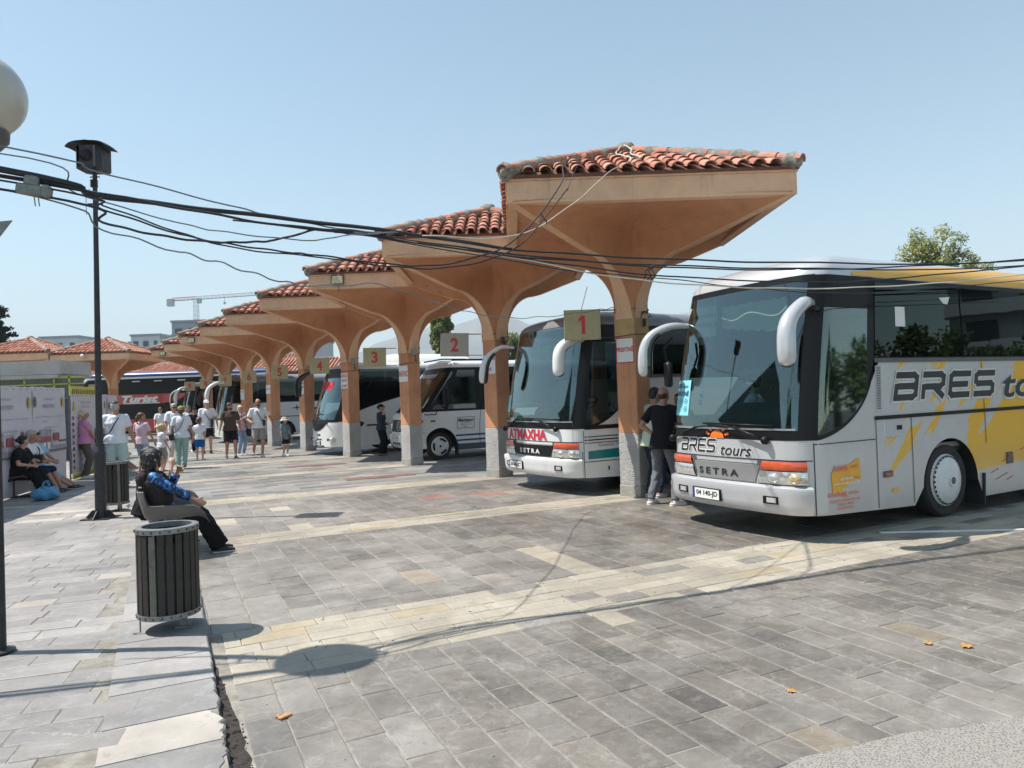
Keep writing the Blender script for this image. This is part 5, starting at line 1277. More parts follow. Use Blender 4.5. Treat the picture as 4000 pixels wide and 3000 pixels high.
mirror(c4, [(.5, 2.2, 2.75), (.0, 2.55, 2.78), (-.35, 2.75, 2.55), (-.40, 2.78, 2.2), (-.38, 2.78, 1.95)], [.03, .04, .09, .11, .06], 'black_trim', flat=.9)
m = MB(); strip(s4, [(1.0, .93), (9.8, .95)], .05, .008, m); m.build('side_trim', 'black_trim', c4)
m = MB(); poly_on(s4, [(.28, 1.08), (.75, 1.08), (.92, 1.02), (.85, .92), (.6, .82), (.28, .72)], .010, m); m.build('corner_lamp_panel', 'black_gloss', c4)
m = MB(); m.grid(lambda u, v: (1.4 + 3.8 * u, .35 + 1.7 * v, 3.0 + .42 * sin(min(1, u * 3) * pi / 2) * sin(pi * min(1, max(0, v)) * .5 + .0 if v < .5 else pi * (1 - v) * .5) ** .5), 16, 10); m.build('roof_pod', 'coach_offwhite', c4, smooth=True)

# ================= coaches at bays 7 and 9 =================
def hvals(x, y, a): return (x, y, 0), radians(a)
s7 = Shape(2.4, 11.5, 3.12, 2.86, r=.32, bow=.16, rake=lambda z: .35 * max(0, (z - 1.1) / 1.8) ** 1.2, tumb=.05, roof_in=.5)
c7 = thing('coach', 'white coach with black star marks along its side, behind signs 5 to 7', 'coach', (-13.25, 32.8, 0), radians(30))
round_coach(c7, s7, dict(body='coach_offwhite', roof='coach_roof_grey', belt=lambda t: 1.80, wheels=(2.7, 8.4), bays=(.35, 1.5, 3.3, 5.1, 6.9, 8.7, 10.9)))
m = MB()
for cx, cz, sc in ((4.15, 1.45, 1), (3.35, 1.52, .6), (7.3, 1.4, .8)):
    pts = []
    for k in range(8):
        r = (.52 if k % 4 == 0 else .34) if k % 2 == 0 else .085; a = k * pi / 4 + .12; pts.append((cx + sc * r * cos(a), cz + sc * r * sin(a) * .8))
    poly_on(s7, pts, .008, m)
m.build('star_marks', 'black_print', c7)
m = MB(); strip(s7, [(.3, 1.12), (11.2, 1.12)], .035, .008, m); m.build('side_trim', 'black_trim', c7)
for cx, cz, r in ((5.7, .8, .28), (6.25, 1.0, .22), (6.2, .65, .22)):
    m = MB(); m.tube([s7.P(cx + r * cos(k * pi / 9), cz + r * sin(k * pi / 9), .006) for k in range(19)], .014, 5, cap=False); m.build('loop_mark', 'amber_print', c7)
mirror(c7, [(.35, .05, 2.75), (-.15, -.10, 2.78), (-.55, -.15, 2.55), (-.66, -.16, 2.2), (-.64, -.16, 1.85)], [.06, .08, .10, .12, .07], 'coach_white', flat=.9)
mirror(c7, [(.35, 2.35, 2.7), (-.15, 2.6, 2.66), (-.55, 2.85, 2.40), (-.68, 2.95, 2.05), (-.66, 2.95, 1.8)], [.04, .06, .07, .09, .05], 'black_trim', flat=.9)
m = MB(); m.grid(lambda u, v: (.55, .35 + .5 * u, 2.4 - 1.0 * v + .03 * sin(u * 20)), 14, 2); m.build('curtain', 'curtain_teal', c7)
s9 = Shape(2.4, 11, 3.12, 2.86, r=.32, bow=.16, rake=lambda z: .4 * max(0, (z - 1.1) / 1.8) ** 1.2, tumb=.05, roof_in=.5)
c9 = thing('coach', 'cream-roofed dark coach with white mirrors, furthest bay beside sign 9', 'coach', (-18.1, 39.8, 0), radians(30))
round_coach(c9, s9, dict(body='coach_offwhite', roof='coach_white', belt=lambda t: 1.35, wheels=(2.7, 8.2), bays=(.35, 1.5, 3.3, 5.1, 6.9, 8.7, 10.4)))
mirror(c9, [(.35, .05, 2.75), (-.15, -.10, 2.78), (-.45, -.15, 2.55), (-.52, -.16, 2.2), (-.50, -.16, 1.9)], [.05, .07, .10, .12, .07], 'coach_white', flat=.9)
mirror(c9, [(.35, 2.35, 2.7), (-.15, 2.7, 2.72), (-.45, 3.0, 2.50), (-.52, 3.1, 2.1), (-.50, 3.1, 1.85)], [.03, .05, .06, .06, .04], 'coach_offwhite', flat=.9)
m = MB(); m.grid(lambda u, v: (.55, .35 + .4 * u, 2.3 - .9 * v + .03 * sin(u * 20)), 14, 2); m.build('curtain', 'curtain_teal', c9)

# ================= white coach parked crosswise behind =================
sw = Shape(2.4, 12.5, 3.35, 3.1, r=.35, bow=.2, rake=lambda z: .5 * max(0, (z - 1.1) / 2) ** 1.1, roof_in=.45)
cw = thing('coach', 'plain white coach parked crosswise behind the minibus, only its roof showing', 'coach', (-7.4, 36.5, 0), radians(2))
round_coach(cw, sw, dict(body='coach_white', roof='coach_white', belt=lambda t: 1.75, wheels=(2.6, 8.8), bays=(.4, 2.2, 4.2, 6.2, 8.2, 10.2, 12)))
m = MB()
for z in (3.36, 3.40): m.box((6.2, 1.2, z), (10.5, 1.9 - (z - 3.3) * 6, .03), bev=.01)
m.box((3.2, 1.0, 3.52), (2.4, 1.5, .22), bev=.06); m.box((8.5, 1.0, 3.50), (1.8, 1.4, .2), bev=.05); m.build('roof_unit', 'coach_white', cw, smooth=40)

# ================= red double-deck coach =================
sd = Shape(2.5, 13.2, 4.05, 3.80, r=.5, bow=.3, rake=lambda z: .25 * max(0, (z - 1.0) / 1.0) if z < 2.3 else .25 + 1.35 * ((z - 2.3) / 1.5) ** 1.6 + 0.0, tumb=.08, roof_in=.4, rakelen=4.0)
cd = thing('coach', 'red and black double-deck coach with white Turist lettering across the far end', 'coach', (-28.6, 45.6, 0), radians(0))
body, rf = shell(sd, None, (2.6, 9.5), lambda t: 1.05, 3.76, 'coach_red', lambda t: .3, cd)
rf.build('roof', 'navy_paint', cd, smooth=50)
patch(sd, -2.5, 13.0, 1.05, 2.02, .002, 6, .08, .4).build('lower_glazing', 'black_trim', cd, smooth=True)
patch(sd, -2.5, 13.0, 2.02, 2.62, .004, 6, .08, .4).build('middle_panel', 'coach_red', cd, smooth=True)
patch(sd, -2.5, 13.0, 2.62, 3.62, .006, 8, .08, .4).build('upper_glazing', 'black_trim', cd, smooth=True)
m = patch(sd, .25, 13.0, 3.62, 3.74, .01, 2, .08, .4); m.build('roof_line', 'coach_offwhite', cd, smooth=True)
m = MB(); m.tube([sd.P(.30, z, .02) for z in (2.1, 2.5, 2.9, 3.2, 3.5, 3.68)], .09, 8, flat=.5); m.build('screen_pillar', 'coach_offwhite', cd, smooth=True)
m = MB(); poly_on(sd, [(6.4, 2.015), (7.4, 2.2), (8.1, 2.63), (12.95, 2.63), (12.95, 2.015)], .010, m); m.build('dark_swoosh', 'black_trim', cd)
text_on(lambda a, c, o: sd.P(a, c, .012 + o), 'name_text', 'coach_offwhite', 'Turist', 4.95, 2.33, 2.35, .46, cd, bold=.05, shear=.28)
text_on(lambda a, c, o: sd.P(a, c, .012 + o), 'name_text', 'coach_offwhite', 'Beni', 2.75, 2.30, 1.35, .42, cd, bold=.05, shear=.28)
m = MB(); strip(sd, [(3.9, 2.06), (6.2, 2.06)], .06, .014, m); m.build('name_underline', 'coach_offwhite', cd)
m = MB()
for x in (3.4, 4.7, 6.1, 7.6): m.box((x, .06, 3.45), (.5, .02, .06))
m.build('pale_slots', 'coach_offwhite', cd)  # short off-white bars on the upper glazing
for wx in (2.6, 9.5): wheel(cd, wx, .06, .48); wheel(cd, wx, 2.44, .48, side=1)

# ================= minibus =================
def rk(z):
    if z < .75: return .05 * (1 - (z - .3) / .45) if z > .3 else .05
    if z < 1.30: return .0 + (z - .75) * .14
    if z < 1.42: return .077 + (z - 1.30) / .12 * .17
    return .247 + (z - 1.42) / 1.2 * .90
sm = Shape(2.05, 6.2, 2.80, 2.64, r=.22, bow=.10, rake=rk, tumb=.05, roof_in=.3, rakelen=3.4, front_in=.3)
cm = thing('minibus', 'white minibus with a short hood, blue stripes and a Merkatori sticker on its door', 'minibus', (-2.72, 19.84, 0), radians(29))
body, rf = shell(sm, None, (.76, 4.5), lambda t: 1.37, 2.58, 'coach_white', lambda t: .34 if t < .3 else .24, cm, archr=.49)
rf.build('roof', 'coach_white', cm, smooth=50)
m = patch(sm, -2.05 - .15, .10, 1.34, 2.60, .004, 14); m2 = m.build('screen_frame', 'black_trim', cm, smooth=40)
patch(sm, -2.03, -.03, 1.46, 2.46, .014, 10).build('windscreen', 'windscreen_glass', cm, smooth=True)
patch(sm, -1.6, -.35, 2.28, 2.52, .018, 2).build('screen_banner', 'black_print', cm)
text_on(lambda a, c, o: sm.P(a, c, .022 + o), 'banner_text', 'paper_white', 'Merkatori', -.95, 2.38, 1.15, .16, cm, bold=.02, shear=.3)
patch(sm, .10, 6.0, 1.36, 2.60, .004, 6, .08, .3).build('glazing_band', 'black_trim', cm, smooth=40)
m = MB(); m.grid(lambda u, v: sm.P(.13 + (.57 * (1 - v) + .12 * v) * u, 1.42 + 1.06 * v, .012), 6, 8); m.build('quarter_window', 'driver_glass', cm, smooth=True)
m = MB(); m.grid(lambda u, v: sm.P((.83 + (.42 - .83) * v) + ((1.77 + (1.22 - 1.77) * v) - (.83 + (.42 - .83) * v)) * u, 1.42 + 1.10 * v, .012), 8, 8); m.build('door_window', 'driver_glass', cm, smooth=True)
for a, b in ((2.0, 3.2), (3.3, 4.6), (4.7, 5.9)): patch(sm, a, b, 1.44, 2.54, .012, 4, .2, .3).build('side_window', 'tinted_glass_side', cm, smooth=True)
m = MB(); m.grid(lambda u, v: (lambda p: (p.x, 2.05 - p.y + .004, p.z))(sm.P0(.3 + 5.6 * u, 1.4 + 1.2 * v)), 16, 3, flip=True); m.build('far_glazing', 'tinted_glass', cm)
lines(sm, 'door_gap', 'black_print', cm, ([(1.98, .25), (1.98, 1.36)], [(.08, .78), (.27, .78)]), .014, .006)
lines(sm, 'blue_stripe', 'navy_paint', cm, ([(1.22, .66), (6.0, .68)], [(1.24, .52), (6.0, .54)]), .05, .006)
patch(sm, 1.26, 6.0, .25, .42, .006, 1, .2, .4).build('lower_band', plain('dark_blue_band', (.03, .05, .09), .35, coat=.3), cm)
m = MB()
for (a, b) in (((1.26, 1.17), (1.80, 1.17)), ((1.80, 1.17), (1.80, .86)), ((1.80, .86), (1.26, .86)), ((1.26, .86), (1.26, 1.17))): strip(sm, [(a[0] + 0, a[1]), b], .012, .012, m)
st = m.build('sticker_border', 'black_print', cm)
Pm = lambda a, c, o: sm.P(a, c, .008 + o)
text_on(Pm, 'sticker_text', 'black_print', 'Merkatori', 1.53, 1.09, .48, .09, st, bold=.03, shear=.15)
text_on(Pm, 'sticker_text', 'grey_print', '+383 44 302 707', 1.53, 1.01, .36, .035, st, bold=.01)
text_on(Pm, 'sticker_text', 'grey_print', '+383 49 310 797', 1.53, .955, .36, .035, st, bold=.01)
text_on(Pm, 'sticker_text', 'black_print', 'Gjilan', 1.53, .90, .14, .035, st, bold=.01, shear=.15)
m = MB(); block_on(sm, .50, 1.10, .15, .05, .015, m); m.build('side_repeater', 'grey_plastic', cm)
for tc in (.06, -2.05 - .02):
    m = MB(); block_on(sm, tc, 1.10, .26, .09, .02, m); m.build('indicator', 'lamp_orange', cm)
    m = MB(); m.ell(sm.P(tc - .03 if tc > -1 else tc + .06, .94, .0), (.07, .13, .12), 14, 8); m.build('headlamp', 'lamp_clear', cm, smooth=True)
q = patch(sm, -1.72, -.33, .80, 1.14, .012, 1); gr = q.build('grille', 'black_trim', cm)
for k in range(5): m = MB(); strip(sm, [(-1.68, .84 + k * .065), (-.37, .84 + k * .065)], .018, .024, m); m.build('grille_bar', 'grey_plastic', gr)
m = MB(); pts = [sm.P(-1.02 + .13 * cos(k * pi / 10), .97 + .13 * sin(k * pi / 10), .03) for k in range(21)]; m.tube(pts, .012, 6, cap=False)
for a in (90, 210, 330): m.tube([sm.P(-1.02, .97, .03), sm.P(-1.02 + .12 * cos(radians(a)), .97 + .12 * sin(radians(a)), .03)], .010, 5)
m.build('badge', 'steel', gr, smooth=True)
bp = MB(); prof = [(.36, .0), (.40, .05), (.60, .07), (.70, .07), (.74, .03)]; T = ts(-2.05 - .24, .24, sm, .05); n = len(T)
bp.add([sm.P(t, z, o) for z, o in prof for t in T], [(j * n + i, j * n + i + 1, (j + 1) * n + i + 1, (j + 1) * n + i) for j in range(len(prof) - 1) for i in range(n - 1)]); bm_ = bp.build('bumper', 'coach_white', cm, smooth=50)
plate_on(sm, bm_, -1.20, .64, '07 216-FA', .46, .12, .08)
for k in range(4): m = MB(); block_on(sm, -1.45 + k * .17, .48, .11, .08, .006, m, base=.06); m.build('bumper_slot', 'black_trim', bm_)
m = MB(); hp = sm.P(.62, 1.55, .0); m.tube([hp + Vector((0, 0, -.12)), hp + Vector((-.02, -.14, -.02)), hp + Vector((-.02, -.2, .1))], .014, 6); m.box(tuple(hp + Vector((-.02, -.22, .22))), (.09, .2, .40), bev=.035); m.build('wing_mirror', 'black_trim', cm, smooth=40)
m = MB(); a = sm.P(.22, 1.30, .02); m.tube([a, a + Vector((0, -.06, -.02)), a + Vector((.32, -.07, -.02)), a + Vector((.36, -.0, .06))], .014, 6); m.build('step_handle', 'black_trim', cm)
m = MB(); m.tube([(.9, 1.4, 2.82), (1.4, 1.2, 2.90), (1.9, .6, 2.86)], .02, 6); m.build('aerial', 'black_trim', cm)
m = MB(); m.box((2.2, .5, 2.84), (1.6, .05, .05)); m.build('roof_rack', 'black_trim', cm)
for wx in (.76, 4.5): wheel(cm, wx, .06, .385, .24, 'coach_offwhite', 'van'); wheel(cm, wx, 1.99, .385, .24, 'coach_offwhite', 'van', side=1)
for wx in (.76, 4.5): arch_liner(cm, wx, 2.05, .49)
m = MB(); m.box((3.3, 1.02, .5), (5.4, 1.5, .35)); m.build('chassis', 'black_rubber', cm)
m = MB(); m.box((.85, 1.0, 1.22), (.7, 1.7, .3), bev=.08); m.build('dashboard', 'interior_grey', cm)
m = MB()
for y in (.5, 1.5): m.box((1.9, y, 1.1), (.5, .5, .14), bev=.04); m.box((2.2, y, 1.6), (.14, .5, .9), bev=.05)
m.build('seat', 'seat_cloth', cm, smooth=40)
m = MB(); m.box((1.25, .02, .28), (.03, .2, .36)); m.build('mud_flap', 'black_rubber', cm)
# ------------------------------------------------------------------ street furniture
random.seed(21)
# slatted bins
plain('bin_wood', (0.034, 0.029, 0.026), 0.7, var=0.35, scale=9, bmp=0.5, bscale=30, dirt=((0.20, 0.17, 0.14), 12, 0.62, 0.5))
plain('bin_wood_worn', (0.16, 0.155, 0.125), 0.8, var=0.3, scale=12, bmp=0.4)
def make_bin(loc, label, rz=0):
    t = thing('litter_bin', label, 'bin', loc, rz, 'slatted litter bins on the pavement')
    R = .213
    for z0, z1, nm in ((.785, .825, 'top_ring'), (.115, .155, 'bottom_ring')):
        mb = MB(); mb.lathe([(R + .012, z0), (R + .012, z1), (R - .012, z1 + (.006 if z1 > .5 else 0)), (R - .012 if z1 < .5 else R - .035, z1 + (.004 if z1 > .5 else 0)), (R - .035, z0), (R + .012, z0)], 44); r = mb.build(nm, 'galvanised', t, smooth=40)
        mb = MB()
        for k in range(22):
            a = 2 * pi * k / 22 + .07; mb.ell(((R + .014) * cos(a), (R + .014) * sin(a), (z0 + z1) / 2), (.008, .008, .008), 6, 4)
        mb.build('rivets', 'dark_iron', r)
    for k in range(22):
        a = 2 * pi * k / 22 + .07; w = random.uniform(.046, .054); mb = MB(); e = random.uniform(-.008, .01)
        mb.box((0, 0, .455 + e), (.016, w, .655), bev=.003)
        mt = 'bin_wood_worn' if k in (15, 16 + 100) else 'bin_wood'
        o = mb.build('slat', mt, t); o.location = ((R - .002) * cos(a), (R - .002) * sin(a), 0); o.rotation_euler = (random.uniform(-.01, .01), 0, a + random.uniform(-.04, .04))
    mb = MB(); mb.lathe([(R - .05, .14), (R - .045, .70), (R - .055, .70), (R - .06, .15), (.0001, .145)], 30); mb.build('liner', 'grey_plastic', t, smooth=40)
    mb = MB()
    for k in range(12):
        a = 2 * pi * k / 12; mb.box(((R - .03) * cos(a), (R - .03) * sin(a), .745), (.006, .02, .09), rz=a)
    mb.build('clips', 'galvanised', t)
    mb = MB(); mb.box((.10, .0, .065), (.05, .05, .13)); mb.box((.10, 0, .006), (.11, .11, .012)); mb.build('post', 'galvanised', t)
    mb = MB(); mb.tube([(-.19, -.08, .13), (-.19, -.08, .012), (-.24, -.08, .008)], .006, 5); mb.build('stay', 'galvanised', t)
    return t
make_bin((-2.705, 5.57, .05), 'slatted litter bin nearest the camera, beside the kerb edge', .3).scale = (1, 1, .955)
make_bin((-6.72, 12.05, .05), 'slatted litter bin half hidden by the loudspeaker pole', 1.2)

# loudspeaker pole
t = thing('loudspeaker_pole', 'tall dark pole carrying a roofed loudspeaker box, peeling paint on its lower shaft', 'pole', (-6.49, 11.25, .05))
t.rotation_euler = (0, radians(0.3), 0)
mb = MB(); mb.tube([(0, 0, .0), (0, 0, .98)], .082, 20); mb.lathe([(.082, .98), (.088, 1.0), (.075, 1.05), (.05, 1.12)], 20); base = mb.build('base_sleeve', 'dark_iron', t, smooth=40)
mb = MB(); mb.tube([(0, 0, 1.1), (0, 0, 2.4), (.01, 0, 4.0), (.015, 0, 5.5)], [.050, .045, .038, .033], 16); mb.build('shaft', 'dark_iron', t, smooth=40)
mb = MB(); mb.box((0, 0, .008), (.42, .42, .016)); 
for a in (0, pi / 2, pi, 3 * pi / 2):
    c, s_ = cos(a), sin(a); mb.add([(c * .09, s_ * .09, .016), (c * .24, s_ * .24, .016), (c * .13, s_ * .13, .13), (c * .09, s_ * .09, .13)] + [(c * .09 - s_ * .012, s_ * .09 + c * .012, .016), (c * .24 - s_ * .012, s_ * .24 + c * .012, .016), (c * .13 - s_ * .012, s_ * .13 + c * .012, .13), (c * .09 - s_ * .012, s_ * .09 + c * .012, .13)],
          [(0, 1, 2, 3), (7, 6, 5, 4), (1, 5, 6, 2), (2, 6, 7, 3)])
for a in (pi / 4, 3 * pi / 4, -pi / 4, -3 * pi / 4): mb.tube([(.17 * cos(a), .17 * sin(a), .01), (.17 * cos(a), .17 * sin(a), .05)], .012, 6)
mb.build('base_plate', 'dark_iron', t)
mb = MB(); mb.prism([(-.20, -.13), (-.14, -.20), (.14, -.20), (.20, -.13), (.20, .14), (.14, .20), (-.14, .20), (-.20, .14)], 5.46, 5.80); bx_ = mb.build('speaker_box', 'dark_iron', t)
mb = MB(); mb.lathe([(.001, .006), (.09, .006), (.10, 0)], 24, axis='Y', c=(.0, -.204, 5.64)); mb.build('speaker_cone', 'black_rubber', bx_, smooth=True)
mb = MB()
for x in (-.125, .125): mb.box((x, -.202, 5.63), (.03, .012, .32)); mb.build('corner_straps', 'grey_plastic', bx_)
mb = MB(); mb.grid(lambda u, v: (-.31 + .62 * u, -.24 + .48 * v, 5.80 + .10 * (1 - abs(2 * u - 1)) ** .5 * 1.0 - .02 * (2 * v - 1) ** 2 + .01 * sin(u * 9)), 12, 6)
mb.grid(lambda u, v: (-.31 + .62 * u, -.24 + .48 * v, 5.785 + .10 * (1 - abs(2 * u - 1)) ** .5 - .02 * (2 * v - 1) ** 2 + .01 * sin(u * 9)), 12, 6, flip=True); mb.build('lid', 'dark_iron', t, smooth=40)
mb = MB(); mb.tube([(-.02, -.05, 5.43), (-.10, -.06, 5.42), (-.17, -.1, 5.47)], .004, 5); mb.tube([(-.04, -.05, 5.15), (-.09, -.06, 5.12), (-.10, -.06, 4.9), (-.09, -.06, 4.75)], .005, 5); mb.box((0.01, 0, 4.93), (.22, .05, .02)); mb.tube([(-.06, 0, 5.36), (.09, 0, 5.36)], .01, 6)
for k in range(4): mb.lathe([(.052, 5.2 + k * .03), (.058, 5.21 + k * .03), (.052, 5.22 + k * .03)], 12)
mb.build('brackets', 'dark_iron', t)

# globe lamp post at the left edge
t = thing('globe_lamp', 'old street lamp with a big grey plastic globe, cut off by the left picture edge', 'street lamp', (-3.70, 5.12, .05))
mb = MB(); mb.tube([(0, 0, 0), (.0, 0, 2.2), (.03, -.1, 3.58)], [.045, .043, .038], 16); mb.build('post', 'dark_iron', t, smooth=40)
mb = MB(); mb.lathe([(.05, 0), (.10, .01), (.10, .02), (.05, .03)], 16); mb.build('foot', 'dark_iron', t)
plain('globe_plastic', (.50, .485, .43), .35, var=.10, scale=3, coat=.3, dirt=((.30, .27, .22), 7, .58, .5))
mb = MB(); mb.ell((0.03, -.13, 3.93), (.302, .302, .298), 36, 22); mb.build('globe', 'globe_plastic', t, smooth=True)
mb = MB(); mb.lathe([(.05, 3.52), (.12, 3.56), (.17, 3.62), (.175, 3.68)], 24, c=(.04, -.12, 0)); mb.build('globe_fitting', 'grey_plastic', t, smooth=40)

# cables
def smooth_path(pts, n=9, jit=0.0):
    P = [Vector(p) for p in pts]; Q = [P[0] * 2 - P[1]] + P + [P[-1] * 2 - P[-2]]; out = []
    for i in range(len(P) - 1):
        a, b, c, d = Q[i:i + 4]
        for k in range(n):
            u = k / n; p = 0.5 * ((2 * b) + (c - a) * u + (2 * a - 5 * b + 4 * c - d) * u * u + (3 * b - a - 3 * c + d) * u ** 3)
            out.append(p + Vector((0, jit * sin(u * 6.3 + i), jit * sin(u * 9 + i * 2.1))))
    out.append(P[-1]); return out
def cable(pts, r, mat, label, grp='overhead cables strung across the bus station', jit=0.004):
    mb = MB(); mb.tube(smooth_path(pts, 9, jit), r, 7); o = mb.build('cable', mat, smooth=True); tagobj(o, label, 'cable', grp); return o
main = [(-7.5, 3.9, 4.0), (-3.42, 4.85, 3.40), (-2.95, 5.17, 3.30), (-2.14, 5.57, 3.25), (-1.01, 5.93, 3.15), (0.04, 6.29, 3.03), (1.51, 6.85, 3.00), (3.20, 7.37, 3.00), (5.90, 8.21, 3.09), (12, 10.1, 3.7)]
m_cut = main[:6]
cable(m_cut, [.024] * 9 + [.023 - .010 * k / 36 for k in range(37)], 'cable_black', 'thick black cable bundle crossing the sky from the left edge')
o = None
offs = [((0, 0, .0), .009, 'cable_black', 'upper black cable running on to the right over the silver coach'),
        ((0, .03, -.055), .0075, 'cable_black', 'second black cable from the top running over the silver coach')]
for (d, r, mt, l) in offs: cable([tuple(a + b for a, b in zip(p, d)) for p in main[3:]], r, mt, l)
cable([(-7.5, 4.0, 3.95), (-3.42, 4.87, 3.355), (-2.5, 5.3, 3.24), (-1.8, 5.66, 3.16), (-1.0, 5.94, 3.12)], .010, 'cable_black', 'thin black cable hugging the underside of the thick bundle')
cable([(-7.5, 4.0, 4.2), (-3.42, 4.85, 3.56), (-2.94, 5.17, 3.47), (-2.14, 5.57, 3.30), (-1.82, 5.68, 3.23), (-1.41, 5.81, 3.16), (-1.02, 5.9, 3.12)], .006, 'cable_grey', 'topmost thin grey cable crossing the sky at left')
cable([(-7.5, 4.0, 3.7), (-3.44, 4.8, 3.50), (-3.06, 5.1, 3.30), (-2.47, 5.42, 3.14), (-2.15, 5.57, 3.09), (-1.6, 5.75, 3.05), (-1.3, 5.8, 3.09), (-0.9, 5.93, 3.13)], .005, 'cable_grey', 'thin grey cable dipping just below the thick bundle')
cable([(-7.5, 4.0, 3.9), (-3.25, 4.9, 3.30), (-2.9, 5.15, 3.19), (-2.47, 5.42, 3.055), (-2.15, 5.57, 3.0), (-1.75, 5.7, 2.95), (-1.51, 5.78, 2.93), (-0.96, 5.95, 2.87), (-0.5, 6.11, 2.89), (.05, 6.29, 3.10), (.53, 6.9, 3.75), (.75, 9.0, 4.62), (1.1, 9.93, 4.95)], .007, 'cable_black', 'black cable sagging low then rising to the nearest tiled roof')
cable([(-7.5, 4.0, 3.9), (-3.25, 4.9, 3.34), (-2.9, 5.15, 3.22), (-2.48, 5.42, 3.07), (-2.1, 5.6, 2.97), (-1.5, 5.78, 2.915), (-.95, 5.95, 2.85), (-.45, 6.11, 2.86), (.1, 6.3, 3.06), (.6, 6.9, 3.72)], .006, 'cable_black', 'black cable twisted with the one rising to the nearest tiled roof')
cable([(-7.5, 4.0, 3.8), (-3.25, 4.9, 3.24), (-2.93, 5.19, 3.11), (-2.6, 5.3, 3.03), (-2.3, 5.5, 3.01), (-2.06, 5.6, 3.02), (-1.85, 5.7, 3.05), (-1.51, 5.78, 3.14), (-1.2, 5.88, 3.13)], .009, 'cable_black', 'black cable that dips and climbs back up to the thick bundle')
cable([(-7.5, 4.0, 3.7), (-3.43, 4.85, 3.26), (-2.93, 5.19, 3.06), (-2.48, 5.42, 2.92), (-2.19, 5.55, 2.84), (-1.85, 5.66, 2.73), (-1.62, 6.0, 2.72), (-1.35, 7.5, 2.95), (-1.05, 9.3, 3.02), (-.7, 10.6, 3.02), (.0, 11.4, 2.98), (.7, 11.55, 3.0), (1.4, 11.66, 3.08), (1.72, 11.74, 3.12)], .006, 'cable_grey', 'lowest wavy thin cable running to the head of the nearest column', jit=.012)
cable([(-1.4, 5.81, 3.15), (-1.02, 5.93, 3.10), (-0.12, 6.24, 2.985), (0.99, 6.66, 2.815), (2.04, 7.02, 2.745), (3.19, 7.37, 2.735), (4.49, 7.8, 2.80), (5.9, 8.21, 2.92), (12, 10.1, 3.5)], .0065, 'cable_white', 'off-white cable running across the coach windscreens')
cable([(-1.4, 5.81, 3.14), (-1.02, 5.93, 3.10), (0.04, 6.29, 2.99), (1.51, 6.85, 2.92), (3.2, 7.37, 2.93), (4.85, 7.91, 3.025), (5.91, 8.21, 3.10), (12, 10.1, 3.65)], .0075, 'cable_black', 'third black cable from the top running over the silver coach')
cable([(-1.4, 5.81, 3.13), (-1.02, 5.93, 3.09), (0.27, 6.38, 2.94), (1.5, 6.85, 2.835), (3.19, 7.37, 2.80), (4.16, 7.69, 2.86), (5.91, 8.21, 3.02), (12, 10.1, 3.6)], .0075, 'cable_black', 'fourth black cable from the top, level with the coach roof edge')
cable([(-1.4, 5.81, 3.12), (-1.02, 5.93, 3.08), (0.5, 6.48, 2.87), (1.5, 6.85, 2.81), (2.6, 7.2, 2.72), (3.82, 7.59, 2.70), (5.9, 8.21, 2.86), (12, 10.1, 3.4)], .005, 'cable_black', 'lowest black cable crossing in front of the windscreen')
cable([(.6, 6.9, 3.7), (.85, 8.8, 4.45), (1.05, 9.95, 4.93), (1.3, 10.2, 5.05), (1.6, 10.7, 5.3)], .004, 'cable_black', 'cable lying over the tiles up to the nearest roof ridge')
cable([(-.7, 5.95, 3.10), (.1, 6.5, 3.2), (.8, 8.0, 3.9), (1.35, 9.4, 4.62), (1.75, 9.87, 4.93)], .005, 'cable_white', 'pale cable climbing to the eaves of the nearest roof')
cable([(1.75, 9.92, 4.93), (1.80, 10.25, 5.10), (1.70, 10.8, 5.34), (1.82, 11.3, 5.58), (1.93, 11.72, 5.78), (1.96, 11.6, 5.74), (1.98, 11.1, 5.50), (1.88, 10.6, 5.27), (1.95, 10.2, 5.08), (1.84, 9.98, 4.98)], .009, 'cable_white', 'loop of cream rope thrown over the nearest roof apex')
mb = MB()
for k in range(3): mb.tube([(1.38, 6.80 - .02 * k, 2.93), (1.36 - .03 * k, 6.78, 2.88), (1.40 - .05 * k, 6.78, 2.83), (1.34 - .03 * k, 6.78, 2.79)], .006, 5)
tagobj(mb.build('cable_tie', 'cable_black'), 'loose tie ends hanging from the cables before the windscreen', 'cable tie')
mb = MB(); mb.tube([(.33, 6.75, 3.45), (.35, 6.73, 3.40), (.31, 6.72, 3.36)], .008, 5); mb.tube([(.33, 6.75, 3.45), (.38, 6.75, 3.37), (.37, 6.74, 3.33)], .006, 5)
tagobj(mb.build('cable_tie', 'cable_black'), 'loose knot on the cable rising to the roof', 'cable tie')
t = thing('cable_joint', 'plastic-wrapped cable joint box hanging at the left picture edge', 'cable box', (-3.25, 4.90, 3.27), radians(12))
plain('clear_wrap', (.20, .21, .205), .35, var=.3, scale=30, bmp=.5)
mb = MB(); mb.box((0, 0, 0), (.17, .07, .07), bev=.012, ry=radians(8)); mb.box((.1, 0, -.01), (.05, .085, .08), bev=.01, ry=radians(8)); mb.build('box', 'clear_wrap', t)
mb = MB(); mb.box((.01, 0, .06), (.09, .06, .07), bev=.01, ry=radians(8)); 
for x in (.03, .055): mb.tube([(x, -.03, -.04), (x + .01, -.035, -.12)], .004, 5)
mb.build('wrapping', 'clear_wrap', t)
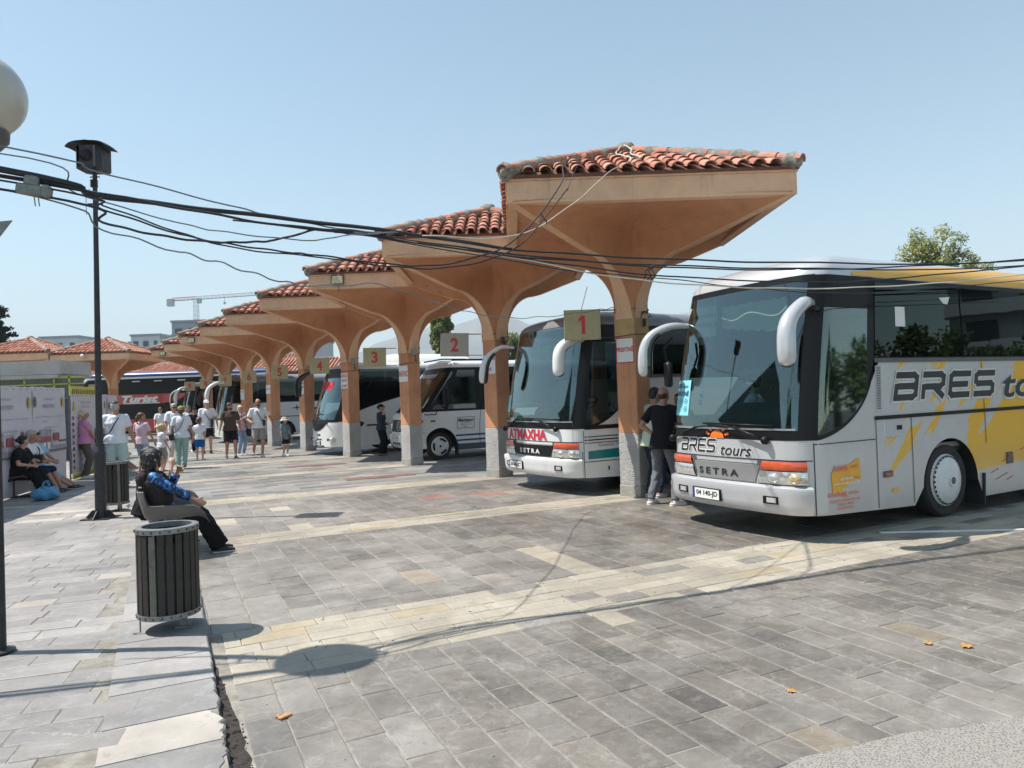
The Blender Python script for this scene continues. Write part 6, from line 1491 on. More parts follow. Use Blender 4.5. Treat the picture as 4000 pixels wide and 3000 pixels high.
# corner of a sheet-metal sign at the left edge
t = thing('metal_sign', 'corner of a grey sheet-metal sign reaching in at the left picture edge', 'sign', (-3.58, 4.95, 2.98))
mb = MB(); mb.add([(-.5, 0, .06), (.16, 0, .10), (-.05, 0, -.16), (-.5, 0, -.6)] + [(-.5, .01, .06), (.16, .01, .10), (-.05, .01, -.16), (-.5, .01, -.6)], [(3, 2, 1, 0), (4, 5, 6, 7), (0, 1, 5, 4), (1, 2, 6, 5), (2, 3, 7, 6)]); mb.build('sheet', 'galvanised', t)
mb = MB(); mb.tube([(-.1, .02, .0), (-.13, .17, .02)], .012, 6); mb.build('bracket', 'dark_iron', t)

# ---- shell seats
def shell_seat(parent, mat, y, w=.50, arms=True):
    """one moulded seat: back, bowl, front lip and low arms; sitter faces +x"""
    mb = MB(); nu, nv = 20, 16; K = 1.25 if arms else 1.0
    prof = [(-.30, .80), (-.285, .70), (-.26, .58), (-.235, .48), (-.17, .415), (-.05, .40), (.08, .41), (.20, .43), (.26, .42), (.30, .385)]
    armz = [.80, .74, .66, .635, .63, .625, .62, .60, .50, .385]
    def sp(u, v, th):
        k = v * (len(prof) - 1); i = min(int(k), len(prof) - 2); f = k - i; x = (prof[i][0] + (prof[i + 1][0] - prof[i][0]) * f); z = prof[i][1] + (prof[i + 1][1] - prof[i][1]) * f; x = -.30 + (x + .30) * K
        a = 2 * u - 1; e = abs(a) ** 5
        if arms:
            za = armz[i] + (armz[i + 1] - armz[i]) * f; z += (za - z) * e; yy = a * w / 2 * (1 + .05 * e); x += e * .07 * max(0, 1 - v * 1.6)
        else: yy = a * w / 2; x += e * .05 * (1 - v); z += e * .02
        if th: z -= th * (1 - .6 * e); x -= th * (.8 if v < .35 else .1); yy += th * (a ** 3) * (1 if arms else .2)
        return (x, yy + y, z)
    mb.grid(lambda u, v: sp(u, v, 0), nu, nv); mb.grid(lambda u, v: sp(u, v, .014), nu, nv, flip=True)
    for uu in (0, 1):
        for j in range(nv): mb.add([sp(uu, j / nv, 0), sp(uu, (j + 1) / nv, 0), sp(uu, (j + 1) / nv, .014), sp(uu, j / nv, .014)], [(0, 1, 2, 3)])
    for vv in (0, 1):
        for j in range(nu): mb.add([sp(j / nu, vv, 0), sp((j + 1) / nu, vv, 0), sp((j + 1) / nu, vv, .014), sp(j / nu, vv, .014)], [(0, 1, 2, 3)])
    return mb.build('seat', mat, parent, smooth=50)
def bench(loc, rz, n, mat, label, arms, pitch=.56):
    t = thing('seat_bench', label, 'bench', loc, rz, 'rows of moulded seats')
    for k in range(n): shell_seat(t, mat, k * pitch, .50, arms)
    mb = MB(); mb.box((0, (n - 1) * pitch / 2, .365), (.05, n * pitch, .05)); mb.box((-.12, (n - 1) * pitch / 2, .365), (.04, n * pitch, .04)); mb.build('rail', 'dark_iron', t)
    for y in (-.02, (n - 1) * pitch + .02):
        mb = MB(); mb.box((-.03, y, .19), (.05, .05, .35)); mb.box((-.11, y, .19), (.04, .04, .34)); mb.box((-.02, y, .02), (.55, .06, .04), bev=.005); mb.build('leg', 'dark_iron', t)
    return t
plain('seat_grey', (.125, .115, .11), .5, var=.12, scale=5, bmp=.2, dirt=((.3, .28, .26), 14, .66, .4))
plain('seat_orange', (.42, .16, .075), .45, var=.12, scale=5)
BX, BY, _ = ST(.02, 9.42)
bench((BX, BY, .0), radians(26), 3, 'seat_grey', 'row of three brown-grey moulded armchairs in the sun, a dark-haired woman in the nearest', True)
FD = Vector((-.2524, .9676, 0)); FN = Vector((.9676, .2524, 0))        # along the hoarding / out from it
bench((-10.0, 14.38, .05), radians(14.6), 3, 'seat_orange', 'row of orange moulded seats in the hoarding shade, three people on it', False, .55)
bench((-10.95, 19.3, .05), radians(14.6), 3, 'seat_orange', 'row of orange seats further along the hoarding behind the man in pale shorts', False, .55)

# ---- construction hoarding
plain('hoard_white', (.62, .60, .64), .6, var=.05, scale=2, bmp=.15, bscale=8, dirt=((.45, .43, .44), 3, .6, .3))
plain('hoard_yellow', (.62, .53, .08), .6, var=.12)
plain('hoard_red', (.35, .10, .10), .6); plain('hoard_grey', (.36, .35, .38), .7, var=.2, scale=5); plain('hoard_dark', (.16, .155, .175), .7, var=.2, scale=6); plain('hoard_brown', (.30, .16, .14), .7, var=.3, scale=8)
plain('hoard_ink', (.34, .32, .38), .6); plain('crest_gold', (.55, .42, .12), .5, var=.2, scale=30); plain('crest_dark', (.16, .16, .13), .5, var=.5, scale=30)
O0 = Vector((-10.07, 14.57, 0)); RZ = atan2(FD.y, FD.x)
def hpanel(a, L, h, label, kind, step=0.0, zb=.03):
    p = O0 + FD * a - FN * step
    t = thing('hoarding_panel', label, 'hoarding', (p.x, p.y, .05), RZ, 'printed panels of the construction hoarding')
    # local x runs away along the fence, local -y faces the pavement
    mb = MB(); nx_ = 24
    mb.grid(lambda u, v: (L * u, .010 * sin(u * 11 + a) * (1 - abs(2 * v - 1)) - .006 * sin(v * 9 + u * 4), zb + (h - zb) * v + (.012 * sin(u * 19 + a * 3) if v == 1 else 0)), nx_, 8)
    mb.grid(lambda u, v: (L * u, .022 + .010 * sin(u * 11 + a) * (1 - abs(2 * v - 1)) - .006 * sin(v * 9 + u * 4), zb + (h - zb) * v), nx_, 8, flip=True)
    s = mb.build('sheet', 'hoard_white', t, smooth=True)
    mb = MB()
    for x in (0.02, L - .02): mb.box((x, .04, h / 2), (.03, .03, h))
    for z in (.06, h - .05): mb.box((L / 2, .04, z), (L, .03, .03))
    mb.build('frame', 'galvanised', t)
    mb = MB()
    for k in range(int(L / .35)): mb.ell((.15 + k * .35, -.012, h - .05), (.012, .006, .012), 8, 4)
    mb.build('eyelets', 'dark_iron', s)
    W_ = lambda x, c, o: (x, -.022 - o, c)
    def rect(nm, mt, x0, x1, z0, z1, o=.001):
        m = MB(); m.box(((x0 + x1) / 2, -.02 - o, (z0 + z1) / 2), (x1 - x0, .002, z1 - z0)); return m.build(nm, mt, s)
    def txt(tx, cx, cz, w, hh, mt='hoard_ink', b=.01): return text_on(W_, 'lettering', mt, tx, cx, cz, w, hh, s, bold=b)
    if kind == 'site':
        cx = L * .45
        txt('REPUBLIKA E KOSOV\u00cbS', cx, h - .26, .55, .055); txt('KOMUNA E PRIZRENIT', cx, h - .42, .72, .085, b=.02)
        txt('PROJEKTI: ND\u00cbRTIMI I STACIONIT T\u00cb AUTOBUS\u00cbVE', L * .48, h - .66, L * .86, .04); txt('N\u00cb PRIZREN', L * .3, h - .76, .3, .04)
        txt('INVESTITOR: KOMUNA E PRIZRENIT', L * .5, h - .90, .9, .035); txt('VENDI: PRIZREN', L * .5, h - .98, .5, .035)
        for x, mt in ((L - .20, 'crest_gold'), (.10, 'crest_dark')):
            m = MB(); m.ell((x, -.023, h - .33), (.075, .003, .12), 16, 8); m.build('crest', mt, s, smooth=True)
        # printed perspective of the planned building
        rect('picture', 'hoard_grey', .0, L, .82, .92); rect('picture', 'hoard_dark', .0, L, .78, .83, .002)
        rect('picture', 'hoard_grey', .35, 1.0, 1.12, 1.30); rect('picture', 'hoard_red', .35, 1.0, 1.02, 1.14, .002); rect('picture', 'hoard_grey', .2, 1.1, .90, 1.03)
        rect('picture', 'hoard_red', 1.15, 1.5, 1.02, 1.20); rect('picture', 'hoard_dark', 1.5, L, .98, 1.03); rect('picture', 'white_print', .5, .65, .86, 1.0, .004); rect('picture', 'white_print', .75, .9, .86, 1.0, .004)
        if L > 2.2: rect('picture', 'hoard_red', 1.85, 1.97, .95, 1.30); rect('picture', 'hoard_red', 1.7, 2.12, 1.10, 1.16, .003); rect('picture', 'hoard_dark', 1.88, 1.95, .7, .96, .004)
        rect('picture', 'hoard_brown', .05, .5, .08, .62); rect('picture', 'hoard_grey', .12, .25, .1, .5, .003); rect('picture', 'hoard_dark', .30, .42, .16, .44, .003)
    elif kind == 'rules':
        m = MB(); m.add([(.10, -.023, h - .42), (.34, -.023, h - .42), (.22, -.023, h - .16)], [(0, 1, 2)]); w = m.build('warning_triangle', 'hoard_yellow', s)
        txt('KUJDES - VENDNDERTIM', L * .58, h - .22, .78, .06, b=.02); txt('NDALOHET HYRJA', L * .58, h - .33, .6, .04, 'red_print')
        for k in range(9):
            z = h - .60 - k * .15; txt(('RREGULLAT E SIGURIMIT' if k == 0 else 'Obligohet helmeta'), L * .42, z, .5 if k else .7, .045, 'salmon_print' if k % 3 == 0 else 'hoard_ink')
            m = MB(); m.ell((.13, -.024, z), (.05, .003, .05), 12, 6); m.build('safety_mark', 'navy_paint' if k % 2 else 'hoard_red', s)
    else:
        txt('REPUBLIKA E KOSOV\u00cbS', L * .5, h - .26, .5, .05); txt('KOMUNA E PRIZRENIT', L * .5, h - .42, .66, .07)
        for x, mt in ((L - .18, 'crest_gold'), (.14, 'crest_dark')): m = MB(); m.ell((x, -.023, h - .30), (.065, .004, .11), 14, 8); m.build('crest', mt, s, smooth=True)
        txt('INVESTITOR KOMUNA E PRIZRENIT', L * .5, h - .62, L * .7, .035)
        rect('picture', 'hoard_dark', .1, L - .3, .82, .90); rect('picture', 'hoard_dark', .3, .8, .9, 1.2); rect('picture', 'hoard_red', .9, 1.1, .95, 1.3); rect('picture', 'white_print', .4, .5, 1.0, 1.1, .004); rect('picture', 'white_print', .6, .7, 1.0, 1.1, .004)
    return t
hpanel(-4.6, 2.9, 2.22, 'hoarding panel furthest left, cut by the picture edge', 'site')
hpanel(-1.68, 2.5, 2.22, 'printed hoarding panel behind the seated woman in black', 'site')
hpanel(.84, 1.98, 2.24, 'printed hoarding panel with a gold crest, left of the yellow edged one', 'site')
hpanel(2.88, 1.85, 2.11, 'hoarding panel of safety rules below a yellow and black barricade', 'rules', -.10, .16)
hpanel(4.8, 1.45, 2.12, 'printed hoarding panel just behind the loudspeaker pole', 'map')
hpanel(6.3, 1.0, 2.10, 'last narrow hoarding panel left of the man in the white shirt', 'map')
def barricade(a, L, z0, z1, label, step):
    p = O0 + FD * a - FN * step; t = thing('barricade', label, 'barrier', (p.x, p.y, .05), RZ, 'yellow and black striped barricade edges')
    mb = MB(); mb.box((L / 2, 0, (z0 + z1) / 2), (L, .03, z1 - z0), bev=.004); b = mb.build('board', 'hoard_yellow', t)
    n = int(L / .14); h = (z1 - z0) * .62
    for k in range(n):
        x = .03 + k * .14; mb = MB(); mb.add([(x, -.018, z0 + .004), (x + .065, -.018, z0 + .004), (x + .10, -.018, z0 + h), (x + .035, -.018, z0 + h)], [(0, 1, 2, 3)]); mb.build('stripe', 'black_print', b)
barricade(2.88, 1.85, 2.10, 2.29, 'yellow barricade with black stripes above the safety-rules panel', -.12)
barricade(2.88, 1.85, .03, .16, 'striped yellow strip at the foot of the safety-rules panel', -.12)
# blue carrier bag
plain('bag_blue', (.08, .28, .46), .35, var=.25, scale=9, bmp=.6, bscale=14)
random.seed(4); mb = MB()
mb.ell((0, 0, .12), (.24, .17, .14), 26, 16); mb.v = [(x + .03 * noise.noise(Vector((x * 9, y * 9, z * 9))), y + .03 * noise.noise(Vector((x * 8, y * 9, z * 7 + 4))), max(.0, z + .05 * noise.noise(Vector((x * 12, y * 11, z * 9 + 9))))) for x, y, z in mb.v]
t = thing('carrier_bag', 'light blue plastic carrier bag on the ground by the seated woman', 'bag', (-9.02, 13.82, .05), .3)
mb.build('sack', 'bag_blue', t, smooth=True)
mb = MB()
for s_ in (-1, 1): mb.tube(smooth_path([(-.05, s_ * .04, .22), (-.03, s_ * .05, .33), (.03, s_ * .05, .36), (.07, s_ * .04, .24)], 5), .012, 6, flat=.4)
mb.build('handles', 'bag_blue', t, smooth=True)

# ------------------------------------------------------------------ buildings and trees beyond
plain('block_white', (.58, .585, .60), .8, var=.06, scale=.4); plain('block_grey', (.36, .38, .41), .8, var=.08, scale=.4); plain('block_dark', (.07, .09, .13), .7); plain('window_dark', (.04, .06, .08), .15)
plain('frame_lime', (.42, .46, .10), .5, var=.15); plain('pane_dull', (.14, .16, .16), .2, var=.3, scale=2)
# unfinished concrete kiosk behind the hoarding
t = thing('concrete_kiosk', 'unfinished concrete kiosk roof with lime window frames behind the hoarding', 'building', (-18.5, 24.2, 0))
mb = MB(); mb.box((-.97, .9, 3.23), (8.5, 1.8, .46)); mb.build('roof_slab', 'concrete_light', t)
mb = MB(); mb.box((-.5, .95, 2.93), (7.4, 1.9, .12)); mb.build('lower_slab', 'concrete_light', t)
mb = MB(); mb.box((-1, .95, 1.4), (8, 1.5, 2.9)); mb.build('wall', 'block_dark', t)
for k in range(9):
    x = -5 + k * 1.0
    f = MB(); f.box((x, -.02 + .15, 2.50), (.05, .06, .85)); f.box((x + .5, .13, 2.88), (1.0, .06, .06)); f.box((x + .5, .13, 2.66), (1.0, .06, .04)); w = f.build('window_frame', 'frame_lime', t)
    f = MB(); f.box((x + .5, .16, 2.40), (.95, .02, .5)); f.box((x + .5, .16, 2.77), (.95, .02, .18)); f.build('pane', 'pane_dull', w)
mb = MB(); mb.box((3.52, .13, 2.3), (.06, .06, 1.25)); mb.build('corner_post', 'frame_lime', t)
# station wall and roof at far left behind the red coach
t = thing('station_shed', 'low ochre shed with a tiled lean-to roof beyond the red coach', 'building', (-27, 50.5, 0))
mb = MB(); mb.box((4, 0, 1.9), (22, 1.2, 3.8)); mb.build('wall', 'plaster_peach', t)
mb = MB(); mb.add([(-8, -1.2, 3.85), (15.5, -1.2, 3.85), (15.5, 1.6, 4.9), (-8, 1.6, 4.9), (-8, -1.2, 3.75), (15.5, -1.2, 3.75), (15.5, 1.6, 4.8), (-8, 1.6, 4.8)], [(0, 1, 2, 3), (7, 6, 5, 4), (0, 4, 5, 1), (1, 5, 6, 2), (3, 7, 4, 0)]); rf = mb.build('roof', 'tile_underlay', t)
rest = MB()
for c in range(96):
    for r in range(8): rest.ct = (random.random(), .02); M4 = Matrix.Rotation(atan2(1.05, 2.8), 4, 'X'); M4.translation = Vector((-7.9 + c * .245, -1.2 + r * .34, 3.90 + r * .34 * 1.05 / 2.8)); rest.add([M4 @ Vector(v) for v in TILE_MB.v], TILE_MB.f)
o = rest.build('tiles', 'roof_tile', rf, smooth=40); o['kind'] = 'stuff'

def block(x, y, w, d, h, z0, floors, cols, label, mat='block_white', grp='pale apartment blocks on the skyline', parapet=True):
    t = thing('apartment_block', label, 'building', (x, y, 0), 0, grp)
    mb = MB(); mb.box((w / 2, d / 2, h / 2), (w, d, h)); mb.build('wall', mat, t)
    if parapet: mb = MB(); mb.box((w / 2, d / 2, h + .2), (w + .4, d + .4, .4)); mb.build('roof', 'block_grey', t)
    fh = (h - z0) / floors
    for f in range(floors):
        for c in range(cols):
            cx = (c + .5) * w / cols; cz = z0 + (f + .45) * fh; ww = w / cols * (.55 if (c + f) % 3 else .38)
            m = MB(); m.box((cx, -.02, cz), (ww, .16, fh * .42)); wn_ = m.build('window', 'block_grey', t)
            m = MB(); m.box((cx, -.06, cz), (ww * .9, .16, fh * .36)); m.build('pane', 'window_dark', wn_)
            if (c * 2 + f) % 4 == 0: m = MB(); m.box((cx, -.6, cz - fh * .3), (ww * 1.3, 1.2, .9)); m.build('balcony', mat, t)
    return t
block(-103, 150, 15, 12, 15.6, 2, 5, 5, 'white apartment block on the skyline at far left, lower of the two there')
block(-95.8, 146, 8, 12, 16.6, 2, 5, 3, 'white apartment block left of the loudspeaker pole, taller part')
block(-79.3, 150, 6.2, 12, 16.8, 2, 5, 3, 'white apartment block on the skyline between two tiled roofs')
block(-82.4, 155, 3, 12, 15.8, 2, 5, 1, 'dark stair tower beside the white block on the skyline', 'block_dark')
block(-73.0, 150, 18, 12, 16.2, 2, 5, 6, 'long pale apartment block seen behind and through the far arch')
block(-66, 140, 8, 10, 18.2, 2, 5, 3, 'dark grey roofed block peeping over the small tiled roofs', 'block_grey')
block(-50, 130, 9, 12, 13.6, 2, 4, 3, 'pale apartment block seen through the arches between signs 5 and 6')
block(-38.5, 130, 3.4, 12, 13.2, 2, 4, 1, 'narrow pale block seen through the arch beside sign 5')
block(-124, 150, 14, 12, 14.6, 2, 5, 4, 'blue-grey roofed building at the left picture edge behind the conifer', 'block_dark')
# thin aerial and street-lamp mast beyond
t = thing('street_lamp', 'tiny far street lamp seen through the arch beside sign 5', 'street lamp', (-30.2, 95, 0)); mb = MB(); mb.tube([(0, 0, 0), (0, 0, 7.6), (-.8, 0, 7.8)], .07, 6); mb.build('mast', 'galvanised', t)

# tower crane
t = thing('tower_crane', 'pale lattice tower crane on the skyline', 'crane', (-131, 300, 0)); plain('crane_pale', (.55, .56, .58), .6); plain('crane_red', (.5, .22, .2), .6)
def lattice(mb, A, B, w, n, r=.09, axis=(0, 1, 0)):
    A = Vector(A); B = Vector(B); d = (B - A).normalized(); u = Vector(axis).cross(d).normalized(); v = d.cross(u)
    cs = [(u + v) * w / 2, (u - v) * w / 2, (-u - v) * w / 2, (-u + v) * w / 2]
    for c in cs: mb.tube([A + c, B + c], r, 4)
    for i in range(n):
        p = A.lerp(B, i / n); q = A.lerp(B, (i + 1) / n)
        for k in range(4): mb.tube([p + cs[k], q + cs[(k + 1) % 4]], r * .6, 3); mb.tube([p + cs[k], p + cs[(k + 1) % 4]], r * .6, 3)
mb = MB(); lattice(mb, (0, 0, 0), (0, 0, 47), 1.6, 26); mb.build('mast', 'crane_pale', t)
mb = MB(); lattice(mb, (0, 0, 47), (44, 0, 48.6), 1.3, 26); mb.build('jib', 'crane_pale', t)
mb = MB(); lattice(mb, (0, 0, 47), (-10, 0, 46.7), 1.2, 6); mb.build('counter_jib', 'crane_red', t)
mb = MB(); mb.box((-10.6, 0, 45.4), (2.6, 1.6, 3.0)); mb.build('counterweight', 'crane_pale', t)
mb = MB(); mb.box((1.4, 0, 45.8), (1.6, 1.4, 2)); mb.build('cab', 'crane_pale', t)
mb = MB(); mb.tube([(12, 0, 47.6), (12, 0, 44.8)], .12, 4); mb.box((12, 0, 44.4), (.9, .5, .9)); mb.build('hook', 'crane_pale', t)

# trees
def leaf_mat(name, c1, c2, c3):
    mt, nt, b, out = new_mat(name); co = nt.nodes.new('ShaderNodeNewGeometry').outputs['Position']
    at = nt.nodes.new('ShaderNodeAttribute'); at.attribute_name = 'tone'; sp = nt.nodes.new('ShaderNodeSeparateColor'); nt.links.new(at.outputs['Color'], sp.inputs[0])
    r = ramp(nt, sp.outputs[0], [(0.0, c1), (0.6, c2), (1.0, c3)]); nt.links.new(r.outputs[0], b.inputs['Base Color']); b.inputs['Roughness'].default_value = .6
    tl = nt.nodes.new('ShaderNodeBsdfTranslucent'); nt.links.new(r.outputs[0], tl.inputs[0]); mx = nt.nodes.new('ShaderNodeMixShader'); mx.inputs[0].default_value = .35
    nt.links.new(b.outputs[0], mx.inputs[1]); nt.links.new(tl.outputs[0], mx.inputs[2]); nt.links.new(mx.outputs[0], out.inputs['Surface']); MATS[name] = mt
leaf_mat('leaf_poplar', (.06, .085, .022), (.15, .19, .045), (.30, .31, .09))
leaf_mat('leaf_olive', (.10, .13, .03), (.26, .29, .07), (.50, .45, .16))
leaf_mat('leaf_pine', (.012, .022, .012), (.022, .04, .022), (.045, .065, .03))
leaf_mat('leaf_green', (.035, .06, .018), (.08, .12, .03), (.15, .2, .05))
plain('bark', (.14, .11, .085), .9, var=.3, scale=12, bmp=.6)
def leaves(mb, c, rad, n, size, tone0, squash=1.0):
    for i in range(n):
        v = Vector((random.gauss(0, 1), random.gauss(0, 1), random.gauss(0, 1))).normalized() * rad * random.random() ** .45; v.z *= squash
        p = Vector(c) + v; a = Vector((random.gauss(0, 1), random.gauss(0, 1), random.gauss(0, 1))).normalized(); b = a.orthogonal().normalized(); s = size * random.uniform(.6, 1.3)
        mb.ct = (min(1, max(0, tone0 + random.gauss(0, .22))), 0); mb.add([p - a * s, p + b * s * .55, p + a * s, p - b * s * .55], [(0, 1, 2, 3)])
def tree(name, label, x, y, h, clumps, trunk_r, mat, size, per, cat='tree', group=None, z0=0):
    t = thing(name, label, cat, (x, y, z0), 0, group)
    mb = MB(); mb.tube([(0, 0, 0), (.1, 0, h * .3), (-.05, .05, h * .6), (0, 0, h * .85)], [trunk_r, trunk_r * .8, trunk_r * .5, trunk_r * .15], 8)
    for (c, r) in clumps[::3]: mb.tube([(0, 0, min(h * .5, c[2] * .75)), (c[0] * .5, c[1] * .5, c[2] * .9), c], [trunk_r * .35, trunk_r * .2, .02], 5)
    mb.build('trunk', 'bark', t)
    mb = MB()
    for (c, r) in clumps: leaves(mb, c, r, int(per * r * r), size, random.uniform(.25, .75))
    mb.build('crown', mat, t); return t
random.seed(31)
cl = []
for i in range(70):
    f = random.random() ** .9; z = 4.5 + f * 10.6; w = 1.95 * (1 - max(0, (f - .35) / .65) ** 1.5 * .75) * (.75 + .25 * min(1, f * 5)); a = random.random() * 6.28; r_ = w * random.uniform(.25, .85); cl.append(((r_ * cos(a), r_ * sin(a), z), random.uniform(.4, .75)))
tree('poplar_tree', 'tall columnar poplar behind sign 2', -8.55, 90, 13, cl, .3, 'leaf_poplar', .17, 800)
cl = [((random.uniform(-1, 1), random.uniform(-1, 1), random.uniform(4, 9.6)), random.uniform(.5, .9)) for i in range(24)]
tree('poplar_tree', 'smaller poplar half hidden behind the white coach mirror', 0.2, 95, 10, cl, .25, 'leaf_poplar', .16, 520)
cl = []
for lx, lz, lr in ((-1.6, 7.9, .5), (-1.1, 8.3, .5), (-1.5, 7.3, .6), (-.65, 8.9, .42), (-.5, 8.2, .6), (.0, 8.0, .5), (.25, 8.55, .4), (.85, 9.15, .42), (1.0, 8.5, .45), (.6, 7.8, .6), (1.5, 7.9, .4), (2.0, 8.0, .35), (2.1, 7.5, .45), (1.2, 7.4, .6), (-.3, 7.4, .7), (2.5, 7.1, .4), (-1.9, 7.0, .6), (0, 6.8, .8), (1.5, 6.7, .7), (-1, 6.6, .8)):
    cl.append(((lx, random.uniform(-.8, .8), lz), lr)); cl.append(((lx + random.uniform(-.2, .2), random.uniform(-1, 1), lz - .45), lr * .8))
tree('tree', 'green and yellow tree showing above the silver coach roof', 20.8, 35, 8.6, cl, .25, 'leaf_olive', .085, 900)
for x, l in ((-29.5, 'dark green tree seen through the arch beside sign 6'), (-25.5, 'bushy tree seen through the arch beside sign 5')):
    cl = [((random.uniform(-2.2, 2.2), random.uniform(-1.5, 1.5), random.uniform(3.5, 6.9 if x < -27 else 5.4)), random.uniform(.6, 1.0)) for i in range(22)]
    tree('tree', l, x, 80, 6.5, cl, .2, 'leaf_green', .16, 330)
# conifer at the left edge
t = thing('conifer_tree', 'dark conifer reaching in at the left picture edge', 'tree', (-45.2, 60, 0)); random.seed(9)
mb = MB(); mb.tube([(0, 0, 0), (0, 0, 12.5)], [.35, .08], 8); mb.build('trunk', 'bark', t)
mb = MB()
for k in range(15):
    z = 4.2 + k * .55; R_ = 5.2 - k * .22
    for j in range(9):
        a = j * 2 * pi / 9 + k * .7 + random.uniform(-.2, .2); L = R_ * random.uniform(.6, 1.0)
        mb.ct = (.3, 0); mb.tube([(0, 0, z), (L * .6 * cos(a), L * .6 * sin(a), z + .15), (L * cos(a), L * sin(a), z + .2 + random.uniform(0, .5))], [.06, .04, .01], 4)
        for q in range(9): f = .3 + .7 * q / 8; leaves(mb, (L * f * cos(a), L * f * sin(a), z + .1 + .3 * f * f), .42, 60, .11, .35, .6)
mb.build('crown', 'leaf_pine', t)

# mountains
def ridge(name, y, pts, depth, mat, seed):
    mb = MB(); n = 160; x0, x1 = pts[0][0], pts[-1][0]
    def hh(x):
        for (a, b), (c, d) in zip(pts[:-1], pts[1:]):
            if x <= c: f = (x - a) / (c - a); return b + (d - b) * (f * f * (3 - 2 * f))
        return pts[-1][1]
    def fn(u, v):
        x = x0 + (x1 - x0) * u; h = hh(x); q = 1 - abs(2 * v - 1); nn = noise.fractal(Vector((x * .004 + seed, v * 2.2, seed)), 1.0, 2.0, 5)
        return (x, y + depth * (v - .5), max(-5, h * q ** .8 + (24 * nn) * q ** .3 * (h / 400)))
    mb.grid(fn, n, 14); o = mb.build(name, mat, smooth=True); o['kind'] = 'structure'; return o
plain('haze_tinted_scrub', (.13, .14, .12), .95, var=.5, scale=.004)  # scrub colour lightened to stand in for part of the haze
ridge('mountain', 4000, [(-1900, 10), (-1250, 30), (-1080, 90), (-864, 262), (-700, 330), (-560, 388), (-330, 415), (-129, 450), (150, 395), (439, 370), (800, 330), (1400, 290), (2600, 320)], 1400, 'haze_tinted_scrub', 1.3)
ridge('mountain', 5200, [(-1500, 40), (-900, 180), (-300, 420), (300, 520), (700, 600), (1500, 520), (3400, 480)], 1300, 'haze_tinted_scrub', 7.7)

# ---- the street behind the camera, which the coach glass mirrors
t = thing('station_hall', 'dark station hall with two pointed roofs standing left of the viewpoint', 'building', (-16.5, 1.5, 0), radians(-90))
plain('hall_wall', (.20, .13, .10), .8, var=.2, scale=.5); plain('hall_roof', (.05, .05, .055), .6)
mb = MB(); mb.box((0, -5, 2.2), (26, 9, 4.4)); mb.build('wall', 'hall_wall', t)
mb = MB()
for x in (-8, 6):
    mb.add([(x - 6, -.4, 4.4), (x + 6, -.4, 4.4), (x + 1.5, -.4, 9.5), (x - 6, -9, 4.4), (x + 6, -9, 4.4), (x + 1.5, -9, 9.5)], [(0, 1, 2), (5, 4, 3), (0, 2, 5, 3), (1, 4, 5, 2)])
mb.build('roof', 'hall_roof', t)
random.seed(77)
for i, (x, y, h, lab) in enumerate(((41, 3, 5.0, 'broad tree right of the viewpoint, nearest of the row'), (45, 7.5, 5.6, 'tree right of the viewpoint, second of the row'), (46, 12, 4.6, 'lower tree right of the viewpoint, third of the row'), (50, 9.5, 6.2, 'tall tree right of the viewpoint, behind the others'), (40, -2, 6.5, 'dark tree right of the viewpoint at the near end of the row'), (4, -18, 9, 'lone tree behind the viewpoint'))):
    cl = [((random.uniform(-2.6, 2.6), random.uniform(-2, 2), random.uniform(2.0, h)), random.uniform(.6, 1.1)) for k in range(22)]
    tree('tree', lab, x, y, h, cl, .3, 'leaf_green', .2, 110, group='trees lining the street beside the viewpoint')
t = thing('apartment_tower', 'balconied apartment tower right of the viewpoint', 'building', (62, 16, 0), radians(90))
mb = MB(); mb.box((0, 0, 12), (14, 12, 24)); mb.build('wall', 'block_white', t)
for k in range(8): mb = MB(); mb.box((0, 6.6, 2.2 + k * 2.9), (14.5, 1.6, 1.0)); mb.build('balcony', 'block_grey', t)
for k in range(8):
    for c in range(4): mb = MB(); mb.box((-5.2 + c * 3.4, 6.02, 3.5 + k * 2.9), (1.8, .1, 1.4)); mb.build('window', 'window_dark', t)
# ------------------------------------------------------------------ people
plain('skin_light', (.52, .29, .20), .55, var=.06, scale=10); plain('skin_tan', (.42, .22, .145), .55, var=.06, scale=10)
plain('hair_black', (.012, .010, .010), .45, var=.4, scale=60, bmp=.6, bscale=90); plain('hair_dark', (.03, .02, .015), .5, var=.4, scale=60, bmp=.6, bscale=90)
plain('hair_brown', (.13, .065, .035), .5, var=.35, scale=50, bmp=.6, bscale=90); plain('hair_blond', (.55, .38, .18), .5, var=.3, scale=50, bmp=.6, bscale=90)
plain('hair_grey', (.42, .41, .39), .5, var=.3, scale=50, bmp=.6, bscale=90); plain('hair_fair', (.60, .48, .32), .5, var=.3, scale=50, bmp=.6, bscale=90)
def cloth(name, col, var=.08): return plain(name, col, .9, var=var, scale=7, bmp=.35, bscale=160, spec=.2)
for n_, c_ in dict(tee_white=(.74, .75, .80), tee_black=(.012, .013, .016), tee_brown=(.075, .055, .045), tee_pink=(.62, .27, .45), tee_palepink=(.66, .48, .55), tee_mint=(.60, .68, .54), tee_sky=(.33, .55, .68),
                   tee_navy=(.035, .05, .08), shorts_pale=(.42, .55, .58), shorts_grey=(.30, .28, .27), shorts_black=(.013, .013, .014), shorts_blue=(.015, .11, .36), shorts_navy=(.015, .025, .06), shorts_sky=(.28, .52, .64),
                   trousers_mint=(.30, .46, .43), trousers_olive=(.13, .12, .09), trousers_black=(.008, .008, .009), jeans_grey=(.15, .16, .18), jeans_blue=(.28, .38, .52), dress_denim=(.16, .22, .27), vest_dark=(.035, .03, .03), trousers_pale=(.55, .53, .50)).items(): cloth(n_, c_)
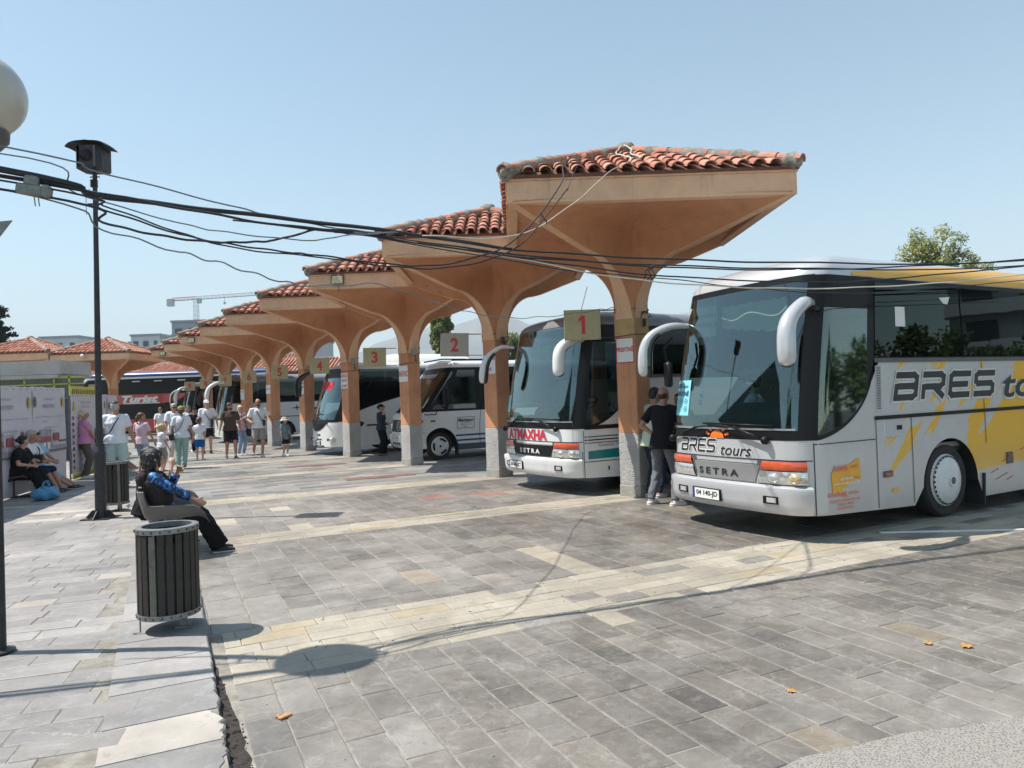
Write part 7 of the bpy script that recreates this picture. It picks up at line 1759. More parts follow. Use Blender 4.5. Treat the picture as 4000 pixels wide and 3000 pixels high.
plain('shoe_black', (.02, .02, .022), .6); plain('shoe_white', (.66, .66, .66), .6); plain('shoe_red', (.55, .08, .04), .6); plain('sandal_tan', (.3, .2, .12), .7); plain('bag_black', (.015, .015, .017), .6, bmp=.3); plain('eye_dark', (.02, .015, .012), .2); plain('lip', (.40, .15, .12), .5); plain('camo', (.25, .23, .07), .8, var=.6, scale=25); plain('phone_black', (.01, .01, .012), .15)
def print_mat():
    mt, nt, b, out = new_mat('blue_print'); co = objco(nt); v = noise_n(nt, 9, 3, .6, co, 2.2)
    r = ramp(nt, v.outputs[0], [(.42, (.008, .012, .03)), (.50, (.01, .06, .25)), (.54, (.02, .20, .62)), (.62, (.20, .50, .85))]); r.color_ramp.interpolation = 'CONSTANT'
    nt.links.new(r.outputs[0], b.inputs['Base Color']); b.inputs['Roughness'].default_value = .5; MATS['blue_print'] = mt
print_mat()
def bucket_mat():
    mt, nt, b, out = new_mat('hat_print'); co = objco(nt); v = noise_n(nt, 22, 2, .6, co, 1.0); r = ramp(nt, v.outputs[0], [(.5, (.62, .60, .55)), (.56, (.12, .12, .11))]); nt.links.new(r.outputs[0], b.inputs['Base Color']); b.inputs['Roughness'].default_value = .9; MATS['hat_print'] = mt
bucket_mat()

def caps(mb, A, B, ra, rb, n=12, fa=1.0, fb=1.0, round0=True, round1=True, up=None):
    """tapered limb with rounded ends; fa/fb flatten across"""
    A = Vector(A); B = Vector(B); d = (B - A); L = d.length
    if L < 1e-6: return
    d.normalize(); P = []; R = []; Fl = []
    if round0:
        for k in (0, 1, 2): a = k / 3 * pi / 2; P.append(A - d * ra * cos(a)); R.append(max(.001, ra * sin(a))); Fl.append(fa)
    for k in range(4): f = k / 3; P.append(A + d * L * f); R.append(ra + (rb - ra) * f); Fl.append(fa + (fb - fa) * f)
    if round1:
        for k in (1, 2, 3): a = k / 3 * pi / 2; P.append(B + d * rb * sin(a)); R.append(max(.001, rb * cos(a))); Fl.append(fb)
    mb.tube(P, R, n, flat=Fl, up=up)
def ik(A, T, l1, l2, hint):
    A = Vector(A); T = Vector(T); d = T - A; D = min(d.length, (l1 + l2) * .999); dn = d.normalized(); a = (l1 * l1 - l2 * l2 + D * D) / (2 * D); h = sqrt(max(0, l1 * l1 - a * a))
    hv = Vector(hint); hv = (hv - dn * hv.dot(dn)); hv = hv.normalized() if hv.length > 1e-5 else dn.orthogonal().normalized()
    return A + dn * a + hv * h, A + dn * D
def remesh(mb, name, mat, parent, vox, smooth=2, disp=0.0, dscale=9.0, seed=0.0, **tags):
    me = mb.mesh(name, mat); o = bpy.data.objects.new(name, me); COL.objects.link(o)
    m1 = o.modifiers.new('r', 'REMESH'); m1.mode = 'VOXEL'; m1.voxel_size = vox; m1.use_smooth_shade = True
    if smooth: m2 = o.modifiers.new('s', 'SMOOTH'); m2.factor = .5; m2.iterations = smooth
    dg = bpy.context.evaluated_depsgraph_get(); dg.update(); nm = bpy.data.meshes.new_from_object(o.evaluated_get(dg)); mt = M(mat) if isinstance(mat, str) else mat
    bpy.data.objects.remove(o); bpy.data.meshes.remove(me)
    if disp:
        nv = len(nm.vertices); co = [0.0] * (nv * 3); no = [0.0] * (nv * 3); nm.vertices.foreach_get('co', co); nm.vertices.foreach_get('normal', no)
        for i in range(nv):
            x, y, z = co[3 * i:3 * i + 3]; f = noise.noise(Vector((x * dscale, y * dscale, z * dscale * .7 + seed))) + .5 * noise.noise(Vector((x * dscale * 2.3, y * dscale * 2.3, z * dscale * 1.4 + seed + 5)))
            f = (abs(f) * 2 - .6) * disp
            for k in range(3): co[3 * i + k] += no[3 * i + k] * f
        nm.vertices.foreach_set('co', co)
    nm.name = name; nm.materials.clear(); nm.materials.append(mt); nm.polygons.foreach_set('use_smooth', [True] * len(nm.polygons)); nm.update()
    return link(name, nm, parent, **tags)

def person(label, loc, yaw, h=1.75, skin='skin_tan', hair=('short', 'hair_dark'), top=('tee_white', 'short'), bottom=('shorts', 'shorts_grey'), shoes='shoe_black', socks=None, pose=None, fat=1.0, female=False, group=None,
           head_yaw=0.0, head_pitch=0.0, vox=.0105, face=True, glasses=False, shirt_len=0.0, cap_=None, beard=None, child=False):
    s = h / 1.75; t = thing('person', label, 'person', loc, yaw, group); p = dict(lean=0.0, pelvis=(0, 0, .93)); p.update(pose or {})
    seated = p.get('seated', False)
    S = lambda v: Vector(v) * s
    pel = S(p['pelvis']); ln = p['lean']; up = Vector((sin(ln), 0, cos(ln))); fw = Vector((cos(ln), 0, -sin(ln)))
    roll = p.get('roll', 0.0)
    waist = pel + up * .17 * s; chest = pel + up * .38 * s; neck = pel + up * (.545 if not child else .50) * s; hd = 1.0 if not child else 1.28
    head = neck + up * .045 * s + Vector((.02 * s, 0, (.115 if not child else .13) * s)); sw = (.185 if not female else .165) * (1.0 if not child else .9) * (0.93 + .07 * fat)
    shl = {1: pel + up * (.485 if not child else .44) * s + Vector((0, sw * s, 0)), -1: pel + up * (.485 if not child else .44) * s + Vector((0, -sw * s, 0))}
    hip = {1: pel + Vector((0, .09 * s * (.9 + .1 * fat), -.02 * s)), -1: pel + Vector((0, -.09 * s * (.9 + .1 * fat), -.02 * s))}
    ft = {1: p.get('footL', (0.0, .10, 0, 0)), -1: p.get('footR', (0.0, -.10, 0, 0))}
    hn = {1: p.get('handL', (.06, .25, .84)), -1: p.get('handR', (.06, -.25, .84))}
    el = {1: p.get('elbL', (-1, .35, -.2)), -1: p.get('elbR', (-1, -.35, -.2))}
    kn = {1: p.get('kneeL', (1, .05, .1)), -1: p.get('kneeR', (1, -.05, .1))}
    body = MB(); J = {}
    # torso
    f = fat; secs = [(pel - up * .06 * s, .135, .10), (pel, .165 * (1.06 if female else 1), .125), (waist, .140 if not female else .125, .105), (pel + up * .27 * s, .155, .115), (chest, .172 if not female else .155, .125), (pel + up * .46 * s, .165 if not female else .145, .105), (pel + up * .52 * s, .10, .075)]
    def torso(mb, inf, z0=0, extra=0.0, lo=0):
        P = []; R = []; Fl = []
        for i, (c, w, d) in enumerate(secs[lo:]):
            belly = (f - 1) * (.10 if 1 <= i + lo <= 4 else .04)
            w_ = (w + belly * .8 + inf) * s; d_ = (d + belly + inf) * s; P.append(c + (fw * belly * .35 * s if i + lo < 5 else Vector((0, 0, 0)))); R.append(w_); Fl.append(d_ / w_)
        mb.tube(P, R, 18, flat=Fl, up=(0, 1, 0))
    torso(body, 0)
    caps(body, neck - up * .06 * s, head - Vector((0, 0, .03 * s)), .055 * s * (.9 if female else 1.05), .050 * s, fa=1)
    for k in (1, -1):
        caps(body, shl[k] + Vector((0, -k * .02 * s, .0)), shl[k] + Vector((0, -k * .09 * s, .02 * s)), .058 * s, .05 * s)
        l1, l2 = .29 * s, .255 * s; T = S(hn[k]); E, Wr = ik(shl[k], T, l1, l2, el[k]); J['E', k] = E; J['W', k] = Wr
        am = (.047 if not female else .040) * (1 + (f - 1) * .4) * s
        caps(body, shl[k], E, am * 1.12, am * .86); caps(body, E, Wr, am * .88, am * .55)
        # hand
        hdn = (Wr - E).normalized()
        if p.get('hd%d' % k): hdn = Vector(p['hd%d' % k]).normalized()
        side_ = Vector((0, k, 0)) if abs(hdn.y) < .8 else Vector((1, 0, 0)); pn = hdn.cross(side_).normalized(); wd = pn.cross(hdn).normalized()      # wd across the palm
        hs = s * (1.0 if not child else 1.05); pc = Wr + hdn * .045 * hs; palm_n = side_ - hdn * side_.dot(hdn); palm_n = palm_n.normalized(); across = hdn.cross(palm_n).normalized()
        caps(body, Wr, Wr + hdn * .075 * hs, .026 * hs, .034 * hs, 10, .62, .5, up=across)
        for q, (o_, L_) in enumerate(((-.027, .066), (-.009, .076), (.009, .072), (.027, .056))):
            b0 = Wr + hdn * .082 * hs + across * o_ * hs; cur = p.get('curl', .35); d1 = (hdn - palm_n * cur).normalized(); d2 = (hdn - palm_n * cur * 2.6).normalized()
            m_ = b0 + d1 * L_ * .5 * hs; caps(body, b0 - hdn * .02 * hs, m_, .0105 * hs, .0098 * hs, 7); caps(body, m_, m_ + d2 * L_ * .5 * hs, .0098 * hs, .0088 * hs, 7)
        fr_ = across * (-1 if (across.x) < 0 else 1)
        tb = Wr + hdn * .03 * hs + fr_ * .026 * hs; tm = tb + (hdn * .6 + fr_ * .7 - palm_n * .3).normalized() * .036 * hs; caps(body, tb, tm, .014 * hs, .0115 * hs, 8); caps(body, tm, tm + (hdn * .95 + fr_ * .2 - palm_n * .35).normalized() * .030 * hs, .0115 * hs, .010 * hs, 8)
        # leg
        fx, fy, fz, fyaw = ft[k]; ank = S((fx, fy, fz + .085)); K, An = ik(hip[k], ank, .43 * s, .425 * s, kn[k]); J['K', k] = K; J['A', k] = An
        lg = (1 + (f - 1) * .5) * s
        caps(body, hip[k], K, .086 * lg, .056 * lg); caps(body, K, An, .055 * lg, .036 * s); caps(body, K.lerp(An, .12) + Vector((-.012 * s, 0, 0)), K.lerp(An, .42) + Vector((-.014 * s, 0, 0)), .047 * lg, .046 * lg)
        fd = Vector((cos(fyaw), sin(fyaw), 0)); pt = p.get('toe%d' % k, 0.0); fdd = (fd * cos(pt) - Vector((0, 0, 1)) * sin(pt)); heel = An - Vector((0, 0, .045 * s)) - fdd * .045 * s; J['F', k] = (An, fdd, heel)
        caps(body, heel, An + fdd * .13 * s - Vector((0, 0, .055 * s)), .032 * s, .028 * s, fa=.9, fb=.7)
    # head
    Rh = Matrix.Rotation(head_yaw, 3, 'Z') @ Matrix.Rotation(head_pitch, 3, 'Y'); g = s * hd
    hp = lambda v: head + Rh @ (Vector(v) * g)
    body.ell(hp((-.008, 0, .030)), (.098 * g, .077 * g, .092 * g), 18, 12, Rh); body.ell(hp((.022, 0, -.040)), (.066 * g, .057 * g, .070 * g), 16, 10, Rh)
    body.ell(hp((.055, 0, -.085)), (.026 * g, .028 * g, .020 * g), 10, 8, Rh); caps(body, hp((.082, 0, .012)), hp((.105, 0, -.028)), .009 * g, .0145 * g, 8)
    body.ell(hp((.074, 0, -.062)), (.020 * g, .030 * g, .012 * g), 10, 6, Rh); body.ell(hp((.075, 0, .03)), (.018 * g, .058 * g, .012 * g), 10, 6, Rh)
    for k in (1, -1): body.ell(hp((-.002, k * .078, -.012)), (.022 * g, .010 * g, .034 * g), 10, 8, Rh); body.ell(hp((.052, k * .042, -.030)), (.026 * g, .022 * g, .024 * g), 8, 6, Rh)
    if female and not child:
        for k in (1, -1): pass
    bo = remesh(body, 'body', skin, t, vox * .85 if not seated else vox * .85, 2)
    if face:
        for k in (1, -1):
            m = MB(); m.ell(hp((.083, k * .030, .006)), (.010 * g, .013 * g, .006 * g), 8, 6, Rh); m.build('eye', 'eye_dark', t, smooth=True)
            m = MB(); m.ell(hp((.089, k * .031, .026)), (.006 * g, .020 * g, .005 * g), 8, 4, Rh); m.build('eyebrow', hair[1] if hair[1] else 'hair_dark', t, smooth=True)
        m = MB(); m.ell(hp((.091, 0, -.060)), (.007 * g, .024 * g, .0065 * g), 8, 4, Rh); m.build('mouth', 'lip', t, smooth=True)
    if glasses:
        m = MB()
        for k in (1, -1): m.ell(hp((.094, k * .031, .006)), (.006 * g, .027 * g, .018 * g), 10, 6, Rh); m.tube([hp((.085, k * .058, .010)), hp((0, k * .082, .008))], .003 * g, 5)
        m.tube([hp((.096, -.03, .012)), hp((.096, .03, .012))], .003 * g, 5); m.build('sunglasses', 'phone_black', t, smooth=True)
    if beard:
        m = MB(); m.ell(hp((.030, 0, -.066)), (.064 * g, .060 * g, .048 * g), 14, 9, Rh); m.ell(hp((.062, 0, -.080)), (.030 * g, .034 * g, .030 * g), 12, 8, Rh); remesh(m, 'beard', beard, t, vox * .8, 1, .002)
    st, hm = hair
    H = MB()
    if st == 'short': H.ell(hp((-.018, 0, .046)), (.101 * g, .083 * g, .085 * g), 18, 12, Rh); H.ell(hp((-.045, 0, .0)), (.068 * g, .076 * g, .078 * g), 14, 10, Rh); H.ell(hp((.04, 0, .088)), (.05 * g, .055 * g, .03 * g), 12, 8, Rh)
    elif st == 'crop': H.ell(hp((-.022, 0, .040)), (.092 * g, .081 * g, .082 * g), 18, 12, Rh); H.ell(hp((-.045, 0, .0)), (.062 * g, .074 * g, .07 * g), 14, 10, Rh)
    elif st == 'bald': H.ell(hp((-.040, 0, .002)), (.066 * g, .0775 * g, .060 * g), 14, 10, Rh)
    elif st == 'bob':
        H.ell(hp((-.020, 0, .046)), (.106 * g, .090 * g, .088 * g), 18, 12, Rh); H.ell(hp((-.055, 0, -.01)), (.072 * g, .084 * g, .09 * g), 14, 10, Rh)
    elif st in ('bun', 'ponytail'):
        H.ell(hp((-.020, 0, .044)), (.101 * g, .084 * g, .083 * g), 18, 12, Rh); H.ell(hp((-.05, 0, .0)), (.066 * g, .078 * g, .075 * g), 14, 10, Rh)
        if st == 'bun': H.ell(hp((-.125, 0, .02)), (.04 * g, .045 * g, .045 * g), 12, 8, Rh)
        else:
            pts = [hp((-.105, 0, .03)), hp((-.14, 0, -.03)), hp((-.125, 0, -.12)), hp((-.115, 0, -.20))]
            for a, b, r0, r1 in zip(pts[:-1], pts[1:], (.03, .036, .028), (.036, .028, .010)): caps(H, a, b, r0 * g, r1 * g)
    elif st == 'long':
        random.seed(2)
        H.ell(hp((-.022, 0, .050)), (.112 * g, .100 * g, .092 * g), 18, 12, Rh); H.ell(hp((-.055, 0, -.03)), (.085 * g, .105 * g, .115 * g), 16, 12, Rh)
        for k in range(120):
            a = random.uniform(pi * .42, pi * 1.58); r = random.uniform(.085, .112); z = random.uniform(-.17, .08); x_, y_ = cos(a) * r - .02, sin(a) * r
            caps(H, hp((x_, y_, z)), hp((x_ * 1.1 + random.uniform(-.012, .012), y_ * 1.1 + random.uniform(-.02, .02), z - random.uniform(.03, .07))), .013 * g, .005 * g, 6)
        for k in (1, -1): caps(H, hp((.05, k * .075, .05)), hp((.045, k * .092, -.08)), .022 * g, .015 * g, 8)
    if H.v and st: remesh(H, 'hair', hm, t, vox * (.8 if st != 'long' else .55), 1, .004 if st != 'crop' else .001, 30)
    if cap_:
        C_ = MB(); kind, cm_ = cap_
        if kind == 'bare': C_.ell(hp((-.025, 0, .082)), (.082 * g, .070 * g, .052 * g), 18, 10, Rh)
        else: C_.ell(hp((-.014, 0, .058)), (.110 * g, .092 * g, .080 * g), 18, 10, Rh)
        if kind == 'cap': C_.ell(hp((.108, 0, .046)), (.068 * g, .066 * g, .010 * g), 14, 6, Rh @ Matrix.Rotation(.14, 3, 'Y'))
        if kind == 'back': C_.ell(hp((-.12, 0, .035)), (.06 * g, .06 * g, .010 * g), 14, 6, Rh)
        if kind == 'bucket': C_.tube([hp((-.01, 0, .062)), hp((-.008, 0, .025)), hp((-.006, 0, -.006))], [.105 * g, .13 * g, .185 * g], 20)
        remesh(C_, 'hat' if kind != 'bare' else 'hair_top', cm_, t, vox * .7, 1)
    # shoes
    for k in (1, -1):
        An, fd, heel = J['F', k]; m = MB(); lat = Vector((-fd.y, fd.x, 0)).normalized(); dn = -Vector((0, 0, 1)) if abs(fd.z) < .2 else (fd.cross(lat)).normalized() * (1 if (fd.cross(lat)).z < 0 else -1)
        a = heel + dn * .012 * s; b = An + fd * .135 * s + dn * .058 * s
        caps(m, a, b, .046 * s, .043 * s, 12, .62, .55, up=lat); caps(m, An + dn * .03 * s, An + fd * .06 * s + dn * .04 * s, .045 * s, .038 * s, 10, .9, .8, up=lat)
        sh = remesh(m, 'shoe', shoes, t, vox * .75, 1)
        m = MB(); caps(m, a + dn * .022 * s, b + dn * .018 * s, .049 * s, .046 * s, 12, .30, .28, up=lat); m.build('sole', 'shoe_white' if shoes != 'sandal_tan' else 'bag_black', sh, smooth=True)
        if socks: m = MB(); caps(m, An + Vector((0, 0, .0)), An.lerp(J['K', k], .2), .042 * s, .040 * s, 12); m.build('sock', socks, t, smooth=True)
    # clothes
    tm, sl = top; m = MB(); inf = .016 if not child else .02
    torso(m, inf, lo=1); hem = pel - up * (.045 + shirt_len) * s; caps(m, waist - up * .05 * s, hem, (.158 + (f - 1) * .10 + inf) * s, (.172 * (1.05 if female else 1) + (f - 1) * .10 + inf + .020) * s, 18, .80, .80, round0=False, round1=False, up=(0, 1, 0))
    caps(m, pel + up * .50 * s, pel + up * .545 * s, .10 * s, .066 * s, 14, .8, .9, round1=False, up=(0, 1, 0))
    for k in (1, -1):
        caps(m, shl[k] + Vector((0, -k * .09 * s, .018 * s)), shl[k], .066 * s, .070 * s); E = J['E', k]; am = (1 + (f - 1) * .3) * s
        if sl == 'short': caps(m, shl[k], shl[k].lerp(E, .72), .070 * am, .069 * am, round1=False)
        elif sl == 'cap': caps(m, shl[k], shl[k].lerp(E, .35), .066 * am, .062 * am, round1=False)
        elif sl == 'long': caps(m, shl[k], E, .070 * am, .058 * am); caps(m, E, J['W', k].lerp(E, .25), .060 * am, .052 * am, round1=False)
        elif sl == 'none': pass
    if female and not child:
        for k in (1, -1): m.ell(chest + fw * (.085 + .04 * (f - 1)) * s + Vector((0, k * .07 * s, -.02 * s)), (.065 * s, .070 * s, .070 * s), 12, 8)
    remesh(m, 'shirt' if sl != 'dress' else 'dress', tm, t, vox, 2, .006 * s, 10, h)
    kind, bm_ = bottom; m = MB()
    P = [pel - up * .07 * s, pel, pel + up * .08 * s]; w = (.168 * (1.05 if female else 1) + (f - 1) * .08 + .010) * s; m.tube(P, [w * .85, w, w * .95], 16, flat=[.85, .80, .80], up=(0, 1, 0))
    for k in (1, -1):
        K, An = J['K', k], J['A', k]; hp0 = hip[k]
        if kind == 'shorts': caps(m, hp0, hp0.lerp(K, .86), .100 * (1 + (f - 1) * .5) * s, .098 * (1 + (f - 1) * .4) * s, 14, round1=False)
        elif kind == 'midshorts': caps(m, hp0, K, .100 * s, .085 * s, 14); 
        else:
            fl = {'trousers': (.078, .066), 'slim': (.074, .058), 'wide': (.092, .115)}[kind]
            caps(m, hp0, K, .098 * (1 + (f - 1) * .4) * s, fl[0] * s, 14); caps(m, K, An + Vector((0, 0, -.005 * s)), fl[0] * s, fl[1] * s, 14, round1=False)
    remesh(m, {'shorts': 'shorts', 'midshorts': 'shorts'}.get(kind, 'trousers'), bm_, t, vox, 1, .007 * s, 12, h + 3)
    t['_'] = 0; del t['_']
    return t, dict(J=J, head=head, hp=hp, pel=pel, neck=neck, shl=shl, s=s, up=up, fw=fw)
def sling(info, t, side=1, label='black shoulder bag worn across the body', strap='bag_black', bagpos=None, size=(.07, .17, .20), fat=1.0, own=True):
    """cross-body bag: strap over the opposite shoulder, pouch at the hip"""
    s = info['s']; root = thing('shoulder_bag', label, 'bag', t.location, t.rotation_euler.z, 'bags carried by the people'); pel, up = info['pel'], info['up']
    bp = Vector(bagpos) * s if bagpos else pel + Vector((.10 * s, side * .21 * s * fat, -.02 * s)); r = .155 * fat * s
    sh = info['shl'][-side] + Vector((0, side * .07 * s, .075 * s))
    frt = [sh, pel + up * .38 * s + Vector((r + .01 * s, -side * .03 * s, 0)), pel + up * .18 * s + Vector((r + .0 * s, side * .08 * s, 0)), bp + Vector((.03, -side * .02, .10 * s))]
    bck = [sh, pel + up * .38 * s + Vector((-r - .0 * s, -side * .04 * s, 0)), pel + up * .18 * s + Vector((-r + .0 * s, side * .07 * s, 0)), bp + Vector((-.03, -side * .02, .10 * s))]
    m = MB(); m.tube(smooth_path(frt, 6), .017, 6, flat=.25); m.tube(smooth_path(bck, 6), .017, 6, flat=.25); m.build('strap', strap, root, smooth=True)
    m = MB(); m.box(tuple(bp), (size[1], size[0], size[2]), bev=.022); pb = m.build('pouch', 'bag_black', root, smooth=40)
    m = MB(); m.box(tuple(bp + Vector((0, side * (size[0] / 2 + .004), size[2] * .12))), (size[1] * .9, .008, size[2] * .5), bev=.003); m.build('flap', 'bag_black', pb)
    return root
D = radians
def toward(x, y): return atan2(0 - y, 0 - x)      # yaw that faces the viewpoint
walk = lambda st=.28, lf=1: dict(footL=(st * lf, .08, 0 if lf > 0 else .04, 0), footR=(-st * lf, -.08, .04 if lf > 0 else 0, 0), handL=(-.16 * lf, .27, .88), handR=(.20 * lf, -.27, .90), pelvis=(0, 0, .905))
GW = 'people walking across the station forecourt'; GS = 'people waiting on the seats'; GP = 'people standing about the station'
# walking group
t, i_ = person('bearded man in a white tee shirt and grey shorts striding towards the camera', (-8.38, 23.63, 0), D(-62), 1.93, 'skin_tan', ('crop', 'hair_black'), ('tee_white', 'short'), ('shorts', 'shorts_grey'), 'shoe_white', None, dict(footL=(.0, .09, 0, .1), footR=(-.18, -.13, .05, -.5), pelvis=(0, 0, .915), handR=(.20, -.24, 1.06), handL=(-.06, .44, .93), elbL=(-.2, .9, .0)), 1.0, group=GW, glasses=True, beard='hair_black', head_yaw=.1)
sling(i_, t, 1, 'small black bag slung across the bearded man in white', bagpos=(.12, .14, 1.02))
t, i_ = person('small child in a printed bucket hat and grey smock holding a toy', (-7.58, 23.80, 0), D(-35), 1.28, 'skin_light', (None, 'hair_brown'), ('dress_denim', 'short'), ('shorts', 'shorts_black'), 'shoe_white', 'tee_white', dict(handL=(.12, .26, .85), handR=(.10, -.26, .78)), 1.05, group=GW, cap_=('bucket', 'hat_print'), child=True, shirt_len=.14)
t, i_ = person('heavy-set man in a dark brown tee shirt and black shorts looking left to right', (-9.26, 23.50, 0), D(-60), 1.83, 'skin_tan', ('short', 'hair_black'), ('tee_brown', 'short'), ('shorts', 'shorts_black'), 'shoe_black', 'shoe_white', dict(footL=(.16, .12, 0, .2), footR=(-.12, -.11, 0, -.1), pelvis=(0, 0, .915), handR=(.10, -.33, .86), handL=(.05, .30, .92)), 1.28, group=GW, head_yaw=.75, beard='hair_black')
t, i_ = person('blond woman half hidden behind the man in brown, one hand raised', (-9.45, 24.9, 0), D(-30), 1.72, 'skin_light', ('bob', 'hair_fair'), ('tee_palepink', 'short'), ('slim', 'jeans_blue'), 'shoe_white', None, dict(handR=(.34, -.16, 1.30), handL=(.22, .22, 1.05), pelvis=(0, 0, .925)), 1.0, True, GW)
sling(i_, t, 1, 'round black bag hanging at the side of the blond woman', bagpos=(.05, .26, .78), size=(.12, .26, .26))
t, i_ = person('man in a white cap, white tee shirt and black shorts with a long black bag', (-11.26, 26.43, 0), D(-70), 1.95, 'skin_light', ('crop', 'hair_grey'), ('tee_white', 'short'), ('shorts', 'shorts_black'), 'shoe_black', None, dict(footL=(.06, .10, 0, .2), footR=(-.02, -.12, 0, -.2), handL=(.02, .32, .92)), 1.08, group=GW, cap_=('cap', 'tee_white'), head_yaw=.3, beard='hair_grey', shirt_len=.05)
sling(i_, t, 1, 'tall black bag slung across the man in the white cap', bagpos=(.16, .15, 1.0), size=(.08, .17, .34), fat=1.1)
t, i_ = person('small boy in white tee shirt and blue shorts seen from behind', (-10.15, 23.2, 0), D(110), 1.38, 'skin_light', ('short', 'hair_brown'), ('tee_white', 'short'), ('shorts', 'shorts_blue'), 'shoe_white', None, dict(footL=(.02, .09, 0, .1), footR=(-.08, -.12, .0, -.6), handR=(.10, -.20, .95)), 1.0, group=GW, child=True, face=False, shirt_len=.03)
t, i_ = person('woman in mint trousers and camouflage cap seen from behind', (-9.37, 20.28, 0), D(112), 1.77, 'skin_tan', ('bob', 'hair_brown'), ('tee_white', 'short'), ('trousers', 'trousers_mint'), 'shoe_black', None, dict(footL=(.08, .11, 0, 0), footR=(-.16, -.06, .05, -.1), handL=(.14, .22, .92), handR=(.05, -.30, .88), pelvis=(0, 0, .915)), 1.16, True, GW, face=False, cap_=('back', 'camo'))
sling(i_, t, 1, 'black shoulder bag of the woman in mint trousers', bagpos=(-.06, .25, .90), size=(.12, .22, .20), fat=1.1)
t, i_ = person('grey-haired man in sunglasses and white tee shirt beside the camouflage cap', (-10.95, 23.2, 0), D(-48), 1.88, 'skin_tan', ('short', 'hair_grey'), ('tee_white', 'short'), ('trousers', 'trousers_pale'), 'shoe_white', None, walk(.12), 1.1, group=GW, glasses=True)
t, i_ = person('man in a black cap and black tee shirt behind the small boy', (-12.1, 27.3, 0), D(-55), 1.72, 'skin_tan', ('crop', 'hair_black'), ('tee_black', 'short'), ('trousers', 'trousers_black'), 'shoe_black', None, walk(.15, -1), 1.0, group=GW, cap_=('cap', 'shorts_black'))
t, i_ = person('woman in white at the back left of the walking group', (-15.6, 31.8, 0), D(-55), 1.77, 'skin_tan', ('bob', 'hair_brown'), ('tee_white', 'short'), ('slim', 'trousers_pale'), 'shoe_white', None, walk(.12), 1.0, True, GW, glasses=True, vox=.013)
t, i_ = person('man in a dark cap and white tee shirt second from the back of the group', (-13.9, 29.4, 0), D(-65), 1.88, 'skin_tan', ('crop', 'hair_black'), ('tee_white', 'short'), ('trousers', 'trousers_pale'), 'shoe_white', None, walk(.2, -1), 1.0, group=GW, cap_=('cap', 'shorts_navy'), vox=.013)
t, i_ = person('man in a white polo shirt carrying a jacket at the back of the group', (-12.6, 27.9, 0), D(-60), 1.80, 'skin_tan', ('short', 'hair_brown'), ('tee_white', 'short'), ('shorts', 'shorts_grey'), 'shoe_white', None, walk(.25), 1.0, group=GW, vox=.013)
# man with the diagonal strap, near
t, i_ = person('big man in white tee shirt and pale shorts, seen from behind', (-8.86, 16.0, .05), D(107), 1.86, 'skin_tan', ('crop', 'hair_grey'), ('tee_white', 'short'), ('shorts', 'shorts_pale'), 'shoe_black', None, dict(footL=(.04, .15, 0, .3), footR=(.0, -.15, 0, -.25), handL=(.05, .36, .86), handR=(.05, -.36, .84)), 1.38, group=GP, face=False, cap_=('bare', 'hair_black'))
sling(i_, t, 1, 'black pouch on a navy strap across the big man in pale shorts', 'shorts_navy', bagpos=(-.03, .30, .93), size=(.10, .20, .24), fat=1.35)
t, i_ = person('girl with a long brown ponytail and pale pink top', (-9.51, 18.37, .05), D(75), 1.58, 'skin_tan', ('ponytail', 'hair_brown'), ('tee_palepink', 'short'), ('shorts', 'jeans_blue'), 'sandal_tan', None, dict(handR=(.22, -.28, .82), handL=(.05, .26, .85)), .95, True, GP, head_yaw=-.55, shirt_len=.02)
t, i_ = person('toddler girl in white with a topknot beside the ponytail girl', (-9.35, 19.1, .05), D(40), 1.26, 'skin_light', ('bun', 'hair_blond'), ('tee_white', 'short'), ('shorts', 'shorts_grey'), 'sandal_tan', None, dict(handR=(.18, -.24, .85), handL=(.1, .24, .9)), 1.0, True, GP, child=True, head_yaw=-.3)
t, i_ = person('elderly woman in a pink top and olive trousers standing by the hoarding', (-10.75, 18.0, .05), D(38), 1.70, 'skin_tan', ('bun', 'hair_fair'), ('tee_pink', 'short'), ('trousers', 'trousers_olive'), 'shoe_white', None, dict(handR=(.26, -.10, .93), handL=(.27, .06, .93), elbR=(-.3, -1, -.2), elbL=(-.3, 1, -.2)), 1.30, True, GP, head_yaw=.2)
# standing at the coach
t, i_ = person('balding man in a black tee shirt and faded grey jeans leaning to the coach door', (2.27, 11.0, 0), D(50), 1.80, 'skin_tan', ('bald', 'hair_dark'), ('tee_black', 'short'), ('slim', 'jeans_grey'), 'shoe_white', None, dict(pelvis=(0, 0, .92), lean=.12, footL=(-.06, .19, 0, -.1), footR=(-.05, -.20, 0, -.6), handL=(.02, .13, 1.02), elbL=(-.4, 1, -.1), handR=(.34, -.16, 1.1), elbR=(0, -1, -.3)), 1.08, group=GP, face=False, vox=.0095, shirt_len=.06)
t, i_ = person('man in a pale green tee shirt beside the column', (2.27, 11.80, 0), D(35), 1.80, 'skin_tan', ('short', 'hair_black'), ('tee_mint', 'short'), ('slim', 'tee_navy'), 'shoe_white', None, dict(pelvis=(0, 0, .92), lean=.14, handR=(.3, -.16, 1.1), handL=(.3, .12, 1.1)), 1.05, group=GP, head_pitch=.3, head_yaw=-.2, vox=.0095, shirt_len=.08)
t, i_ = person('dark-haired person mostly hidden behind the two men at the coach door', (2.85, 12.1, 0), D(-140), 1.68, 'skin_tan', ('short', 'hair_dark'), ('tee_black', 'short'), ('slim', 'trousers_black'), 'shoe_white', None, dict(lean=.1), 1.0, group=GP)
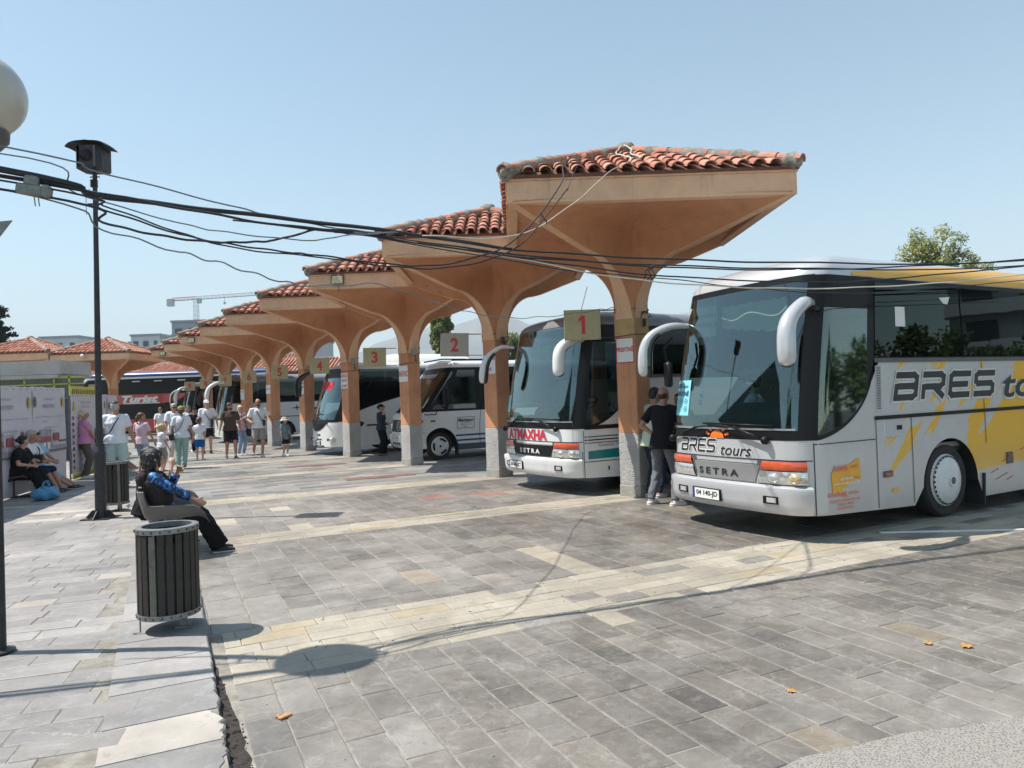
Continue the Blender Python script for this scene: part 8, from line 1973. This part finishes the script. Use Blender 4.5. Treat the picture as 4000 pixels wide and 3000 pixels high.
t, i_ = person('woman in a dark cap and dark clothes shading her eyes', (-4.16, 22.6, 0), D(-18), 1.60, 'skin_light', ('bun', 'hair_dark'), ('tee_navy', 'short'), ('wide', 'trousers_black'), 'sandal_tan', None, dict(handR=(.16, -.08, 1.58), elbR=(.6, -.5, -.3), handL=(.30, .06, 1.06)), 1.05, True, GP, cap_=('cap', 'shorts_black'))
# seated on the orange seats
seat = lambda fx=.42, sp=.12, **k: dict(dict(seated=True, pelvis=(0, 0, .50), lean=.10, footL=(fx, sp, 0, .1), footR=(fx + .03, -sp, 0, -.1), kneeL=(.5, .1, 1), kneeR=(.5, -.1, 1), handL=(.36, .08, .66), handR=(.36, -.08, .66), elbL=(-.3, 1, -.6), elbR=(-.3, -1, -.6)), **k)
bp = Vector((-10.0, 14.38, .05))
for k, a in enumerate((0, .55, 1.12)):
    q = bp + FD * a + FN * (.02)
    if k == 0: person('dark-haired woman in black sitting nearest on the orange seats, looking away', (q.x, q.y, q.z), D(6), 1.66, 'skin_light', ('bun', 'hair_black'), ('tee_black', 'short'), ('wide', 'trousers_black'), 'shoe_black', None, seat(.62, .10, lean=.26), 1.32, True, GS, head_yaw=.9, vox=.0105)
    if k == 1: 
        t, i_ = person('white-haired man in a white shirt and navy shorts sitting between woman and boy', (q.x, q.y, q.z), D(8), 1.76, 'skin_tan', ('short', 'hair_grey'), ('tee_white', 'short'), ('midshorts', 'shorts_navy'), 'shoe_black', None, seat(.60, .12, lean=.16), 1.15, False, GS, head_yaw=.35, vox=.0105)
        sling(i_, t, -1, 'navy strap and black pouch of the white-haired seated man', 'shorts_navy', bagpos=(.26, -.10, .72), size=(.10, .2, .18), fat=1.1)
    if k == 2: person('boy in a pale blue shirt and shorts sitting furthest on the orange seats', (q.x, q.y, q.z), D(6), 1.66, 'skin_light', ('short', 'hair_black'), ('tee_sky', 'short'), ('midshorts', 'shorts_sky'), 'shoe_black', None, seat(.78, .12, lean=-.05), 1.2, False, GS, head_yaw=.1, vox=.0105)
q = Vector((-10.95, 19.3, .05)) + FD * .0 + FN * .02
person('person in dark clothes sitting further along behind the man in pale shorts', (q.x, q.y, q.z), D(0), 1.72, 'skin_tan', ('short', 'hair_dark'), ('tee_navy', 'short'), ('midshorts', 'shorts_navy'), 'shoe_white', None, seat(.75, .10), 1.2, False, GS)
# woman in the dark waistcoat, nearest seated figure
q = ST(.02, 9.42)
t, i_ = person('black-haired woman in a dark waistcoat with blue patterned sleeves, sitting on the grey seats', (q[0], q[1], 0), D(22), 1.66, 'skin_light', ('long', 'hair_black'), ('blue_print', 'long'), ('wide', 'trousers_black'), 'shoe_black', None,
               dict(seated=True, pelvis=(-.04, 0, .51), lean=-.18, footL=(.58, .10, 0, .1), footR=(.60, -.10, 0, -.05), kneeL=(.5, .1, 1), kneeR=(.5, -.1, 1), handR=(.34, -.16, .68), elbR=(-.5, -.8, -.8), handL=(.12, .20, 1.02), elbL=(.2, .9, -.8), curl=.5), 1.12, True, GS, head_yaw=.15, face=True, vox=.009)
s = i_['s']; m = MB(); pel, up = i_['pel'], i_['up']
m.tube([pel + up * .12 * s, pel + up * .25 * s, pel + up * .38 * s, pel + up * .46 * s, pel + up * .53 * s], [.175 * s, .185 * s, .198 * s, .195 * s, .11 * s], 18, flat=[.82, .84, .84, .78, .8], up=(0, 1, 0))
for k in (1, -1): caps(m, i_['shl'][k] + Vector((0, -k * .10 * s, .03)), i_['shl'][k] + Vector((0, -k * .015, .015)), .072 * s, .060 * s)
m.ell(tuple(pel + up * .50 * s - i_['fw'] * .13 * s), (.08, .13, .09), 14, 8)
remesh(m, 'waistcoat', 'vest_dark', t, .010, 2, .010, 9, 3.3)
q = ST(-.20, 9.98)
t, i_ = person('second dark-haired person beside the woman in the waistcoat, chin resting on one hand', (q[0], q[1], 0), D(26), 1.66, 'skin_light', ('bob', 'hair_black'), ('tee_black', 'short'), ('trousers', 'trousers_black'), 'shoe_black', None,
               dict(seated=True, pelvis=(-.02, 0, .51), lean=.10, footL=(.45, .10, 0, .1), footR=(.30, -.10, 0, -.05), kneeL=(.5, .1, 1), kneeR=(.5, -.1, 1), handR=(.30, -.04, 1.06), elbR=(.3, -.3, -1), handL=(.34, .1, .66)), 1.0, True, GS)
# driver's companion seen through the coach windscreen
A_ = radians(29); loc = Vector((3.205, 7.86, 0)) + Vector((cos(A_), sin(A_), 0)) * .95 + Vector((-sin(A_), cos(A_), 0)) * 1.55
person('man in sunglasses and a white shirt sitting inside the silver coach behind its windscreen', (loc.x, loc.y, .60), A_ + D(120), 1.75, 'skin_tan', ('short', 'hair_black'), ('tee_white', 'short'), ('trousers', 'shorts_black'), 'shoe_black', None, seat(.42, .1, lean=.05), 1.0, False, 'people inside the coaches', glasses=True, beard='hair_black')
# ------------------------------------------------------------------ air
mt = bpy.data.materials.new('haze_air'); mt.use_nodes = True; nt = mt.node_tree; nt.nodes.clear()
out = nt.nodes.new('ShaderNodeOutputMaterial'); pv = nt.nodes.new('ShaderNodeVolumePrincipled'); pv.inputs['Color'].default_value = (.86, .92, 1.0, 1); pv.inputs['Density'].default_value = 0.00028; pv.inputs['Anisotropy'].default_value = 0.0
nt.links.new(pv.outputs[0], out.inputs['Volume'])
mb = MB(); mb.box((0, 2450, 329), (9000, 7400, 662)); o = mb.build('haze', mt); o['kind'] = 'stuff'
